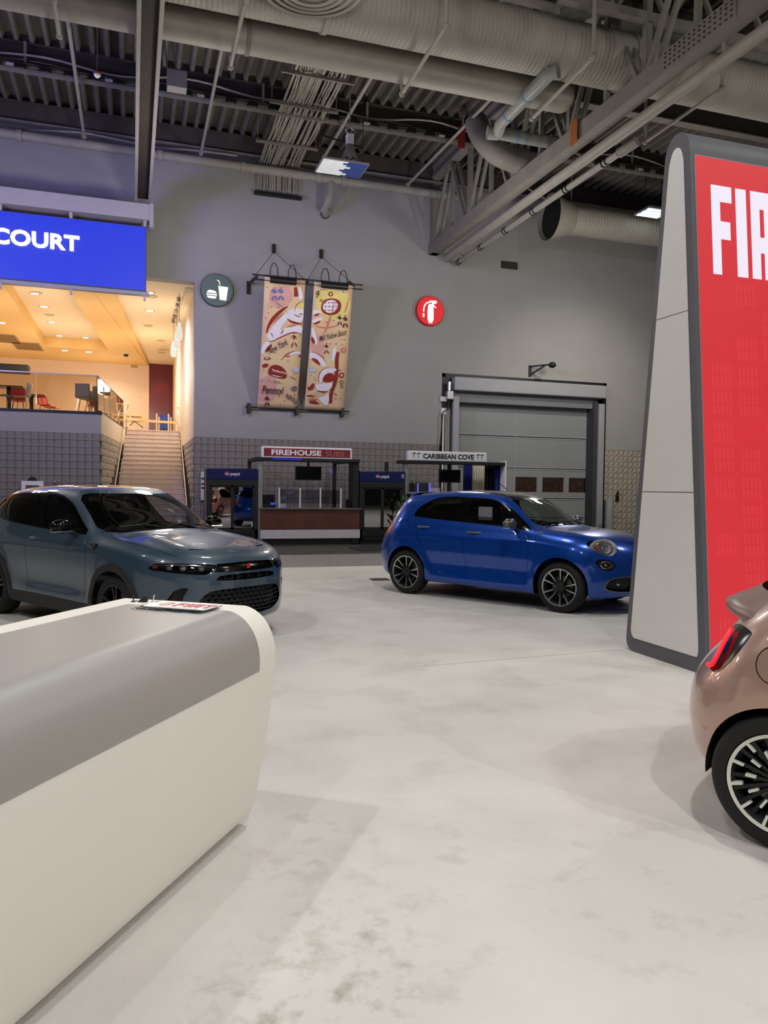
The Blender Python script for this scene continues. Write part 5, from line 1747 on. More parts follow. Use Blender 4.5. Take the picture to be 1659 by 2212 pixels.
# till
p = pt(580, 1085, SYF+.3)
o = thing('till', 'black till with a small blue lit display at the left end of the wooden counter', 'till', (p.x, SYF+.35, zc))
MB().box(p.x-.22, p.x+.2, SYF+.3, SYF+.62, zc, zc+.09).build('base', m_black, o, bevel=.01)
MB().obox((p.x, SYF+.42, zc+.22), EX, Vector((0, .3, .95)), Vector((0, -.95, .3)), .2, .14, .02).build('screen', m_black_gloss, o)
MB().box(p.x+.05, p.x+.2, SYF+.26, SYF+.30, zc+.08, zc+.14).build('customer_display', E('till_blue', (60, 70, 230), .8), o)
p = pt(611, 1083, SYF+.3)
o = thing('printed_card', 'white printed card holder standing beside the till', 'card', (p.x, SYF+.3, zc))
MB().box(p.x-.09, p.x+.09, SYF+.28, SYF+.31, zc, zc+.30).build('holder', M('card_white', (214, 212, 210), .4), o, bevel=.008)
MB().box(p.x-.06, p.x+.06, SYF+.274, SYF+.282, zc+.12, zc+.23).build('print', M('card_grey', (150, 150, 150), .5, var=.4, scale=60), o)
p = pt(757, 1088, SYF+.35)
o = thing('cup_stack', 'dark cup dispenser at the right end of the wooden counter', 'dispenser', (p.x, SYF+.35, zc))
for dx in (-.1, .05, .16):
    MB().lathe([(.04, 0), (.05, .2), (.052, .22), (.03, .24), (0, .24)], (p.x+dx, SYF+.35, zc), (0, 0, 1), 14).build('cups', m_black, o, smooth=.7)
# notices on the block wall inside the stand
p = on_y(717, 1020, WY-.04)
o = thing('wall_notice', 'small bluish notice on the block wall right of the hanging screen', 'notice', p)
MB().box(p.x-.06, p.x+.06, WY-.02, WY-.002, p.z-.06, p.z+.06).build('sheet', M('bluish_paper', (150, 160, 210), .5), o)
MB().box(p.x-.03, p.x+.03, WY-.024, WY-.019, p.z-.03, p.z+.03).build('print', M('bluish_print', (90, 100, 160), .5), o)
p = on_y(628, 1064, WY-.04)
MB().prism(chaikin([(-.14, -.06), (-.10, .06), (.02, .02), (.12, .08), (.15, .0), (.0, -.06)], 1), (p.x, WY-.002, p.z), EX, EZ, EN, 0, .014).build('paper_scrap', M('pale_paper', (150, 150, 150), .7), label='torn pale scrap of paper stuck on the block wall behind the sneeze guard', cat='paper')

# --- white-signed stand
x0, x1 = pt(868, 1000).x, pt(1066, 1000).x
zb0, zb1 = pt(960, 1003).z, pt(960, 996).z
o = thing('food_stand', 'food stand with white sign and black canopy bar behind the blue car', 'stall', ((x0+x1)/2, SYF, 0))
xe = pt(1092, 1030).x
MB().box(x0, xe-.03, SYF-.05, SYF+.5, zb0, zb1).build('canopy_bar', m_black, o, bevel=.01)
MB().box(pt(875, 1030).x, pt(882, 1030).x, SYF+.05, SYF+.25, 0, zb0).build('post', m_alu, o, bevel=.01)
MB().box(pt(1089, 1030).x, pt(1092, 1030).x, SYF-.05, SYF+.3, 0, zb1+.05).build('post', m_white, o)
MB().box(x0+.2, x0+.3, SYF+2.1, SYF+2.2, 0, zb1).build('rear_post', m_black, o)
s0, s1 = pt(882, 973), pt(1051, 977)
z0_, z1_ = pt(966, 998).z, pt(966, 975.5).z
MB().box(s0.x, s1.x, SYF-.02, SYF+.2, z0_, z1_).build('sign_box', M('sign_white', (224, 222, 222), .4), o, bevel=.012)
MB().box(s0.x+.04, s1.x-.04, SYF-.03, SYF-.015, z0_+.04, z1_-.04).build('sign_face', M('sign_pale', (206, 206, 210), .4), o)
h = z1_-z0_
W_ = s1.x-s0.x
word('sign_word', 'CARIBBEAN COVE', (s0.x+.18*W_, SYF-.031, z0_+.26*h), (.65*W_, 0, 0), (0, 0, .50*h), m_black, o, bold=.035)
for u in (.065, .12, .88, .93):
    c = Vector((s0.x+u*W_, SYF-.032, z0_+.33*h))
    MB().prism([(-.008, 0), (.008, 0), (.014, .12), (.0, .12)], c, EX, EZ, EN, 0, .003).prism([(-.05, .09), (-.03, .13), (.005, .15), (.05, .15), (.07, .11), (.04, .125), (.01, .12), (-.02, .115)], c, EX, EZ, EN, 0, .003).build('palm_mark', m_black, o)
# counter under it
MB().box(pt(884, 1080).x, xe-.1, SYF, SYF+.7, 0, 1.0).build('counter_body', m_wd, o)
MB().box(pt(882, 1080).x, xe-.05, SYF-.05, SYF+.75, 1.0, 1.05).build('worktop', M('counter_top', (98, 96, 98), .3), o, bevel=.008)
# curtains at its right end
m_cur = M('blue_curtain', (14, 26, 110), .8, var=.1)
m_curw = M('ivory_curtain', (214, 206, 190), .8, var=.05)


def curtain(px0, px1, y, z0, z1, mat, lab, waves):
    a_, b2 = on_y(px0, 1030, y).x, on_y(px1, 1030, y).x
    n = 8*waves
    pts = []
    for z in (z0, (z0+z1)/2, z1):
        for i in range(n+1):
            pts.append((a_+(b2-a_)*i/n, y+.05*sin(2*pi*waves*i/n), z))
    ob = MB().grid(pts, n+1).build('curtain', mat, smooth=1.5, label=lab, cat='curtain')
    md = ob.modifiers.new('thick', 'SOLIDIFY')
    md.thickness = .008
    return ob


curtain(1001, 1019, SYF+.9, .05, zb1, m_cur, 'dark blue curtain left of the ivory curtain in the white-signed stand', 4)
curtain(1019, 1047, SYF+1.0, .05, zb1-.05, m_curw, 'ivory curtain hanging between dark curtains in the white-signed stand', 6)
curtain(1047, 1070, SYF+.6, .05, zb1, M('black_drape', (16, 16, 18), .85), 'black drape right of the ivory curtain in the white-signed stand', 3)
curtain(1070, 1089, SYF+.3, .05, zb1, m_cur, 'dark blue curtain at the right end post of the white-signed stand', 4)
# screen, coffee machine, odds on the counter
p0, p1 = pt(948, 1014, SYF+.4), pt(994, 1043, SYF+.4)
o = thing('menu_screen', 'black screen on a pole standing on the white-signed stand counter', 'screen', ((p0.x+p1.x)/2, SYF+.4, p1.z))
MB().box(p0.x, p1.x, SYF+.37, SYF+.43, p1.z, p0.z).build('panel', m_black, o, bevel=.008)
MB().box(p0.x+.03, p1.x-.03, SYF+.364, SYF+.372, p1.z+.03, p0.z-.03).build('display', m_black_gloss, o)
MB().box((p0.x+p1.x)/2-.03, (p0.x+p1.x)/2+.05, SYF+.42, SYF+.5, 1.05, zb0).build('pole', m_black, o)
MB().tube([(p0.x+.02, SYF+.4, p1.z+.1), (p0.x+.02, SYF+.38, p1.z-.1), (p0.x+.15, SYF+.38, 1.3), (p0.x+.2, SYF+.3, 1.06)], .02, 8).build('cable', m_black, o, smooth=True)
p = pt(902, 1052, SYF+.4)
o = thing('coffee_machine', 'black coffee machine with a blue glow on the white-signed stand counter', 'machine', (p.x, SYF+.4, 1.05))
MB().box(p.x-.28, p.x+.30, SYF+.2, SYF+.7, 1.05, 1.45).build('body', m_black, o, bevel=.03)
MB().box(p.x-.18, p.x+.34, SYF+.3, SYF+.7, 1.45, 1.78).build('hopper', M('machine_dark', (42, 42, 46), .3), o, bevel=.06)
MB().box(p.x+.33, p.x+.36, SYF+.25, SYF+.6, 1.2, 1.75).build('lit_edge', E('violet_led', (110, 100, 235), .9), o)
MB().box(p.x-.05, p.x-.01, SYF+.28, SYF+.3, 1.5, 1.75).build('lit_slot', E('violet_led', (110, 100, 235), .9), o)
p = pt(938, 1055, SYF+.4)
o = thing('dispenser_box', 'pale dispenser box with blue marks beside the coffee machine', 'box', (p.x, SYF+.4, 1.05))
MB().box(p.x-.25, p.x+.28, SYF+.4, SYF+.7, 1.05, 1.62).build('case', M('pale_case', (170, 172, 184), .4), o, bevel=.02)
MB().box(p.x+.02, p.x+.12, SYF+.39, SYF+.4, 1.3, 1.4).box(p.x-.1, p.x-.05, SYF+.39, SYF+.4, 1.3, 1.42).build('mark', M('emblem_blue', (30, 60, 150), .4), o)
p = pt(872, 1070, SYF-.5)
o = thing('potted_plant', 'leafy green plant peeping out between the right cooler and the blue car', 'plant', (p.x, SYF-.4, -.012))
MB().lathe([(0, 0), (.16, 0), (.2, .4), (.22, .42), (.19, .42), (.15, .35), (0, .35)], (p.x, SYF-.4, -.012), (0, 0, 1), 18).build('pot', m_black, o, smooth=.7)
r_ = random.Random(5)
for k in range(34):
    a_ = r_.uniform(0, 2*pi)
    zl = r_.uniform(.7, 1.55)
    b_ = Vector((p.x+.03*cos(a_), SYF-.4+.03*sin(a_), zl-.25))
    t = b_+Vector((cos(a_)*r_.uniform(.12, .3), sin(a_)*r_.uniform(.12, .3), r_.uniform(.0, .25)))
    w = Vector((-sin(a_), cos(a_), 0))*.04
    m_ = b_.lerp(t, .5)+Vector((0, 0, .05))
    MB().add([b_, m_+w, t, m_-w], [(0, 1, 2, 3)]).build('leaf', M('leaf_green', (48, 92, 34), .5, var=.3), o)
MB().cyl((p.x, SYF-.4, .3), (p.x, SYF-.4, 1.3), .015, 8).build('stem', M('leaf_green', (48, 92, 34)), o)
# flat cable cover on the carpet behind the blue car
p = on_z(820, 1252, 0)
MB().box(p.x-.16, p.x+.16, p.y-.12, p.y+.12, 0, .012).build('floor_plate', m_black, label='flat black floor plate on the carpet left of the blue car', cat='plate', bevel=.004)
# dark mat before the right cooler
p = on_z(800, 1186, -.012)
MB().box(p.x-.45, p.x+1.1, p.y-.5, p.y+.55, -.012, .002).build('rubber_mat', M('rubber_mat', (34, 33, 32), .8), label='black rubber mat on the concrete in front of the right drinks cooler', cat='mat', bevel=.003)
# ================================================================== DESK
ZT = 1.05
bc = on_z(270, 1292, ZT)                       # far back corner of the top
far = on_z(0, 1352, ZT)
ax = Vector((bc.x-far.x, bc.y-far.y, 0)).normalized()     # along the desk, towards its far end
nn = Vector((ax.y, -ax.x, 0))                  # towards the aisle
bot = on_z(548, 1752, .04)
# end plane: perpendicular to ax through the far end
d0 = bc.dot(ax)


def end_pt(px, py):
    d = Vector(ray(px, py))
    c = Vector((0, 0, CAM_H))
    t = (d0-c.dot(ax))/d.dot(ax)
    p = c+d*t
    return ((p-bc).dot(nn), p.z)


edge = [end_pt(*q) for q in ((520, 1305), (548, 1314), (570, 1333), (586, 1360), (594, 1392), (595, 1420), (590, 1480), (578, 1575), (563, 1665), (551, 1722), (545, 1745))]
smax_ = max(e[0] for e in edge)
prof = [(0.0, ZT)] + edge
prof += [(edge[-1][0]-.025, edge[-1][1]-.045), (edge[-1][0]-.075, .012), (edge[-1][0]-.15, .0), (.02, 0), (0.0, .03)]
top_prof = [prof[0], (prof[1][0]*.9, ZT)]+chaikin(prof[1:-2], 2, False)+prof[-2:]
LEN = 4.6
m_desk = M('desk_white', (236, 233, 223), .5, var=.012, scale=2, bump=.02, bscale=200)
m_wrap = M('desk_grey_wrap', (158, 155, 151), .4, .0, var=.015, scale=1.5, bump=.03, bscale=300)
desk = thing('reception_desk', 'long white reception desk with rounded front edge and grey wrapped band', 'desk', (bc.x, bc.y, 0))
UZ = Vector((0, 0, 1))
org = Vector((bc.x, bc.y, 0))
MB().prism(top_prof, org, nn, UZ, -ax, 0, LEN).build('body', m_desk, desk, smooth=.5)
# grey wrap: a thin skin following the profile
sk = [(a, b_) for a, b_ in top_prof]
s_start = end_pt(286, 1307)[0]
ss = [0]
for a, b_ in zip(sk[:-1], sk[1:]):
    ss.append(ss[-1]+hypot(b_[0]-a[0], b_[1]-a[1]))


def at_s(s):
    for i in range(len(sk)-1):
        if ss[i+1] >= s:
            t = (s-ss[i])/(ss[i+1]-ss[i])
            return (sk[i][0]+(sk[i+1][0]-sk[i][0])*t, sk[i][1]+(sk[i+1][1]-sk[i][1])*t)
    return sk[-1]


# lower edge of the wrap: the profile point seen at (561, 1449)
d = Vector(ray(560, 1450))
c0_ = Vector((0, 0, CAM_H))
best = min((abs((c0_+d*t-org).dot(nn)-p[0])+abs((c0_+d*t).z-p[1]), s, t) for s in np.linspace(.6, 1.6, 260) for p in [at_s(s)] for t in [(p[0]+org.dot(nn))/d.dot(nn)])
s_end = best[1]
inset = (org-(c0_+d*best[2])).dot(ax)
pts = []
n_s = 40
sa = .13
for k in range(n_s+1):
    s = sa+(s_end-sa)*k/n_s
    p, q = at_s(s), at_s(s+.004)
    tx, tz = q[0]-p[0], q[1]-p[1]
    l_ = hypot(tx, tz)
    for t in (inset, LEN-.02):
        pts.append(org+nn*(p[0]-tz/l_*.0018)+UZ*(p[1]+tx/l_*.0018)-ax*t)
MB().grid(pts, 2).build('grey_wrap', m_wrap, desk, smooth=.9)

# number plate and its plastic sleeves on the desk
PX, PY = (on_z(480, 1316, ZT)-on_z(410, 1308, ZT)).normalized(), None
c_a, c_b, c_c, c_d = on_z(345, 1305, ZT), on_z(479, 1314, ZT), on_z(441, 1326, ZT), on_z(311, 1316, ZT)
pc = (c_a+c_b+c_c+c_d)/4
ex = ((c_b-c_a)+(c_c-c_d)).normalized()
ey = Vector((-ex.y, ex.x, 0))
PW, PH = .152+.15, .155
PW = ((c_b-c_a).length+(c_c-c_d).length)/2
PH = abs(((c_a+c_b)/2-(c_c+c_d)/2).dot(ey))
m_plastic = G('clear_sleeve', (232, 234, 238), .12, .08)
for k, (dx, dy, z, lab) in enumerate(((-.03, -.012, .004, 'clear plastic sleeve lowest under the show plate on the desk'), (-.012, -.006, .009, 'crumpled clear plastic sleeve directly under the show plate'))):
    w, h = PW*.5+.012, PH*.5+.012
    n = 12
    pts = []
    r_ = random.Random(k+4)
    for j in range(5):
        for i in range(n+1):
            u, v = -1+2*i/n, -1+j/2
            edge_ = (1 if j == 0 else 0)
            pts.append(pc+ex*(dx+u*w)+ey*(dy+v*h-edge_*.006*sin(i*1.7+k))+UZ*(z+(r_.uniform(-.0025, .004) if j in (0, 4) or i in (0, n) else .0)))
    ob = MB().grid(pts, n+1).build('plastic_sleeve', m_plastic, smooth=1.5, label=lab, cat='sleeve')
    md = ob.modifiers.new('thick', 'SOLIDIFY')
    md.thickness = .0012
plate = thing('show_plate', 'white show plate with red lettering lying on the desk top', 'plate', (pc.x, pc.y, ZT+.014))
rect = chaikin([(-PW/2, -PH/2), (PW/2, -PH/2), (PW/2, PH/2), (-PW/2, PH/2)], 0)
rr_ = .02
cor = []
for sx, sy, a0 in ((1, -1, -90), (1, 1, 0), (-1, 1, 90), (-1, -1, 180)):
    for i in range(5):
        a = radians(a0+90*i/4)
        cor.append((sx*(PW/2-rr_)+rr_*cos(a), sy*(PH/2-rr_)+rr_*sin(a)))
MB().prism(cor, pc+UZ*(ZT-ZT+.013), ex, ey, UZ, 0, .003).build('plate', M('plate_white', (236, 234, 230), .3), plate)
m_pred = M('plate_red', (176, 26, 54), .35, var=.12)
MB().prism(ell(-PW*.27, PH*.06, PH*.21, PH*.3, 28), pc+UZ*.016, ex, ey, UZ, 0, .0006).build('round_badge', M('badge_red', (120, 40, 50), .3, var=.2, scale=40), plate)
MB().prism(ell(-PW*.27, PH*.06, PH*.14, PH*.2, 28), pc+UZ*.0166, ex, ey, UZ, 0, .0006).build('badge_centre', M('badge_pale', (176, 110, 112), .3), plate)


def fiat_letters():
    """square-shouldered lettering F I A T on a unit-height grid, widths .55, gaps"""
    w, s = .56, .20
    F_ = [[(0, 0), (s, 0), (s, .42), (.46, .42), (.46, .60), (s, .60), (s, .82), (w, .82), (w, 1), (0, 1)]]
    I_ = [[(0, 0), (s+.02, 0), (s+.02, 1), (0, 1)]]
    A_ = [[(0, 0), (s, 0), (s, .30), (.40, .30), (.40, 0), (.60, 0), (.60, .80), (.5, 1), (0, 1)], None]
    T_ = [[(.2, 0), (.4, 0), (.4, .82), (.6, .82), (.6, 1), (0, 1), (0, .82), (.2, .82)]]
    return F_, I_, A_, T_


def draw_fiat(o, ex_, ey_, en_, H_, mat, parent, lift, gap=.12, slant=0.0):
    x = 0
    for nm, w in (('F', .56), ('I', .22), ('A', .60), ('T', .60)):
        if nm == 'F':
            P = fiat_letters()[0][0]
        elif nm == 'I':
            P = fiat_letters()[1][0]
        elif nm == 'T':
            P = fiat_letters()[3][0]
        else:
            P = None
        mb = MB()
        sl = lambda Q: [((x+a)*H_+slant*b_*H_, b_*H_) for a, b_ in Q]
        if P:
            mb.prism(sl(P), o, ex_, ey_, en_, lift, lift+.002)
        else:
            for Q in ([(0, 0), (.2, 0), (.2, 1), (0, 1)], [(.40, 0), (.60, 0), (.60, 1), (.40, 1)], [(.2, .80), (.4, .80), (.4, 1), (.2, 1)], [(.2, .30), (.4, .30), (.4, .48), (.2, .48)]):
                mb.prism(sl(Q), o, ex_, ey_, en_, lift, lift+.002)
        mb.build('letter', mat, parent)
        x += w+gap
    return x


draw_fiat(pc+ex*(-PW*.10)+ey*(-PH*.22), ex*(PW/.152*.055/.0633*.9 if False else 1), ey, UZ, PH*.5, m_pred, plate, .0162, .14)
MB().prism([(-PW*.30, -PH*.40), (PW*.36, -PH*.40), (PW*.36, -PH*.36), (-PW*.30, -PH*.36)], pc+UZ*.016, ex, ey, UZ, 0, .0006).build('thin_line', M('plate_grey', (150, 140, 140), .4), plate)
# small fixings lying on the white rim
p = on_z(288, 1300, ZT)
o = thing('small_peg', 'tiny black peg standing on the white rim of the desk', 'peg', p)
MB().lathe([(.011, 0), (.012, .003), (.003, .006), (.003, .025), (.006, .027), (0, .028)], p, UZ, 12).build('peg', m_black, o, smooth=.7)
p = on_z(304, 1300, ZT)
o = thing('binder_clip', 'black binder clip lying on the white rim of the desk', 'clip', p)
MB().prism([(-.012, 0), (.034, 0), (.034, .030), (.02, .026)], p, ex, UZ, ey, -.012, .012).build('body', m_black, o, bevel=.002, segs=1)
MB().tube([p-ex*.012+UZ*.003, p-ex*.03+UZ*.004, p-ex*.034+UZ*.001], .002, 6).build('wire', m_black, o)
for k, (px, py, lab) in enumerate(((331, 1300, 'clear plastic hook standing on the desk rim behind the show plate'), (340, 1301, 'clear plastic hook lying flat on the desk rim behind the show plate'))):
    p = on_z(px, py, ZT)
    pts = [p+UZ*.003, p+ex*.004+UZ*.03, p+ex*.008+UZ*.034] if k == 0 else [p+UZ*.004, p+ex*.02+UZ*.005, p+ex*.03+UZ*.012]
    MB().tube([p-ex*.01+UZ*.003]+pts, .003, 8).build('plastic_hook', M('clear_plastic', (214, 210, 206), .2), smooth=True, label=lab, cat='hook')

# ================================================================== RED SCREEN TOWER
TXX = 4.8
q = lambda px, py: on_x(px, py, TXX)
fb, bb = q(1525, 1456), q(1350, 1406)
ft, bt = q(1489, 318), q(1436, 318)
fb_y, bb_y = 5.48, q(1352, 1404).y
tw_top = 4.93
outer = [(fb_y, .0), (fb_y+.002, .06)] + [(5.845, 4.72)]
rad = .15
cyt = (q(1490, 320).y+q(1437, 318).y)/2
ry_ = (q(1437, 318).y-q(1490, 320).y)/2
outer = [(fb_y, 0.0)]+[(cyt+ry_*cos(a)*-1, 4.72+.21*sin(a)) for a in [radians(180*i/12) for i in range(13)]]
outer += [(bb_y-.12+.12*cos(a), .12-.12*sin(a)) for a in [radians(90*i/8) for i in range(9)]]
m_frame = M('tower_frame_grey', (92, 92, 98), .5, var=.02)
m_side = M('tower_side_pale', (230, 227, 225), .5, var=.015)
TW = 3.5
tower = thing('screen_tower', 'tall tapered display tower with a red screen face and pale grey end', 'tower', (TXX+TW/2, 5.9, 0))
EY = Vector((0, 1, 0))
MB().prism(outer, (TXX, 0, 0), EY, UZ, EX, 0, TW).build('body', m_frame, tower, smooth=.5)
# pale end panels, three sections with fine joints
inner = []
ys = [p[0] for p in outer]
fr = .075


def front_y(z):
    t = min(max(z/4.72, 0), 1)
    return fb_y+(cyt-ry_-fb_y)*t


def back_y(z):
    t = min(max((z-.16)/(4.72-.16), 0), 1)
    return bb_y+(cyt+ry_-bb_y)*t


def panel(z0, z1, name='end_panel'):
    L, R_ = [], []
    n = 14
    for i in range(n+1):
        z = z0+(z1-z0)*(i/n)
        if z0 < .2:
            z = z0+.1*(1-cos(pi/2*min(i/7, 1))) if i <= 7 else z0+.1+(z1-z0-.1)*(i-7)/7
        if z1 > 4.7:
            z = z1-(z1-4.62)*(1-sin(pi/2*(i-7)/7)) if i >= 7 else z0+(4.62-z0)*i/7
        a, b_ = front_y(z)+fr+.01, back_y(z)-fr
        if z > 4.62:
            t = (z-4.62)/(4.80-4.62)
            w = (b_-a)/2*sqrt(max(0, 1-t*t))
            m_ = (a+b_)/2
            a, b_ = m_-w, m_+w
        if z < .24:
            t = (.24-z)/.1
            ins = .07*(1-sqrt(max(0, 1-min(t, 1)**2)))
            a, b_ = a+ins*.4, b_-ins
        L.append((a, z))
        R_.append((b_, z))
    poly = L+R_[::-1]
    MB().prism(poly, (TXX, 0, 0), EY, UZ, -EX, 0, .006).build(name, m_side, tower)


za, zb_ = q(1450, 682).z, q(1446, 1063).z
panel(.14, zb_-.004)
panel(zb_+.004, za-.004)
panel(za+.004, 4.797)
# LED face
fn_ = Vector((0, -4.72, (cyt-ry_-fb_y))).normalized()
fv = Vector((0, (cyt-ry_-fb_y), 4.72)).normalized()
FO = Vector((TXX, fb_y, 0))
FLEN = hypot(4.72, cyt-ry_-fb_y)
MB().prism([(.045, .0), (TW-.045, .0), (TW-.045, FLEN-.04), (.045, FLEN-.04)], FO, EX, fv, fn_, -.02, .004).build('screen_border', M('screen_border', (150, 140, 142), .4), tower)
e_red = E('red_screen', (226, 36, 48), .88, .05, 3)
MB().prism([(.055, .01), (TW-.055, .01), (TW-.055, FLEN-.05), (.055, FLEN-.05)], FO, EX, fv, fn_, 0, .006).build('red_screen', e_red, tower)


def on_face(px, py):
    d_ = Vector(ray(px, py))
    c_ = Vector((0, 0, CAM_H))
    t = (FO-c_).dot(fn_)/d_.dot(fn_)
    p = c_+d_*t
    return (p-FO).dot(EX), (p-FO).dot(fv)


f0 = on_face(1541, 592)
f1 = on_face(1533, 399)
fi = on_face(1613, 605)
e_let = E('screen_white', (240, 232, 246), 1.05)
Hl = f1[1]-f0[1]
u0 = (f0[0]+f1[0])/2
fw = on_face(1578, 420)[0]-u0
i0 = on_face(1587, 420)[0]
a0 = on_face(1619, 420)[0]
lw = fw
st = on_face(1560, 560)[0]-on_face(1540, 560)[0]


def fl_(P, x0, w):
    return [(x0+a*w, f0[1]+b_*Hl) for a, b_ in P]


sw = .42
for nm, x0, w, Ps in (('F', u0, fw, [[(0, 0), (sw, 0), (sw, .40), (.90, .40), (.90, .60), (sw, .60), (sw, .82), (1, .82), (1, 1), (0, 1)]]),
                      ('I', i0, fw, [[(0, 0), (sw+.1, 0), (sw+.1, 1), (0, 1)]]),
                      ('A', a0, fw*1.05, [[(0, 0), (sw, 0), (sw, .30), (.62, .30), (.62, 0), (1.04, 0), (1.04, .86), (.90, 1), (0, 1)]]),
                      ('T', a0+fw*1.25, fw*1.1, [[(.3, 0), (.72, 0), (.72, .82), (1.02, .82), (1.02, 1), (0, 1), (0, .82), (.3, .82)]])):
    mb = MB()
    for P in Ps:
        mb.prism(fl_(P, x0, w), FO, EX, fv, fn_, .006, .010)
    mb.build('letter', e_let, tower)
MB().prism(fl_([(sw, .48), (.62, .48), (.62, .80), (sw, .80)], a0, fw*1.05), FO, EX, fv, fn_, .009, .0105).build('letter_gap', e_red, tower)
# faint tiles of repeated lettering glowing in the lower screen
e_f1 = E('red_screen_faint', (230, 46, 57), .9)
r_ = random.Random(11)
th = .205
for j in range(13):
    for i in range(6):
        if r_.random() < .22:
            continue
        x = .16+i*.30
        z = .28+j*.255
        mb = MB()
        for k in range(5):
            xx = x+k*.047
            mb.prism([(xx, z), (xx+.028, z), (xx+.028, z+.09), (xx, z+.09)], FO, EX, fv, fn_, .006, .0066)
            mb.prism([(xx, z+.11), (xx+.026, z+.11), (xx+.026, z+.2), (xx, z+.2)], FO, EX, fv, fn_, .006, .0066)
        mb.build('faint_lettering', e_f1, tower)
# ================================================================== CARS
def pch(x, tab):
    """monotone cubic through (x,v) pairs, flat beyond the ends"""
    X=np.array([a for a,b in tab],float);V=np.array([b for a,b in tab],float)
    h=np.diff(X);d=np.diff(V)/h;m=np.zeros(len(X))
    if len(X)>2:
        s=d[:-1]*d[1:]>0
        w1=2*h[1:]+h[:-1];w2=h[1:]+2*h[:-1]
        with np.errstate(all='ignore'):
            mm=(w1+w2)/(w1/d[:-1]+w2/d[1:])
        m[1:-1]=np.where(s,mm,0)
    m[0]=d[0];m[-1]=d[-1]
    x=np.clip(x,X[0],X[-1]);i=np.clip(np.searchsorted(X,x)-1,0,len(h)-1)
    t=(x-X[i])/h[i]
    return ((2*t**3-3*t**2+1)*V[i]+(t**3-2*t**2+t)*h[i]*m[i]+(-2*t**3+3*t**2)*V[i+1]+(t**3-t**2)*h[i]*m[i+1])
def sst(x,a,b):
    t=np.clip((x-a)/(b-a),0,1);return t*t*(3-2*t)
def smax(a,b,k):
    h=np.maximum(k-np.abs(a-b),0)/k
    return np.maximum(a,b)+h*h*k*.25
def car_f(C,x,y,z):
    ay=np.abs(y)
    zb=pch(x,C['belt'])
    t=(z-C['sill'])/(zb-C['sill'])
    ins=pch(t,C['sec'])
    up=np.maximum(z-zb,0)
    ins=ins+C['tum'][0]*up+C['tum'][1]*up*up
    W=pch(x,C['plan'])-ins
    for wx in C['wx']:
        r=np.hypot(x-wx,z-C['wr'])
        W=W+C['flare']*(1-sst(r,C['ra']+C['fl'][0],C['ra']+C['fl'][1]))*sst(z,C['wr']-.05,C['wr']+.1)
    for (zc,sz,xc,sx,amp) in C['bumps']:
        W=W+amp*np.exp(-((z-zc)/sz)**2-((x-xc)/sx)**4)
    g1=ay-W
    xs=x+C['kf']*sst(x,-.5,.6)*y*y-C['kr']*(1-sst(x,-1.5,-.5))*y*y
    g2=(z-(pch(xs,C['top'])-C['crown']*y*y*(1-.5*sst(x,.6,1.0))))*.85
    if 'hood' in C:
        for (yc,sy,amp,xa,xb) in C['hood']:
            g2=g2-amp*np.exp(-((ay-yc)/sy)**2)*sst(x,xa,xa+.3)*(1-sst(x,xb-.3,xb))
    g3=pch(x,C['bot'])-z
    q=ay/.85
    g4=x-(pch(z,C['front'])-C['fq'][0]*q**C['fq'][1])
    g5=pch(z,C['rear'])+C['rq'][0]*q**C['rq'][1]-x
    k=pch(x,C['k'])
    f=smax(g1,g2,k)
    f=smax(f,g4*.9,C['kend']); f=smax(f,g5*.9,C['kend']); f=smax(f,g3,.08)
    return f
def car_grid(C,ns=170,ne=46,nt=150):
    xa,xb,zc=C['spine']
    S=[];D=[]
    th=np.linspace(-np.pi,np.pi,nt,endpoint=False)
    rows=[]
    for i in range(ne): rows.append((xa,-(np.pi/2)*(1-i/ne)*.999))
    for i in range(ns+1): rows.append((xa+(xb-xa)*i/ns,0))
    for i in range(1,ne+1): rows.append((xb,(np.pi/2)*i/ne*.999))
    X=np.array([r[0] for r in rows]);PH=np.array([r[1] for r in rows])
    dx=np.sin(PH)[:,None]*np.ones(nt);dy=np.cos(PH)[:,None]*np.sin(th)[None];dz=np.cos(PH)[:,None]*np.cos(th)[None]
    ox=X[:,None]*np.ones(nt)
    lo=np.full(ox.shape,.05);hi=np.full(ox.shape,2.6)
    for _ in range(34):
        m=(lo+hi)/2
        v=car_f(C,ox+m*dx,m*dy,zc+m*dz)
        lo=np.where(v<0,m,lo);hi=np.where(v<0,hi,m)
    m=(lo+hi)/2
    return np.stack([ox+m*dx,m*dy,zc+m*dz],-1)
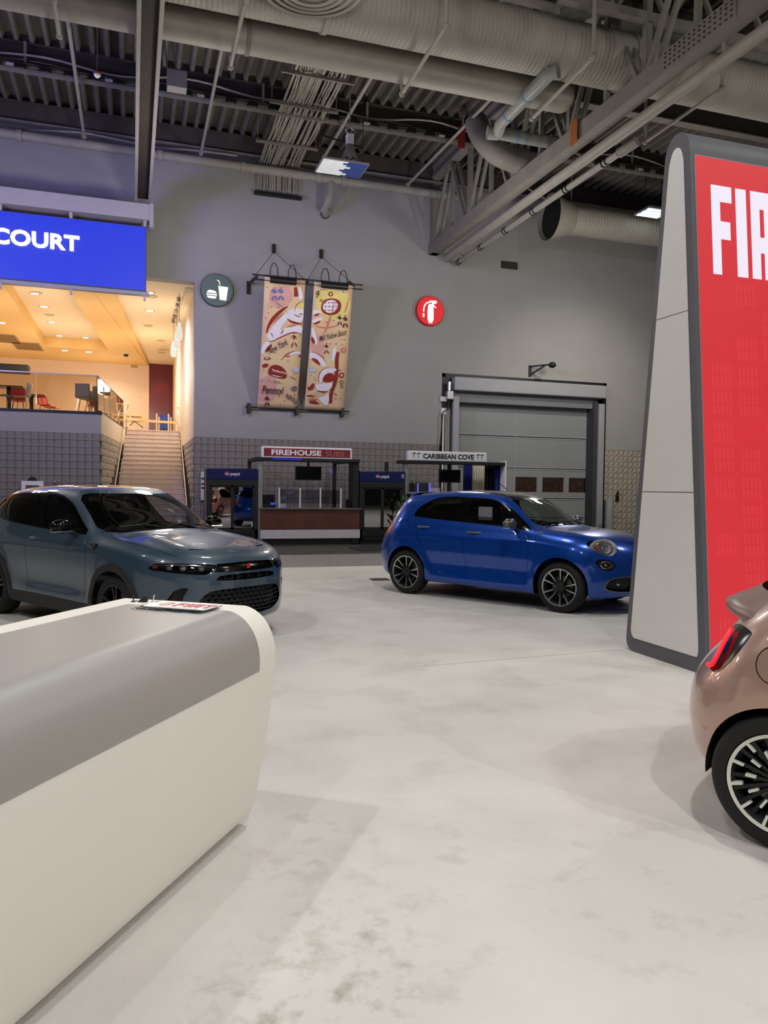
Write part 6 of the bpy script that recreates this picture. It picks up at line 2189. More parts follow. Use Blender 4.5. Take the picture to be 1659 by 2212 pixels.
HORNET=dict(wx=(1.2,-1.42),wr=.345,ra=.385,sill=.22,flare=.012,fl=(.03,.16),
 belt=[(-2.2,1.06),(-1.4,1.10),(-.6,1.06),(.3,1.03),(1.0,1.02),(1.6,.97),(2.2,.86)],
 sec=[(-.2,.06),(0,.03),(.2,.012),(.45,.004),(.7,.0),(.86,.012),(.95,.035),(1,.055),(1.3,.055)],
 tum=(.42,.22),plan=[(-2.3,.80),(-1.7,.885),(-1.0,.917),(0,.918),(1.2,.917),(1.7,.90),(2.1,.84),(2.4,.74)],
 bumps=[(.93,.06,.0,1.6,.012),(.52,.12,0,.85,-.028)],
 top=[(-2.3,.95),(-2.08,1.08),(-1.92,1.38),(-1.78,1.50),(-1.2,1.585),(-.5,1.605),(0,1.58),(.25,1.51),(.55,1.36),(.95,1.135),(1.10,1.095),(1.5,1.05),(1.9,.985),(2.15,.915),(2.3,.84)],
 crown=.07,kf=.30,kr=.25,hood=[(.52,.10,.018,.95,2.1)],
 bot=[(-2.3,.32),(-1.7,.22),(0,.19),(1.7,.19),(2.3,.24)],
 front=[(.15,2.12),(.25,2.21),(.45,2.245),(.65,2.245),(.8,2.235),(.9,2.20),(1.0,2.05),(1.1,1.8)],fq=(.42,2.6),
 rear=[(.2,-2.12),(.35,-2.24),(.6,-2.27),(.9,-2.22),(1.05,-2.15),(1.2,-2.05),(1.4,-1.9),(1.6,-1.7)],rq=(.30,2.8),
 k=[(-2,.16),(-1,.15),(.2,.14),(.9,.13),(1.3,.13),(2.2,.12)],kend=.16,spine=(-1.25,1.35,.62))
F500X=dict(wx=(1.285,-1.285),wr=.335,ra=.375,sill=.22,flare=.018,fl=(.03,.13),
 belt=[(-2.1,1.06),(-1.4,1.07),(-.6,1.04),(.3,1.01),(1.0,1.0),(1.6,.97),(2.2,.9)],
 sec=[(-.2,.05),(0,.02),(.12,.008),(.35,.012),(.6,.0),(.8,.006),(.93,.03),(1,.05),(1.3,.05)],
 tum=(.36,.22),plan=[(-2.2,.78),(-1.6,.865),(-1.0,.895),(0,.898),(1.2,.895),(1.6,.875),(1.95,.81),(2.3,.70)],
 bumps=[(.90,.05,-.2,1.3,.010),(.50,.10,0,.8,-.022),(.30,.05,0,.8,.012)],
 top=[(-2.1,.95),(-1.95,1.08),(-1.82,1.25),(-1.70,1.43),(-1.62,1.50),(-1.2,1.55),(-.5,1.595),(0,1.585),(.25,1.54),(.5,1.43),(.98,1.13),(1.12,1.095),(1.5,1.06),(1.8,1.0),(2.0,.93),(2.2,.80)],
 crown=.07,kf=.30,kr=.12,
 bot=[(-2.1,.34),(-1.7,.24),(0,.21),(1.7,.2),(2.2,.26)],
 front=[(.15,2.02),(.3,2.12),(.5,2.165),(.65,2.165),(.8,2.13),(.95,2.04),(1.05,1.88),(1.15,1.6)],fq=(.46,2.5),
 rear=[(.2,-1.99),(.35,-2.10),(.6,-2.15),(.8,-2.11),(.95,-2.03),(1.1,-1.93),(1.3,-1.80),(1.45,-1.72),(1.6,-1.6)],rq=(.34,2.4),
 k=[(-2,.18),(-1,.16),(.2,.14),(.9,.15),(1.3,.2),(2.2,.22)],kend=.2,spine=(-1.2,1.3,.62))
F500E=dict(wx=(1.161,-1.161),wr=.308,ra=.345,sill=.2,flare=.014,fl=(.03,.14),
 belt=[(-1.8,.93),(-1.2,.95),(-.5,.95),(.3,.93),(1.0,.92),(1.8,.85)],
 sec=[(-.2,.06),(0,.02),(.2,.004),(.45,.0),(.7,.0),(.9,.02),(1,.04),(1.3,.04)],
 tum=(.34,.25),plan=[(-1.8,.76),(-1.45,.82),(-.9,.842),(0,.842),(1.0,.842),(1.4,.82),(1.75,.74)],
 bumps=[(.80,.05,0,1.1,.008)],
 top=[(-1.75,.80),(-1.60,.90),(-1.53,1.0),(-1.30,1.18),(-1.0,1.38),(-.8,1.47),(-.4,1.52),(0,1.52),(.2,1.47),(.45,1.32),(.85,1.05),(1.0,1.0),(1.4,.95),(1.65,.86),(1.8,.7)],
 crown=.09,kf=.25,kr=.28,
 bot=[(-1.8,.32),(-1.4,.22),(0,.17),(1.4,.18),(1.8,.24)],
 front=[(.15,1.75),(.3,1.83),(.5,1.87),(.7,1.85),(.85,1.76),(.95,1.6)],fq=(.38,2.4),
 rear=[(.2,-1.62),(.35,-1.72),(.5,-1.745),(.65,-1.73),(.75,-1.70),(.85,-1.65),(.95,-1.59),(1.05,-1.50),(1.2,-1.30),(1.4,-1.0)],rq=(.26,2.6),
 k=[(-1.7,.14),(-1,.16),(.2,.14),(.9,.15),(1.8,.2)],kend=.2,spine=(-1.0,1.05,.58))


class Shell:
    """closed car skin as a bmesh, cut along traced outlines and split into parts"""

    def __init__(s, C, ns=170, ne=46, nt=150):
        g = car_grid(C, ns, ne, nt)
        s.C = C
        s.bm = bm = bmesh.new()
        R_, K = g.shape[0], g.shape[1]
        vs = [[bm.verts.new(g[i, j]) for j in range(K)] for i in range(R_)]
        for i in range(R_-1):
            for j in range(K):
                j2 = (j+1) % K
                bm.faces.new((vs[i][j], vs[i+1][j], vs[i+1][j2], vs[i][j2]))
        for i in (0, R_-1):
            c = bm.verts.new(np.mean(g[i], 0))
            for j in range(K):
                j2 = (j+1) % K
                bm.faces.new((c, vs[i][j], vs[i][j2]) if i == 0 else (c, vs[i][j2], vs[i][j]))
        bmesh.ops.recalc_face_normals(bm, faces=bm.faces)

    def axes(s, kind, side):
        q = sqrt(.5)
        return {'side': (Vector((1, 0, 0)), Vector((0, 0, 1))), 'front': (Vector((0, 1, 0)), Vector((0, 0, 1))),
                'top': (Vector((1, 0, 0)), Vector((0, 1, 0))),
                'fdiag': (Vector((q, -side*q, 0)), Vector((0, 0, 1))), 'rdiag': (Vector((q, side*q, 0)), Vector((0, 0, 1)))}[kind]

    @staticmethod
    def inside(P, poly):
        x, y = P[:, 0], P[:, 1]
        r = np.zeros(len(P), bool)
        n = len(poly)
        for i in range(n):
            x0, y0 = poly[i]
            x1, y1 = poly[(i+1) % n]
            if y0 == y1:
                continue
            c = ((y0 > y) != (y1 > y)) & (x < (x1-x0)*(y-y0)/(y1-y0)+x0)
            r ^= c
        return r

    def knife(s, poly, kind, side, filt, closed=True):
        bm = s.bm
        eu, ev = s.axes(kind, side)
        A = np.array(poly)
        lo, hi = A.min(0)-.03, A.max(0)+.03
        cell = .05
        H = defaultdict(set)

        def reg(f):
            us = [v.co.dot(eu) for v in f.verts]
            ws = [v.co.dot(ev) for v in f.verts]
            a, b_, c, d = min(us), max(us), min(ws), max(ws)
            if b_ < lo[0] or a > hi[0] or d < lo[1] or c > hi[1]:
                return
            for i in range(int(a//cell), int(b_//cell)+1):
                for j in range(int(c//cell), int(d//cell)+1):
                    H[i, j].add(f)
        for f in bm.faces:
            c = f.calc_center_median()
            if filt(c) and lo[0]-.05 < c.dot(eu) < hi[0]+.05 and lo[1]-.05 < c.dot(ev) < hi[1]+.05:
                reg(f)
        n = len(poly)
        for i in range(n if closed else n-1):
            p, q = poly[i], poly[(i+1) % n]
            du, dv = q[0]-p[0], q[1]-p[1]
            L = hypot(du, dv)
            if L < 1e-6:
                continue
            nu, nv = -dv/L, du/L
            cand = set()
            for a in range(int(min(p[0], q[0])//cell), int(max(p[0], q[0])//cell)+1):
                for b_ in range(int(min(p[1], q[1])//cell), int(max(p[1], q[1])//cell)+1):
                    cand |= H.get((a, b_), set())
            hit = []
            for f in cand:
                if not f.is_valid:
                    continue
                ds, ts = [], []
                for v in f.verts:
                    u, w = v.co.dot(eu)-p[0], v.co.dot(ev)-p[1]
                    ds.append(u*nu+w*nv)
                    ts.append((u*du+w*dv)/L)
                if min(ds) < -1e-5 and max(ds) > 1e-5 and max(ts) > -.001 and min(ts) < L+.001:
                    hit.append(f)
            if not hit:
                continue
            geom = set(hit)
            for f in hit:
                geom.update(f.edges)
                geom.update(f.verts)
            co = eu*p[0]+ev*p[1]
            no = eu*nu+ev*nv
            r = bmesh.ops.bisect_plane(bm, geom=list(geom), dist=1e-5, plane_co=co, plane_no=no)
            for e in r['geom']:
                if isinstance(e, bmesh.types.BMFace):
                    reg(e)
                elif isinstance(e, bmesh.types.BMEdge):
                    for f in e.link_faces:
                        reg(f)

    def split(s, regions, parent, default, mat, prefix=''):
        """regions: (name, material, kind, side, filter, polygon, push, rim); first match takes the face"""
        bm = s.bm
        for (nm, m, kind, side, filt, poly, push, *_) in regions:
            s.knife(poly, kind, side, filt)
        bm.normal_update()
        bm.faces.ensure_lookup_table()
        bm.verts.index_update()
        C = np.array([f.calc_center_median()[:] for f in bm.faces])
        own = np.full(len(C), -1)
        for k, (nm, m, kind, side, filt, poly, push, *_) in enumerate(regions):
            eu, ev = s.axes(kind, side)
            P = np.stack([C @ np.array(eu), C @ np.array(ev)], 1)
            lo, hi = np.min(poly, 0), np.max(poly, 0)
            idx = np.where((own < 0) & (P[:, 0] >= lo[0]) & (P[:, 0] <= hi[0]) & (P[:, 1] >= lo[1]) & (P[:, 1] <= hi[1]))[0]
            if len(idx) == 0:
                continue
            ok = s.inside(P[idx], poly) & np.array([bool(filt(Vector(C[i]))) for i in idx])
            own[idx[ok]] = k
        VN = [v.normal.copy() for v in bm.verts]
        VC = [v.co.copy() for v in bm.verts]
        out = {}
        FV = [[v.index for v in f.verts] for f in bm.faces]
        for k in list(range(len(regions)))+[-1]:
            ids = np.where(own == k)[0]
            if len(ids) == 0:
                continue
            if k >= 0:
                nm, m, kind, side, filt, poly, push, *ex = regions[k]
                if m is None:
                    continue
            else:
                nm, m, push, ex = default, mat, 0, []
            out[(k, nm)] = s.part(nm, m, parent, [FV[i] for i in ids], VC, VN, push, rim=bool(push))
        # dark lining just inside the painted skin
        ids = [i for i in np.where(own == -1)[0]]
        s.part('inner_lining', M('car_lining', (22, 22, 24), .9), parent, [FV[i][::-1] for i in ids if C[i][2] > .55], VC, VN, -.028)
        return out

    def part(s, name, mat, parent, faces, VC, VN, push=0.0, rim=False):
        mp, vs, ns, fs = {}, [], [], []
        for f in faces:
            q = []
            for i in f:
                if i not in mp:
                    mp[i] = len(vs)
                    vs.append(VC[i]+VN[i]*push)
                    ns.append(VN[i])
                q.append(mp[i])
            fs.append(tuple(q))
        if rim:
            cnt = defaultdict(int)
            for f in faces:
                for a, b_ in zip(f, f[1:]+f[:1]):
                    cnt[(a, b_)] += 1
            for (a, b_) in list(cnt):
                if (b_, a) not in cnt:
                    k = len(vs)
                    nn_ = (VC[b_]-VC[a]).cross(VN[a])
                    nn_ = nn_.normalized() if nn_.length > 1e-9 else VN[a]
                    nn_ = -nn_ if push < 0 else nn_
                    vs += [VC[a].copy(), VC[b_].copy(), VC[b_]+VN[b_]*push, VC[a]+VN[a]*push]
                    ns += [nn_]*4
                    fs.append((k, k+3, k+2, k+1) if push < 0 else (k, k+1, k+2, k+3))
        me = bpy.data.meshes.new(name)
        me.from_pydata(vs, [], fs)
        me.polygons.foreach_set('use_smooth', [True]*len(fs))
        me.materials.append(mat)
        try:
            me.normals_split_custom_set_from_vertices([n[:] for n in ns])
        except Exception:
            pass
        o = bpy.data.objects.new(name, me)
        COL.objects.link(o)
        o.parent = parent
        return o


def paint(name, col, metal, rough, coat=1.0):
    m = M(name, col, rough, metal, var=.02, scale=900, coat=coat)
    return m


m_glossblk = M('car_gloss_black', (6, 6, 7), .14, var=.05, spec=.3)
m_plasticblk = M('car_black_plastic', (34, 33, 32), .6, var=.1, bump=.1, bscale=120)
m_tyre = M('tyre_rubber', (20, 20, 20), .75, var=.1, bump=.15, bscale=60)
m_well = M('wheel_well', (12, 12, 12), .9)
m_seat = M('seat_fabric', (40, 40, 44), .8, var=.1)
m_lens = G('lamp_lens', (236, 238, 240), .04)
m_dkglass = G('privacy_glass', (26, 28, 30), .05)
m_ltglass = G('side_glass', (190, 196, 194), .03)
m_wsglass = G('windscreen_glass', (216, 222, 220), .03)
m_housing = M('lamp_housing', (92, 92, 98), .28, .6, var=.3, scale=30)
m_amber = M('amber_reflector', (196, 74, 30), .25, var=.1)
m_sil = M('machined_silver', (196, 196, 194), .25, .75, var=.04)
m_dksil = M('wheel_dark_grey', (44, 44, 46), .4, .4, var=.08)


def right_left(fn):
    return [r for side in (-1, 1) for r in fn(side)]


def sidef(side, lo=.3):
    return lambda c: c.y*side > lo


def offset_poly(P, d):
    """shrink (d>0) a counter-clockwise or clockwise polygon by d"""
    A = [Vector((p[0], p[1])) for p in P]
    n = len(A)
    area = sum(A[i].x*A[(i+1) % n].y-A[(i+1) % n].x*A[i].y for i in range(n))
    sg = 1 if area > 0 else -1
    out = []
    for i in range(n):
        e0, e1 = (A[i]-A[i-1]).normalized(), (A[(i+1) % n]-A[i]).normalized()
        n0, n1 = Vector((-e0.y, e0.x))*sg, Vector((-e1.y, e1.x))*sg
        m_ = (n0+n1)
        k = max(.35, m_.length_squared/2)
        out.append(tuple(A[i]+m_*(d/k)))
    return out


def strip_poly(path, w):
    """thin closed polygon around an open path, for panel gaps"""
    L, R_ = [], []
    n = len(path)
    for i in range(n):
        a, b_ = path[max(i-1, 0)], path[min(i+1, n-1)]
        d = hypot(b_[0]-a[0], b_[1]-a[1])
        nx, ny = -(b_[1]-a[1])/d*w/2, (b_[0]-a[0])/d*w/2
        L.append((path[i][0]+nx, path[i][1]+ny))
        R_.append((path[i][0]-nx, path[i][1]-ny))
    return L+R_[::-1]


def arch_poly(x, z, r, zb=-.1, n=26, squash=1.0):
    P = [(x+r*cos(a), z+squash*r*sin(a)) for a in [pi*i/n for i in range(n+1)]]
    return P+[(x-r, zb), (x+r, zb)]


def wheel(parent, x, y, r, side, style):
    """side: +1 left, -1 right (outer face towards side)"""
    c = Vector((x, y, r))
    ax_ = Vector((0, side, 0))
    wd_ = .215
    rim_r = {'f500x': .245, 'hornet': .245, 'f500e': .222}[style]
    tp = [(rim_r-.005, -.02), (rim_r+.012, .008), (r-.045, .012), (r-.014, -.006), (r-.002, -.03), (r, -.06), (r, -.155), (r-.014, -.2), (r-.06, -.215), (rim_r, -.2), (rim_r-.005, -.02)]
    w = MB().lathe([(a, b_) for a, b_ in tp], c, ax_, 56).build('wheel', m_tyre, parent, smooth=.7)
    lip = m_sil if style == 'f500x' else (M('wheel_ivory', (226, 228, 216), .35) if style == 'f500e' else m_dksil)
    barrel = m_dksil if style != 'hornet' else M('wheel_black', (20, 20, 21), .35, .3)
    MB().lathe([(rim_r-.012, .004), (rim_r+.004, .009), (rim_r+.004, .0), (rim_r-.012, -.01)], c, ax_, 56).build('rim_ring', lip, w, smooth=.7)
    MB().lathe([(rim_r-.01, .0), (rim_r-.03, -.03), (rim_r-.05, -.17), (.02, -.175)], c, ax_, 48).build('barrel', barrel, w, smooth=.7)
    MB().lathe([(.02, -.10), (.145, -.10), (.145, -.12), (.02, -.12)], c, ax_, 36).build('brake_disc', M('disc_steel', (120, 118, 114), .35, .8), w, smooth=.7)
    MB().lathe([(0, -.012), (.03, -.012), (.05, -.022), (.062, -.05), (.07, -.1)], c, ax_, 28).build('hub_cap', m_dksil if style != 'hornet' else barrel, w, smooth=.7)
    # local frame on the outer face
    U, V_ = Vector((1, 0, 0)), Vector((0, 0, 1))

    def P(a, rr, off, dep):
        return c+U*(rr*cos(a)-off*sin(a))+V_*(rr*sin(a)+off*cos(a))+ax_*dep

    def spoke(a, sec, name, mat):
        """sec: (radius, half width, front depth, back depth)"""
        mb = MB()
        vs = []
        for rr, hw, d0_, d1_ in sec:
            vs += [P(a, rr, -hw, d1_), P(a, rr, -hw*.8, d0_), P(a, rr, hw*.8, d0_), P(a, rr, hw, d1_)]
        fs = []
        for i in range(len(sec)-1):
            for k in range(4):
                k2 = (k+1) % 4
                fs.append((4*i+k, 4*i+k2, 4*i+4+k2, 4*i+4+k))
        fs += [(0, 1, 2, 3), tuple(range(4*len(sec)-4, 4*len(sec)))]
        return mb.add(vs, fs).build(name, mat, w)
    if style == 'f500x':
        for k in range(10):
            a = radians(90+36*k+(9 if k % 2 else -9)*.35)
            spoke(a, [(.045, .016, -.025, -.07), (.12, .0135, -.015, -.06), (.2, .013, -.002, -.045), (.24, .017, .004, -.03)], 'spoke', m_dksil)
            spoke(a, [(.10, .005, -.0145, -.03), (.17, .009, -.005, -.03), (.215, .011, .0025, -.03), (.24, .015, .0075, -.02)], 'spoke_face', m_sil)
    elif style == 'hornet':
        for k in range(5):
            for dlt in (-9, 9):
                spoke(radians(90+72*k+dlt), [(.04, .016, -.02, -.07), (.14, .013, -.01, -.06), (.24, .017, .002, -.03)], 'spoke', barrel)
    else:
        iv = M('wheel_ivory', (226, 228, 216), .35)
        for k in range(20):
            a = radians(90+18*k)
            spoke(a, [(.045, .009, -.03, -.08), (.14, .011, -.022, -.06), (.215, .012, -.006, -.04)], 'spoke', M('wheel_black', (20, 20, 21), .35, .3))
        for k in range(12):
            a = radians(12+30*k)
            spoke(a, [(.165, .0075, -.004, -.03), (.216, .0085, .006, -.02)], 'rim_bar', iv)
            spoke(a+radians(15), [(.105, .006, -.012, -.03), (.150, .0075, -.008, -.03)], 'spoke_bar', iv)
    return w


def seat(parent, x, y, zf=.30, sc=1.0, mat=None):
    mat = mat or m_seat
    mb = MB().box(x-.25, x+.25, y-.24, y+.24, zf, zf+.22)
    s_ = mb.build('seat', mat, parent, bevel=.05)
    MB().obox((x-.32, y, zf+.47), Vector((.97, 0, .25)), Vector((0, 1, 0)), Vector((-.25, 0, .97)), .06, .22, .32).build('backrest', mat, s_, bevel=.05)
    MB().obox((x-.42, y, zf+.87), Vector((.97, 0, .25)), Vector((0, 1, 0)), Vector((-.25, 0, .97)), .045, .12, .08).build('headrest', mat, s_, bevel=.04)
    return s_


def interior(parent, C, dash_x, half, roof):
    wf, wr_ = C['wx']
    MB().box(wr_-.3, wf-.2, -half, half, .24, .32).build('cabin_floor', M('cabin_dark', (18, 18, 19), .9), parent)
    MB().box(dash_x-.34, dash_x+.1, -half, half, .70, .96).build('dashboard', M('dash_black', (26, 26, 28), .7), parent, bevel=.06)
    for x in (wr_+1.35, wr_+.55):
        for y in (-.37, .37):
            seat(parent, x, y)
    cx = Vector((dash_x-.42, .37, .95))
    sw_ = MB()
    tilt = Vector((.45, 0, .9)).normalized()
    u, v = Vector((0, 1, 0)), tilt
    sw_.tube([cx+u*(.185*cos(a))+v*(.185*sin(a)) for a in [2*pi*i/28 for i in range(28)]], .016, 8, closed=True)
    sw_.bar(cx-u*.17, cx+u*.17, .04, .02).bar(cx, cx-v*.17, .04, .02)
    sw_.build('steering_wheel', M('wheel_leather', (16, 16, 16), .5), parent, smooth=.8)
    MB().obox((dash_x-.75, 0, roof-.13), Vector((1, 0, 0)), Vector((0, 1, 0)), UZ, .02, .12, .035).build('interior_mirror', m_black, parent, bevel=.01)


def mirror(parent, C, x, z, side, cap, foot=.87, body=None):
    m_ = MB()
    m_.ball((x, side*(foot+.12), z), .075, .125, .075, 24, 14)
    o = m_.build('wing_mirror', cap, parent, smooth=True)
    MB().bar((x+.02, side*(foot-.08), z-.12), (x+.01, side*(foot+.06), z-.04), .05, .05).build('mirror_foot', m_black, o, bevel=.012)
    MB().box(x-.04, x+.055, side*(foot+.12)-.105, side*(foot+.12)+.105, z-.062, z-.046).build('mirror_blinker', m_chrome, o, bevel=.006)
    MB().ball((x-.04, side*(foot+.12), z), .04, .108, .058, 20, 10).build('mirror_glass', m_glossblk, o, smooth=True)
    return o


def handle(parent, C, x0, x1, z, side, mat):
    def yat(x, zz):
        ys = np.linspace(.5, 1.05, 111)
        f = car_f(C, np.full(111, x), ys, np.full(111, zz))
        return ys[np.argmin(np.abs(f))]
    y0, y1 = yat(x0, z), yat(x1, z)
    a, b_ = Vector((x0, side*(y0+.022), z)), Vector((x1, side*(y1+.022), z+.004))
    n = 9
    pts, rs = [], []
    for i in range(n):
        t = i/(n-1)
        p = a.lerp(b_, t)
        p.y -= side*.03*(1-sin(pi*t)**.5)
        pts.append(p)
        rs.append(.006+.010*sin(pi*t)**.5)
    return MB().tube(pts, rs, 10).build('door_handle', mat, parent, smooth=True)


def ysurf(C, x, z, side=-1):
    ys = np.linspace(.2, 1.1, 181)
    f = car_f(C, np.full(181, x), ys, np.full(181, z))
    i = np.where(f < 0)[0]
    return side*(ys[i[-1]] if len(i) else .7)


def xsurf(C, y, z, end=1):
    xs = np.linspace(.8, 2.5, 341)*end
    f = car_f(C, xs, np.full(341, y), np.full(341, z))
    i = np.where(f < 0)[0]
    return xs[i[-1]] if len(i) else end*1.9


def underside(parent, C):
    MB().box(C['wx'][1]-.2, C['wx'][0]+.2, -.58, .58, .2, .26).build('under_tray', m_well, parent)
    for x in C['wx']:
        for s_ in (-1, 1):
            r_ = C['ra']
            MB().lathe([(.02, 0), (r_-.002, 0), (r_-.002, .20)], (x, s_*.58, C['wr']), (0, s_, 0), 40, -.12, pi+.12).build('wheel_well', m_well, parent, smooth=.5)


# ------------------------------------------------------------------ grey-blue crossover
def build_hornet(loc, yaw):
    C = HORNET
    car = thing('car', 'grey-blue crossover car with black wheel-arch trim parked behind the white desk', 'car', loc, yaw)
    BASE[car.name] = Vector((0, 0, 0))
    pm = paint('paint_grey_blue', (47, 68, 86), .1, .38)
    sh = Shell(C)
    wf, wr_ = C['wx']
    zc = C['wr']
    R = []

    def sides(s):
        f = sidef(s, .42)
        r = []
        for x in (wf, wr_):
            r.append(('arch_void', None, 'side', s, f, arch_poly(x, zc, C['ra'], n=30), 0))
        for x in (wf, wr_):
            r.append(('wheel_arch_trim', m_plasticblk, 'side', s, f, arch_poly(x, zc, C['ra']+.075, .17, 34), .010))
        r.append(('sill_trim', m_plasticblk, 'side', s, f, [(wr_+.3, .1), (wf-.3, .1), (wf-.3, .335), (0, .35), (-.6, .352), (wr_+.3, .345)], .008))
        # daylight opening
        dlo = [(.66, 1.068), (.30, 1.262), (.09, 1.376), (-.18, 1.462), (-.46, 1.508), (-.78, 1.526), (-1.12, 1.514), (-1.40, 1.485), (-1.58, 1.435), (-1.685, 1.36), (-1.69, 1.29), (-1.60, 1.215), (-1.37, 1.165), (-1.08, 1.143), (-.59, 1.113), (-.12, 1.088), (.31, 1.072)]
        in_ = offset_poly(dlo, .022)
        xs = lambda lo, hi, P: [p for p in P]
        front = [(.55, 1.105), (.27, 1.262), (.08, 1.354), (-.19, 1.438), (-.45, 1.482), (-.58, 1.492), (-.36, 1.135), (-.12, 1.112), (.31, 1.096)]
        rear = [(-.76, 1.50), (-1.12, 1.49), (-1.50, 1.452), (-1.33, 1.20), (-1.08, 1.168), (-.51, 1.142)]
        quarter = [(-1.56, 1.43), (-1.655, 1.36), (-1.662, 1.30), (-1.59, 1.232), (-1.40, 1.198)]
        r.append(('front_window', m_ltglass, 'side', s, f, chaikin(front, 1), -.006))
        r.append(('rear_window', m_dkglass, 'side', s, f, chaikin(rear, 1), -.006))
        r.append(('quarter_window', m_dkglass, 'side', s, f, chaikin(quarter, 1), -.006))
        r.append(('window_frame', m_glossblk, 'side', s, f, chaikin(dlo, 1), -.003))
        gapm = M('panel_gap', (10, 11, 12), .9)
        for path in ([(.66, 1.045), (.665, 1.0), (.705, .91), (.69, .78), (.672, .65), (.64, .45), (.616, .34)], [(-.42, 1.10), (-.60, .98), (-.595, .84), (-.585, .7), (-.60, .42), (-.60, .352)]):
            r.append(('panel_gap', gapm, 'side', s, f, strip_poly(chaikin(path, 1, False), .006), -.006))
        # lamps, wrapped round the corner
        hl3 = [(1.738, .862, .798), (1.766, .841, .83), (1.809, .809, .848), (2.01, .619, .845), (2.151, .367, .829), (2.167, .357, .807), (2.156, .449, .742), (2.134, .498, .731), (1.98, .702, .752), (1.842, .811, .771), (1.768, .852, .778)]
        D = lambda P: [((x-y)*sqrt(.5), z) for x, y, z in P]
        ff = lambda c: c.y*s > .2 and c.x > 1.3
        r.append(('headlight', m_lens, 'fdiag', s, ff, chaikin(D(hl3), 1), -.003))
        fog = [(1.90, .775, .47), (1.921, .762, .502), (1.967, .724, .582), (2.024, .661, .612), (2.06, .625, .605), (2.03, .66, .52), (2.02, .67, .42), (1.95, .74, .42)]
        r.append(('corner_vent', m_glossblk, 'fdiag', s, ff, D(fog), -.05))
        return r
    R += right_left(sides)
    ft = lambda c: c.x > 1.6
    R.append(('upper_grille', m_glossblk, 'front', 1, ft, [(-.35, .832), (-.04, .840), (.04, .840), (.35, .832), (.37, .80), (.40, .755), (.2, .748), (-.2, .748), (-.40, .755), (-.37, .80)], -.02))
    R.append(('slot_grille', m_glossblk, 'front', 1, ft, chaikin([(-.38, .668), (-.385, .69), (-.34, .722), (0, .728), (.34, .722), (.385, .69), (.38, .668), (0, .662)], 1), -.05))
    R.append(('lower_grille', m_glossblk, 'front', 1, ft, chaikin([(-.56, .44), (-.50, .53), (-.42, .578), (0, .588), (.42, .578), (.50, .53), (.56, .44), (.50, .36), (.30, .30), (-.30, .30), (-.50, .36)], 1), -.045))
    R.append(('windscreen', m_wsglass, 'top', 1, lambda c: c.z > 1.0 and -.2 < c.x < 1.2, chaikin([(.05, -.625), (.16, -.50), (.235, -.30), (.26, 0), (.235, .30), (.16, .50), (.05, .625), (.40, .70), (.72, .765), (.90, .60), (.945, .30), (.955, 0), (.945, -.30), (.90, -.60), (.72, -.765), (.40, -.70)], 1), -.004))
    R.append(('scuttle', m_black, 'top', 1, lambda c: c.z > 1.0 and .5 < c.x < 1.2, [(.71, -.79), (.92, -.62), (.975, -.30), (.985, 0), (.975, .30), (.92, .62), (.71, .79), (.74, .76), (.88, .58), (.935, .3), (.94, 0), (.935, -.3), (.88, -.58), (.74, -.76)], -.008))
    R.append(('rear_glass', m_dkglass, 'front', 1, lambda c: c.x < -1.6 and c.z > 1.0, chaikin([(-.60, 1.12), (-.52, 1.42), (.52, 1.42), (.60, 1.12)], 1), -.005))
    for s in (-1, 1):
        R.append(('tail_light', M('tail_red', (128, 10, 14), .22), 'rdiag', s, lambda c, s=s: c.y*s > .3 and c.x < -1.6, [(-.95, .93), (-1.0, 1.02), (-1.5, 1.02), (-1.7, .93)], -.004))
    hoodgap = strip_poly(chaikin([(.84, -.69), (.92, -.75), (1.03, -.782), (1.34, -.785), (1.75, -.74), (2.02, -.60)], 2, False), .006)
    R.append(('panel_gap', M('panel_gap', (10, 11, 12), .9), 'top', 1, lambda c: c.z > .8 and c.y < 0, hoodgap, -.006))
    R.append(('panel_gap', M('panel_gap', (10, 11, 12), .9), 'top', 1, lambda c: c.z > .8 and c.y > 0, [(x, -y) for x, y in hoodgap], -.006))
    for s in (-1, 1):
        R.append(('bonnet_slit', m_black, 'top', 1, lambda c: c.z > .8, [(1.885, s*.50), (1.905, s*.42), (1.932, s*.33), (1.945, s*.33), (1.925, s*.42), (1.903, s*.50)], -.02))
    parts = sh.split(R, car, 'painted_body', pm)
    sh.bm.free()
    # lamp insides
    for s in (-1, 1):
        hl = None
        for k, v in parts.items():
            if k[1] == 'headlight' and R[k[0]][3] == s:
                hl = v
        dirv = Vector((.75, .66*s, 0))
        pts = [(1.76, .80, .805), (1.87, .74, .795), (1.98, .655, .79), (2.08, .51, .785)]
        mb = MB()
        for x, y, z in ((1.70, .81, .80), (1.9, .68, .79), (2.08, .42, .79)):
            pass
        q = [(1.70, .83, .775), (1.70, .83, .83), (1.95, .63, .85), (2.10, .36, .83), (2.10, .38, .765), (1.95, .62, .745)]
        mb.add([Vector((x-.03, s*(y-.05), z)) for x, y, z in q], [tuple(range(6))])
        mb.build('lamp_housing', m_housing, hl)
        for (x, y, z) in pts[1:]:
            MB().ball((x-.06, s*(y-.07), z), .035, .035, .035, 16, 10).build('projector', M('lamp_silver', (226, 228, 230), .3, .25), hl, smooth=True)
        MB().ball((1.735, s*.79, .80), .045, .03, .022, 14, 8).build('amber_reflector', m_amber, hl, smooth=True)
        MB().tube([Vector((1.74, s*.825, .822)), Vector((1.9, s*.70, .833)), Vector((2.02, s*.575, .828)), Vector((2.13, s*.38, .80)), Vector((2.115, s*.43, .76))], .007, 8).build('light_bar', m_chrome, hl, smooth=True)
        wheel(car, wf, s*.895, zc, s, 'hornet')
        wheel(car, wr_, s*.895, zc, s, 'hornet')
        mirror(car, C, .40, 1.155, s, m_glossblk, .90)
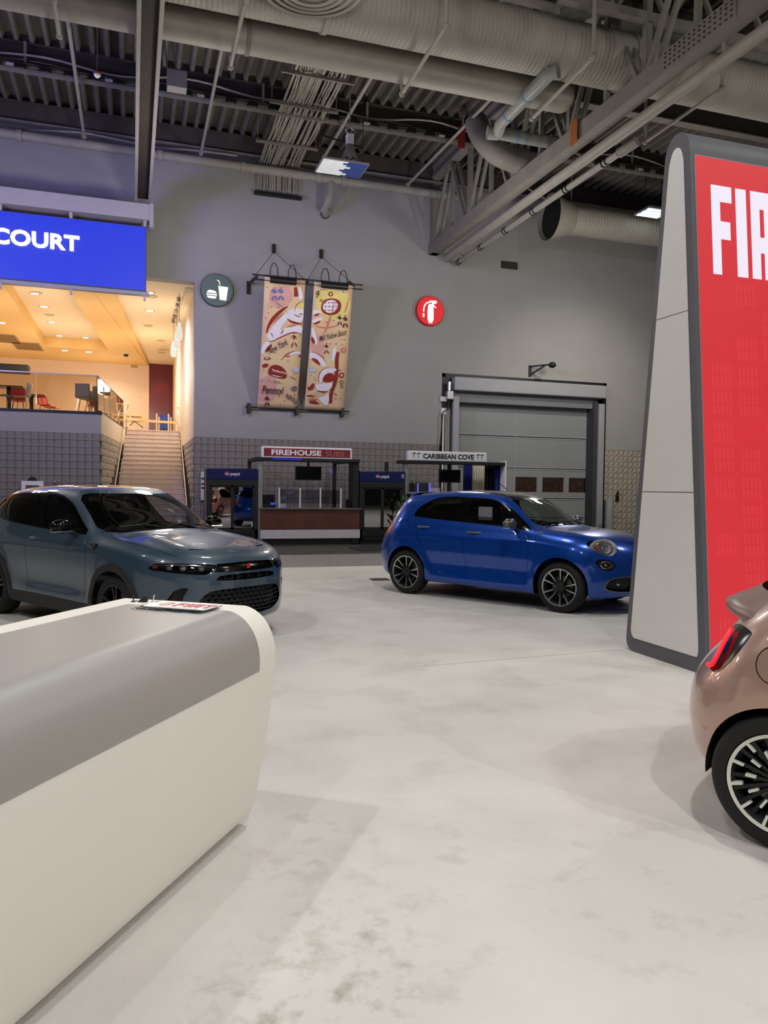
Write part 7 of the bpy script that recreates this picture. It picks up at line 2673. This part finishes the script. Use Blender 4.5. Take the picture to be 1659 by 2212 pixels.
        for (x0, x1) in ((-.54, -.29), (-1.45, -1.20)):
            handle(car, C, x0, x1, .985 if x0 > -1 else 1.0, s, pm)
        # side emblem
        y = ysurf(C, .84, .945, s)
        MB().prism([(-.05, .05), (-.02, .045), (.0, .0), (.03, .05), (.055, .045), (.03, -.01), (.03, -.06), (0, -.05), (-.02, 0)], (.84, y, .945), Vector((1, 0, 0)), UZ, Vector((0, s, 0)), -.01, .012).build('side_emblem', m_black, car)
    # grille mesh pieces and badge
    lg = [v for k, v in parts.items() if k[1] == 'lower_grille'][0]
    for j in range(6):
        z = .335+j*.045
        for i in range(14):
            y = -.455+i*.07+(.035 if j % 2 else 0)
            if abs(y) > .50-(abs(z-.44) > .09)*.08:
                continue
            x = xsurf(C, y, z)-.035
            MB().prism([(-.030, .004), (-.018, -.012), (.018, -.012), (.030, .004), (.018, .008), (-.018, .008)], (x, y, z), Vector((0, 1, 0)), UZ, Vector((1, 0, 0)), 0, .018).build('grille_scale', m_glossblk, lg)
    ug = [v for k, v in parts.items() if k[1] == 'upper_grille'][0]
    for k in range(2):
        y = .012+k*.022
        x = xsurf(C, y, .80)
        MB().prism([(0, -.024), (.013, -.024), (.026, .024), (.013, .024)], (x-.012, y-.02, .795), Vector((0, 1, 0)), UZ, Vector((1, 0, 0)), 0, .012).build('red_stripe_badge', M('badge_stripe_red', (206, 44, 34), .4), ug)
    for k in range(5):
        y = -.28+k*.14
        MB().box(xsurf(C, y, .69)-.06, xsurf(C, y, .69)-.02, y-.006, y+.006, .665, .725).build('slot_rib', m_black, [v for k_, v in parts.items() if k_[1] == 'slot_grille'][0])
    interior(car, C, .78, .70, 1.5)
    underside(car, C)
    # wipers
    for y0, y1 in ((.55, -.05), (-.02, -.60)):
        MB().tube([(.93, y0, 1.125), (.86, (y0+y1)/2, 1.175), (.82, y1, 1.155)], .009, 6).build('wiper', m_black, car)
    return car


# ------------------------------------------------------------------ bright blue crossover
def build_500x(loc, yaw):
    C = F500X
    car = thing('car', 'glossy bright blue crossover car parked between the stands and the red tower', 'car', loc, yaw)
    BASE[car.name] = Vector((0, 0, 0))
    pm = paint('paint_bright_blue', (0, 70, 172), .45, .26)
    sh = Shell(C)
    wf, wr_ = C['wx']
    zc = C['wr']
    R = []
    gapm = M('panel_gap', (10, 11, 12), .9)

    def sides(s):
        f = sidef(s, .42)
        r = []
        for x in (wf, wr_):
            r.append(('arch_void', None, 'side', s, f, arch_poly(x, zc+.02, C['ra'], n=30), 0))
        front = [(.72, 1.115), (.60, 1.20), (.47, 1.292), (.335, 1.37), (.155, 1.436), (-.02, 1.460), (-.255, 1.466), (-.175, 1.145), (.10, 1.128), (.27, 1.118), (.58, 1.10)]
        rear = [(-.40, 1.466), (-.675, 1.474), (-.89, 1.440), (-1.06, 1.352), (-1.035, 1.195), (-.75, 1.172), (-.345, 1.152)]
        quarter = [(-1.085, 1.335), (-1.15, 1.272), (-1.172, 1.215), (-1.06, 1.20)]
        dlo = [(.80, 1.078), (.65, 1.183), (.49, 1.302), (.345, 1.388), (.158, 1.456), (-.024, 1.480), (-.32, 1.488), (-.675, 1.496), (-.905, 1.462), (-1.108, 1.352), (-1.19, 1.265), (-1.20, 1.195), (-1.167, 1.178), (-.75, 1.155), (-.33, 1.131), (.10, 1.108), (.27, 1.098), (.58, 1.076), (.79, 1.047)]
        r.append(('front_window', m_ltglass, 'side', s, f, chaikin(front, 1), -.006))
        r.append(('rear_window', m_dkglass, 'side', s, f, chaikin(rear, 1), -.006))
        r.append(('quarter_window', m_dkglass, 'side', s, f, chaikin(quarter, 1), -.006))
        r.append(('window_frame', m_glossblk, 'side', s, f, chaikin(dlo, 1), -.003))
        for path in ([(-.29, 1.12), (-.25, .9), (-.195, .644), (-.19, .386), (-.19, .30)], [(-1.16, 1.17), (-1.10, .98), (-.99, .78), (-.86, .62), (-.80, .45), (-.78, .31)], [(.81, 1.04), (.818, .938), (.828, .70), (.79, .45), (.77, .33)]):
            r.append(('panel_gap', gapm, 'side', s, f, strip_poly(chaikin(path, 2, False), .005), -.006))
        fl_ = offset_poly(chaikin([(-1.47, 1.125), (-1.27, 1.12), (-1.235, .975), (-1.38, .965)], 2), 0)
        if s < 0:
            ring = strip_poly(fl_+[fl_[0]], .004)
            r.append(('fuel_flap', pm, 'side', s, f, offset_poly(fl_, .003), -.0008))
            r.append(('fuel_gap', gapm, 'side', s, f, offset_poly(fl_, -.002), -.006))
        D = lambda P: [((x-abs(y))*sqrt(.5), z) for x, y, z in P]
        ff = lambda c: c.y*s > .2 and c.x > 1.3
        hl3 = [(1.591, -.757, .929), (1.618, -.705, .957), (1.696, -.609, .968), (1.827, -.516, .931), (1.92, -.503, .866), (1.933, -.559, .812), (1.885, -.641, .773), (1.825, -.696, .778), (1.696, -.762, .843), (1.615, -.775, .896)]
        fg3 = [(1.75, -.78, .687), (1.78, -.754, .716), (1.852, -.698, .717), (1.924, -.642, .679), (1.934, -.637, .645), (1.894, -.679, .599), (1.841, -.722, .598), (1.776, -.767, .653)]
        r.append(('headlight', m_lens, 'fdiag', s, ff, chaikin(D(hl3), 1), .004))
        r.append(('driving_light', m_lens, 'fdiag', s, ff, chaikin(D(fg3), 1), .002))
        r.append(('headlight_rim', m_glossblk, 'fdiag', s, ff, offset_poly(chaikin(D(fg3), 1), -.014), -.004))
        ft3 = lambda c: c.x > 1.5
        r.append(('fog_vent', m_black, 'front', 1, ft3, chaikin([(s*.71, .385), (s*.67, .485), (s*.50, .50), (s*.36, .495), (s*.36, .31), (s*.60, .315), (s*.69, .345)], 1), -.05))
        r.append(('fog_vent_rim', M('satin_grey_trim', (120, 120, 122), .3, .6), 'front', 1, ft3, offset_poly(chaikin([(s*.71, .385), (s*.67, .485), (s*.50, .50), (s*.36, .495), (s*.36, .31), (s*.60, .315), (s*.69, .345)], 1), -.013), .004))
        T3 = lambda P: [((x+abs(y))*sqrt(.5), z) for x, y, z in P]
        tl = [(-1.58, .74, 1.09), (-1.57, .78, 1.0), (-1.62, .79, .90), (-1.74, .74, .84), (-2.01, .50, .86), (-1.96, .50, 1.0), (-1.88, .52, 1.09)]
        r.append(('tail_light', M('tail_red', (128, 10, 14), .22), 'rdiag', s, lambda c: c.y*s > .3 and c.x < -1.4, chaikin(T3(tl), 1), .003))
        return r
    R += right_left(sides)
    R.append(('windscreen', m_wsglass, 'top', 1, lambda c: c.z > 1.0 and -.2 < c.x < 1.3, chaikin([(.30, -.505), (.375, -.37), (.42, -.20), (.435, 0), (.42, .20), (.375, .37), (.30, .505), (.52, .565), (.72, .63), (.88, .60), (.965, .32), (.99, 0), (.965, -.32), (.88, -.60), (.72, -.63), (.52, -.565)], 1), -.004))
    R.append(('roof_panel', M('roof_black', (24, 24, 26), .15, coat=1.0), 'top', 1, lambda c: c.z > 1.3, chaikin([(.28, -.52), (.375, -.37), (.42, -.20), (.435, 0), (.42, .20), (.375, .37), (.28, .52), (.05, .53), (-.9, .52), (-1.45, .48), (-1.50, 0), (-1.45, -.48), (-.9, -.52), (.05, -.53)], 1), -.002))
    R.append(('scuttle', m_black, 'top', 1, lambda c: c.z > 1.0 and .5 < c.x < 1.3, [(.86, -.625), (.985, -.34), (1.015, 0), (.985, .34), (.86, .625), (.87, .58), (.95, .33), (.975, 0), (.95, -.33), (.87, -.58)], -.010))
    R.append(('rear_glass', m_dkglass, 'front', 1, lambda c: c.x < -1.3 and c.z > 1.0, chaikin([(-.60, 1.14), (-.50, 1.44), (.50, 1.44), (.60, 1.14)], 1), -.005))
    hg = strip_poly(chaikin([(.87, -.61), (1.20, -.625), (1.49, -.60), (1.72, -.55), (1.88, -.40), (1.95, -.2), (1.965, 0)], 2, False), .005)
    for s in (-1, 1):
        R.append(('panel_gap', gapm, 'top', 1, (lambda c, s=s: c.z > .75 and c.y*s > -.001), [(x, -s*y) for x, y in hg], -.006))
    R.append(('lower_grille', m_black, 'front', 1, lambda c: c.x > 1.5, chaikin([(-.30, .30), (-.30, .46), (.30, .46), (.30, .30)], 1), -.04))
    parts = sh.split(R, car, 'painted_body', pm)
    sh.bm.free()
    for s in (-1, 1):
        for nm, ctr, rx, rz in (('headlight', (1.79, .66, .868), .115, .085), ('driving_light', (1.855, .705, .66), .07, .05)):
            hl = [v for k, v in parts.items() if k[1] == nm and R[k[0]][3] == s][0]
            # a shallow bowl behind the lens
            c = Vector((ctr[0], s*ctr[1], ctr[2]))
            d_ = Vector((.72, .69*s, .12)).normalized()
            u = Vector((-d_.y, d_.x, 0)).normalized()
            v = d_.cross(u)
            mb = MB()
            n = 28
            rows = [(1.08, -.012), (.95, -.03), (.6, -.075), (.0, -.085)]
            pts = []
            for k_, dep in rows:
                for i in range(n):
                    a = 2*pi*i/n
                    pts.append(c+u*(rx*k_*(1.5 if k_ > 1 else 1.15)*cos(a))+v*(rz*k_*(1.35 if k_ > 1 else 1.1)*sin(a))+d_*dep)
            mb.add(pts, [(j*n+i, j*n+(i+1) % n, (j+1)*n+(i+1) % n, (j+1)*n+i) for j in range(len(rows)-1) for i in range(n)])
            mb.build('lamp_bowl', M('lamp_silver', (226, 228, 230), .3, .25) if nm == 'headlight' else m_housing, hl, smooth=True)
            MB().ball(c-d_*.035, .038 if nm == 'headlight' else .026, .038 if nm == 'headlight' else .026, .038 if nm == 'headlight' else .026, 16, 10).build('projector', m_chrome, hl, smooth=True)
            MB().tube([c+u*(rx*1.02*cos(a))+v*(rz*.92*sin(a))-d_*.008 for a in [2*pi*i/24 for i in range(24)]], .009, 8, closed=True).build('chrome_ring', m_chrome, hl, smooth=True)
            if nm == 'headlight':
                MB().ball(c+u*s*.075-d_*.03+v*.01, .03, .03, .028, 14, 8).build('amber_reflector', M('amber_lit', (232, 84, 34), .3), hl, smooth=True)
        wheel(car, wf, s*.875, zc, s, 'f500x')
        wheel(car, wr_, s*.875, zc, s, 'f500x')
        mirror(car, C, .60, 1.145, s, M('mirror_satin_grey', (104, 104, 108), .3, .6), .885)
        for (x0, x1, z) in ((-.20, .055, .990), (-1.09, -.86, 1.032)):
            handle(car, C, x0, x1, z, s, M('satin_grey_trim', (120, 120, 122), .3, .6))
        fv_ = [v for k, v in parts.items() if k[1] == 'fog_vent' and (R[k[0]][5][0][0] > 0) == (s > 0)]
        if fv_:
            MB().ball((1.93, s*.52, .405), .03, .035, .03, 14, 8).build('fog_lamp', m_chrome, fv_[0], smooth=True)
        y = ysurf(C, .93, 1.036, s)
        word('side_word', 'SPORT', (.868, y, 1.024) if s < 0 else (1.0, y, 1.024), Vector((.13*(1 if s < 0 else -1), 0, 0)), Vector((0, 0, .026)), M('badge_silver', (206, 208, 212), .3, .6), car, bold=.02, shear=.3, lift=.003, depth=.004)
    # roof spoiler, antenna, wipers, papers
    a = [(-1.42, .54, 1.50), (-1.55, .50, 1.535), (-1.64, .35, 1.548), (-1.66, 0, 1.555)]
    P = a+[(x, -y, z) for x, y, z in a[-2::-1]]
    mb = MB()
    n = len(P)
    topv = [Vector(p) for p in P]
    fr_ = [Vector((-1.30, p[1]*.95, 1.545)) for p in P]
    lo_ = [Vector((p[0]+.03, p[1]*.97, p[2]-.035)) for p in P]
    frl = [Vector((-1.36, p[1]*.92, 1.47)) for p in P]
    vs = topv+fr_+lo_+frl
    fs = []
    for i in range(n-1):
        fs += [(i, i+1, n+i+1, n+i), (i, i+1, 2*n+i+1, 2*n+i), (2*n+i, 2*n+i+1, 3*n+i+1, 3*n+i)]
    mb.add(vs, fs).build('roof_spoiler', pm, car, smooth=.6)
    MB().tube([(-.05, .0, 1.585), (-.07, 0, 1.62), (-.18, 0, 1.70)], .006, 6).build('antenna', m_black, car)
    for y0, y1 in ((.50, -.05), (-.05, -.50)):
        MB().tube([(1.01, y0, 1.115), (.92, (y0+y1)/2, 1.165), (.88, y1, 1.165)], .010, 6).build('wiper', m_black, car)
    interior(car, C, .72, .66, 1.50)
    MB().obox((.66, -.28, 1.055), Vector((.93, 0, -.2)).normalized(), Vector((0, 1, 0)), Vector((.2, 0, .93)).normalized(), .06, .13, .003).build('dash_card', M('card_pale', (214, 220, 206), .5), car)
    MB().box(-.06, .17, -.76, -.757, 1.17, 1.36).build('window_sticker', M('sticker_paper', (120, 124, 132), .6, var=.2, scale=30), car)
    underside(car, C)
    return car


# ------------------------------------------------------------------ rose-gold small car, only its tail in the picture
def build_500e(loc, yaw):
    C = F500E
    car = thing('car', 'rose gold small car, only its tail and rear wheel showing at the right edge', 'car', loc, yaw)
    BASE[car.name] = Vector((0, 0, 0))
    pm = paint('paint_rose_gold', (186, 152, 138), .35, .3)
    sh = Shell(C, 150, 60, 170)
    wf, wr_ = C['wx']
    zc = C['wr']
    R = []
    gapm = M('panel_gap_rose', (70, 54, 48), .8)

    def sides(s):
        f = sidef(s, .42)
        r = []
        for x in (wf, wr_):
            r.append(('arch_void', None, 'side', s, f, arch_poly(x, zc, C['ra'], n=36), 0))
        win = [(.55, .965), (.30, 1.15), (.10, 1.30), (-.15, 1.40), (-.50, 1.43), (-.80, 1.38), (-.98, 1.25), (-1.0, 1.08), (-.9, 1.0), (-.3, .975)]
        r.append(('side_window', m_dkglass, 'side', s, f, offset_poly(chaikin(win, 2), .02), -.006))
        r.append(('window_frame', m_glossblk, 'side', s, f, chaikin(win, 2), -.003))
        ring = ell(-1.205, .837, .078, .083, 40)
        if s < 0:
            r.append(('fuel_flap', pm, 'side', s, f, offset_poly(ring, .0035), -.0008))
            r.append(('fuel_gap', gapm, 'side', s, f, offset_poly(ring, -.0015), -.004))
        T3 = lambda P: [((x+abs(y))*sqrt(.5), z) for x, y, z in P]
        fr = lambda c: c.y*s > .15 and c.x < -1.1
        tl = [(-1.498, .411, .935), (-1.462, .462, .952), (-1.388, .607, .969), (-1.331, .702, .962), (-1.322, .722, .944), (-1.39, .752, .833), (-1.457, .732, .757), (-1.498, .70, .737), (-1.53, .653, .741), (-1.55, .60, .753), (-1.545, .52, .80), (-1.52, .44, .88)]
        r.append(('tail_light', M('tail_black_lens', (4, 3, 4), .16, spec=.12), 'rdiag', s, fr, chaikin(T3(tl), 1), -.002))
        return r
    R += right_left(sides)
    R.append(('rear_glass', M('rear_glass_red_sheen', (90, 60, 60), .05, coat=1.0), 'front', 1, lambda c: c.x < -.7 and c.z > 1.0, chaikin([(-.50, 1.045), (-.44, 1.40), (.44, 1.40), (.50, 1.045)], 1), -.003))  # rear glass base colour carries a painted-in red reflection
    R.append(('windscreen', m_wsglass, 'top', 1, lambda c: c.z > .95 and .0 < c.x < 1.2, chaikin([(.30, -.5), (.36, 0), (.30, .5), (.70, .6), (.85, 0), (.70, -.6)], 1), -.004))
    parts = sh.split(R, car, 'painted_body', pm)
    sh.bm.free()
    # lip of the tailgate above the lamps
    P = []
    for i in range(25):
        t = -1+2*i/24
        y = .60*t
        P.append((y, -1.595+.27*abs(t)**2.6, 1.0+.035*(1-t*t)))
    mb = MB()
    n = len(P)
    vs = []
    for y, x, z in P:
        e = 1-abs(y)/.62
        vs += [Vector((x+.16, y*.93, z+.10)), Vector((x+.04, y*.97, z+.035)), Vector((x-.015, y, z+.008)), Vector((x-.012, y, z-.022)), Vector((x+.03, y*.99, z-.05)), Vector((x+.12, y*.96, z-.06))]
    k = 6
    mb.add(vs, [(i*k+j, i*k+j+1, (i+1)*k+j+1, (i+1)*k+j) for i in range(n-1) for j in range(k-1)])
    mb.build('tailgate_lip', M('lip_grey_rose', (128, 104, 96), .35, .1), car, smooth=1.2)
    for s in (-1, 1):
        tl = [v for k_, v in parts.items() if k_[1] == 'tail_light' and R[k_[0]][3] == s][0]
        pr = [(-1.470, -.500, .930), (-1.462, -.56, .925), (-1.475, -.60, .885), (-1.486, -.635, .84), (-1.497, -.665, .80), (-1.508, -.675, .772), (-1.530, -.655, .757), (-1.548, -.61, .763)]
        pts = []
        for x, y, z in pr:
            pts.append(Vector((x-.006, s*(-y+.004), z)))
        MB().tube(chaikin(pts, 2, False), .011, 10).build('lit_ring', E('tail_ring', (255, 16, 34), 1.6), tl, smooth=True)
        wheel(car, wf, s*.835, zc, s, 'f500e')
        wheel(car, wr_, s*.835, zc, s, 'f500e')
        y = ysurf(C, -1.52, .476, s)
        MB().ball((-1.52, y, .476), .014, .010, .014, 14, 8).build('parking_sensor', pm, car, smooth=True)
        mirror(car, C, .45, 1.03, s, pm, .82)
    interior(car, C, .62, .6, 1.4)
    underside(car, C)
    return car


build_hornet((-.078, 9.767, 0), -.990)
build_500x((5.398, 10.374, 0), -1.015)
build_500e((4.082, 2.119, 0), -1.02)
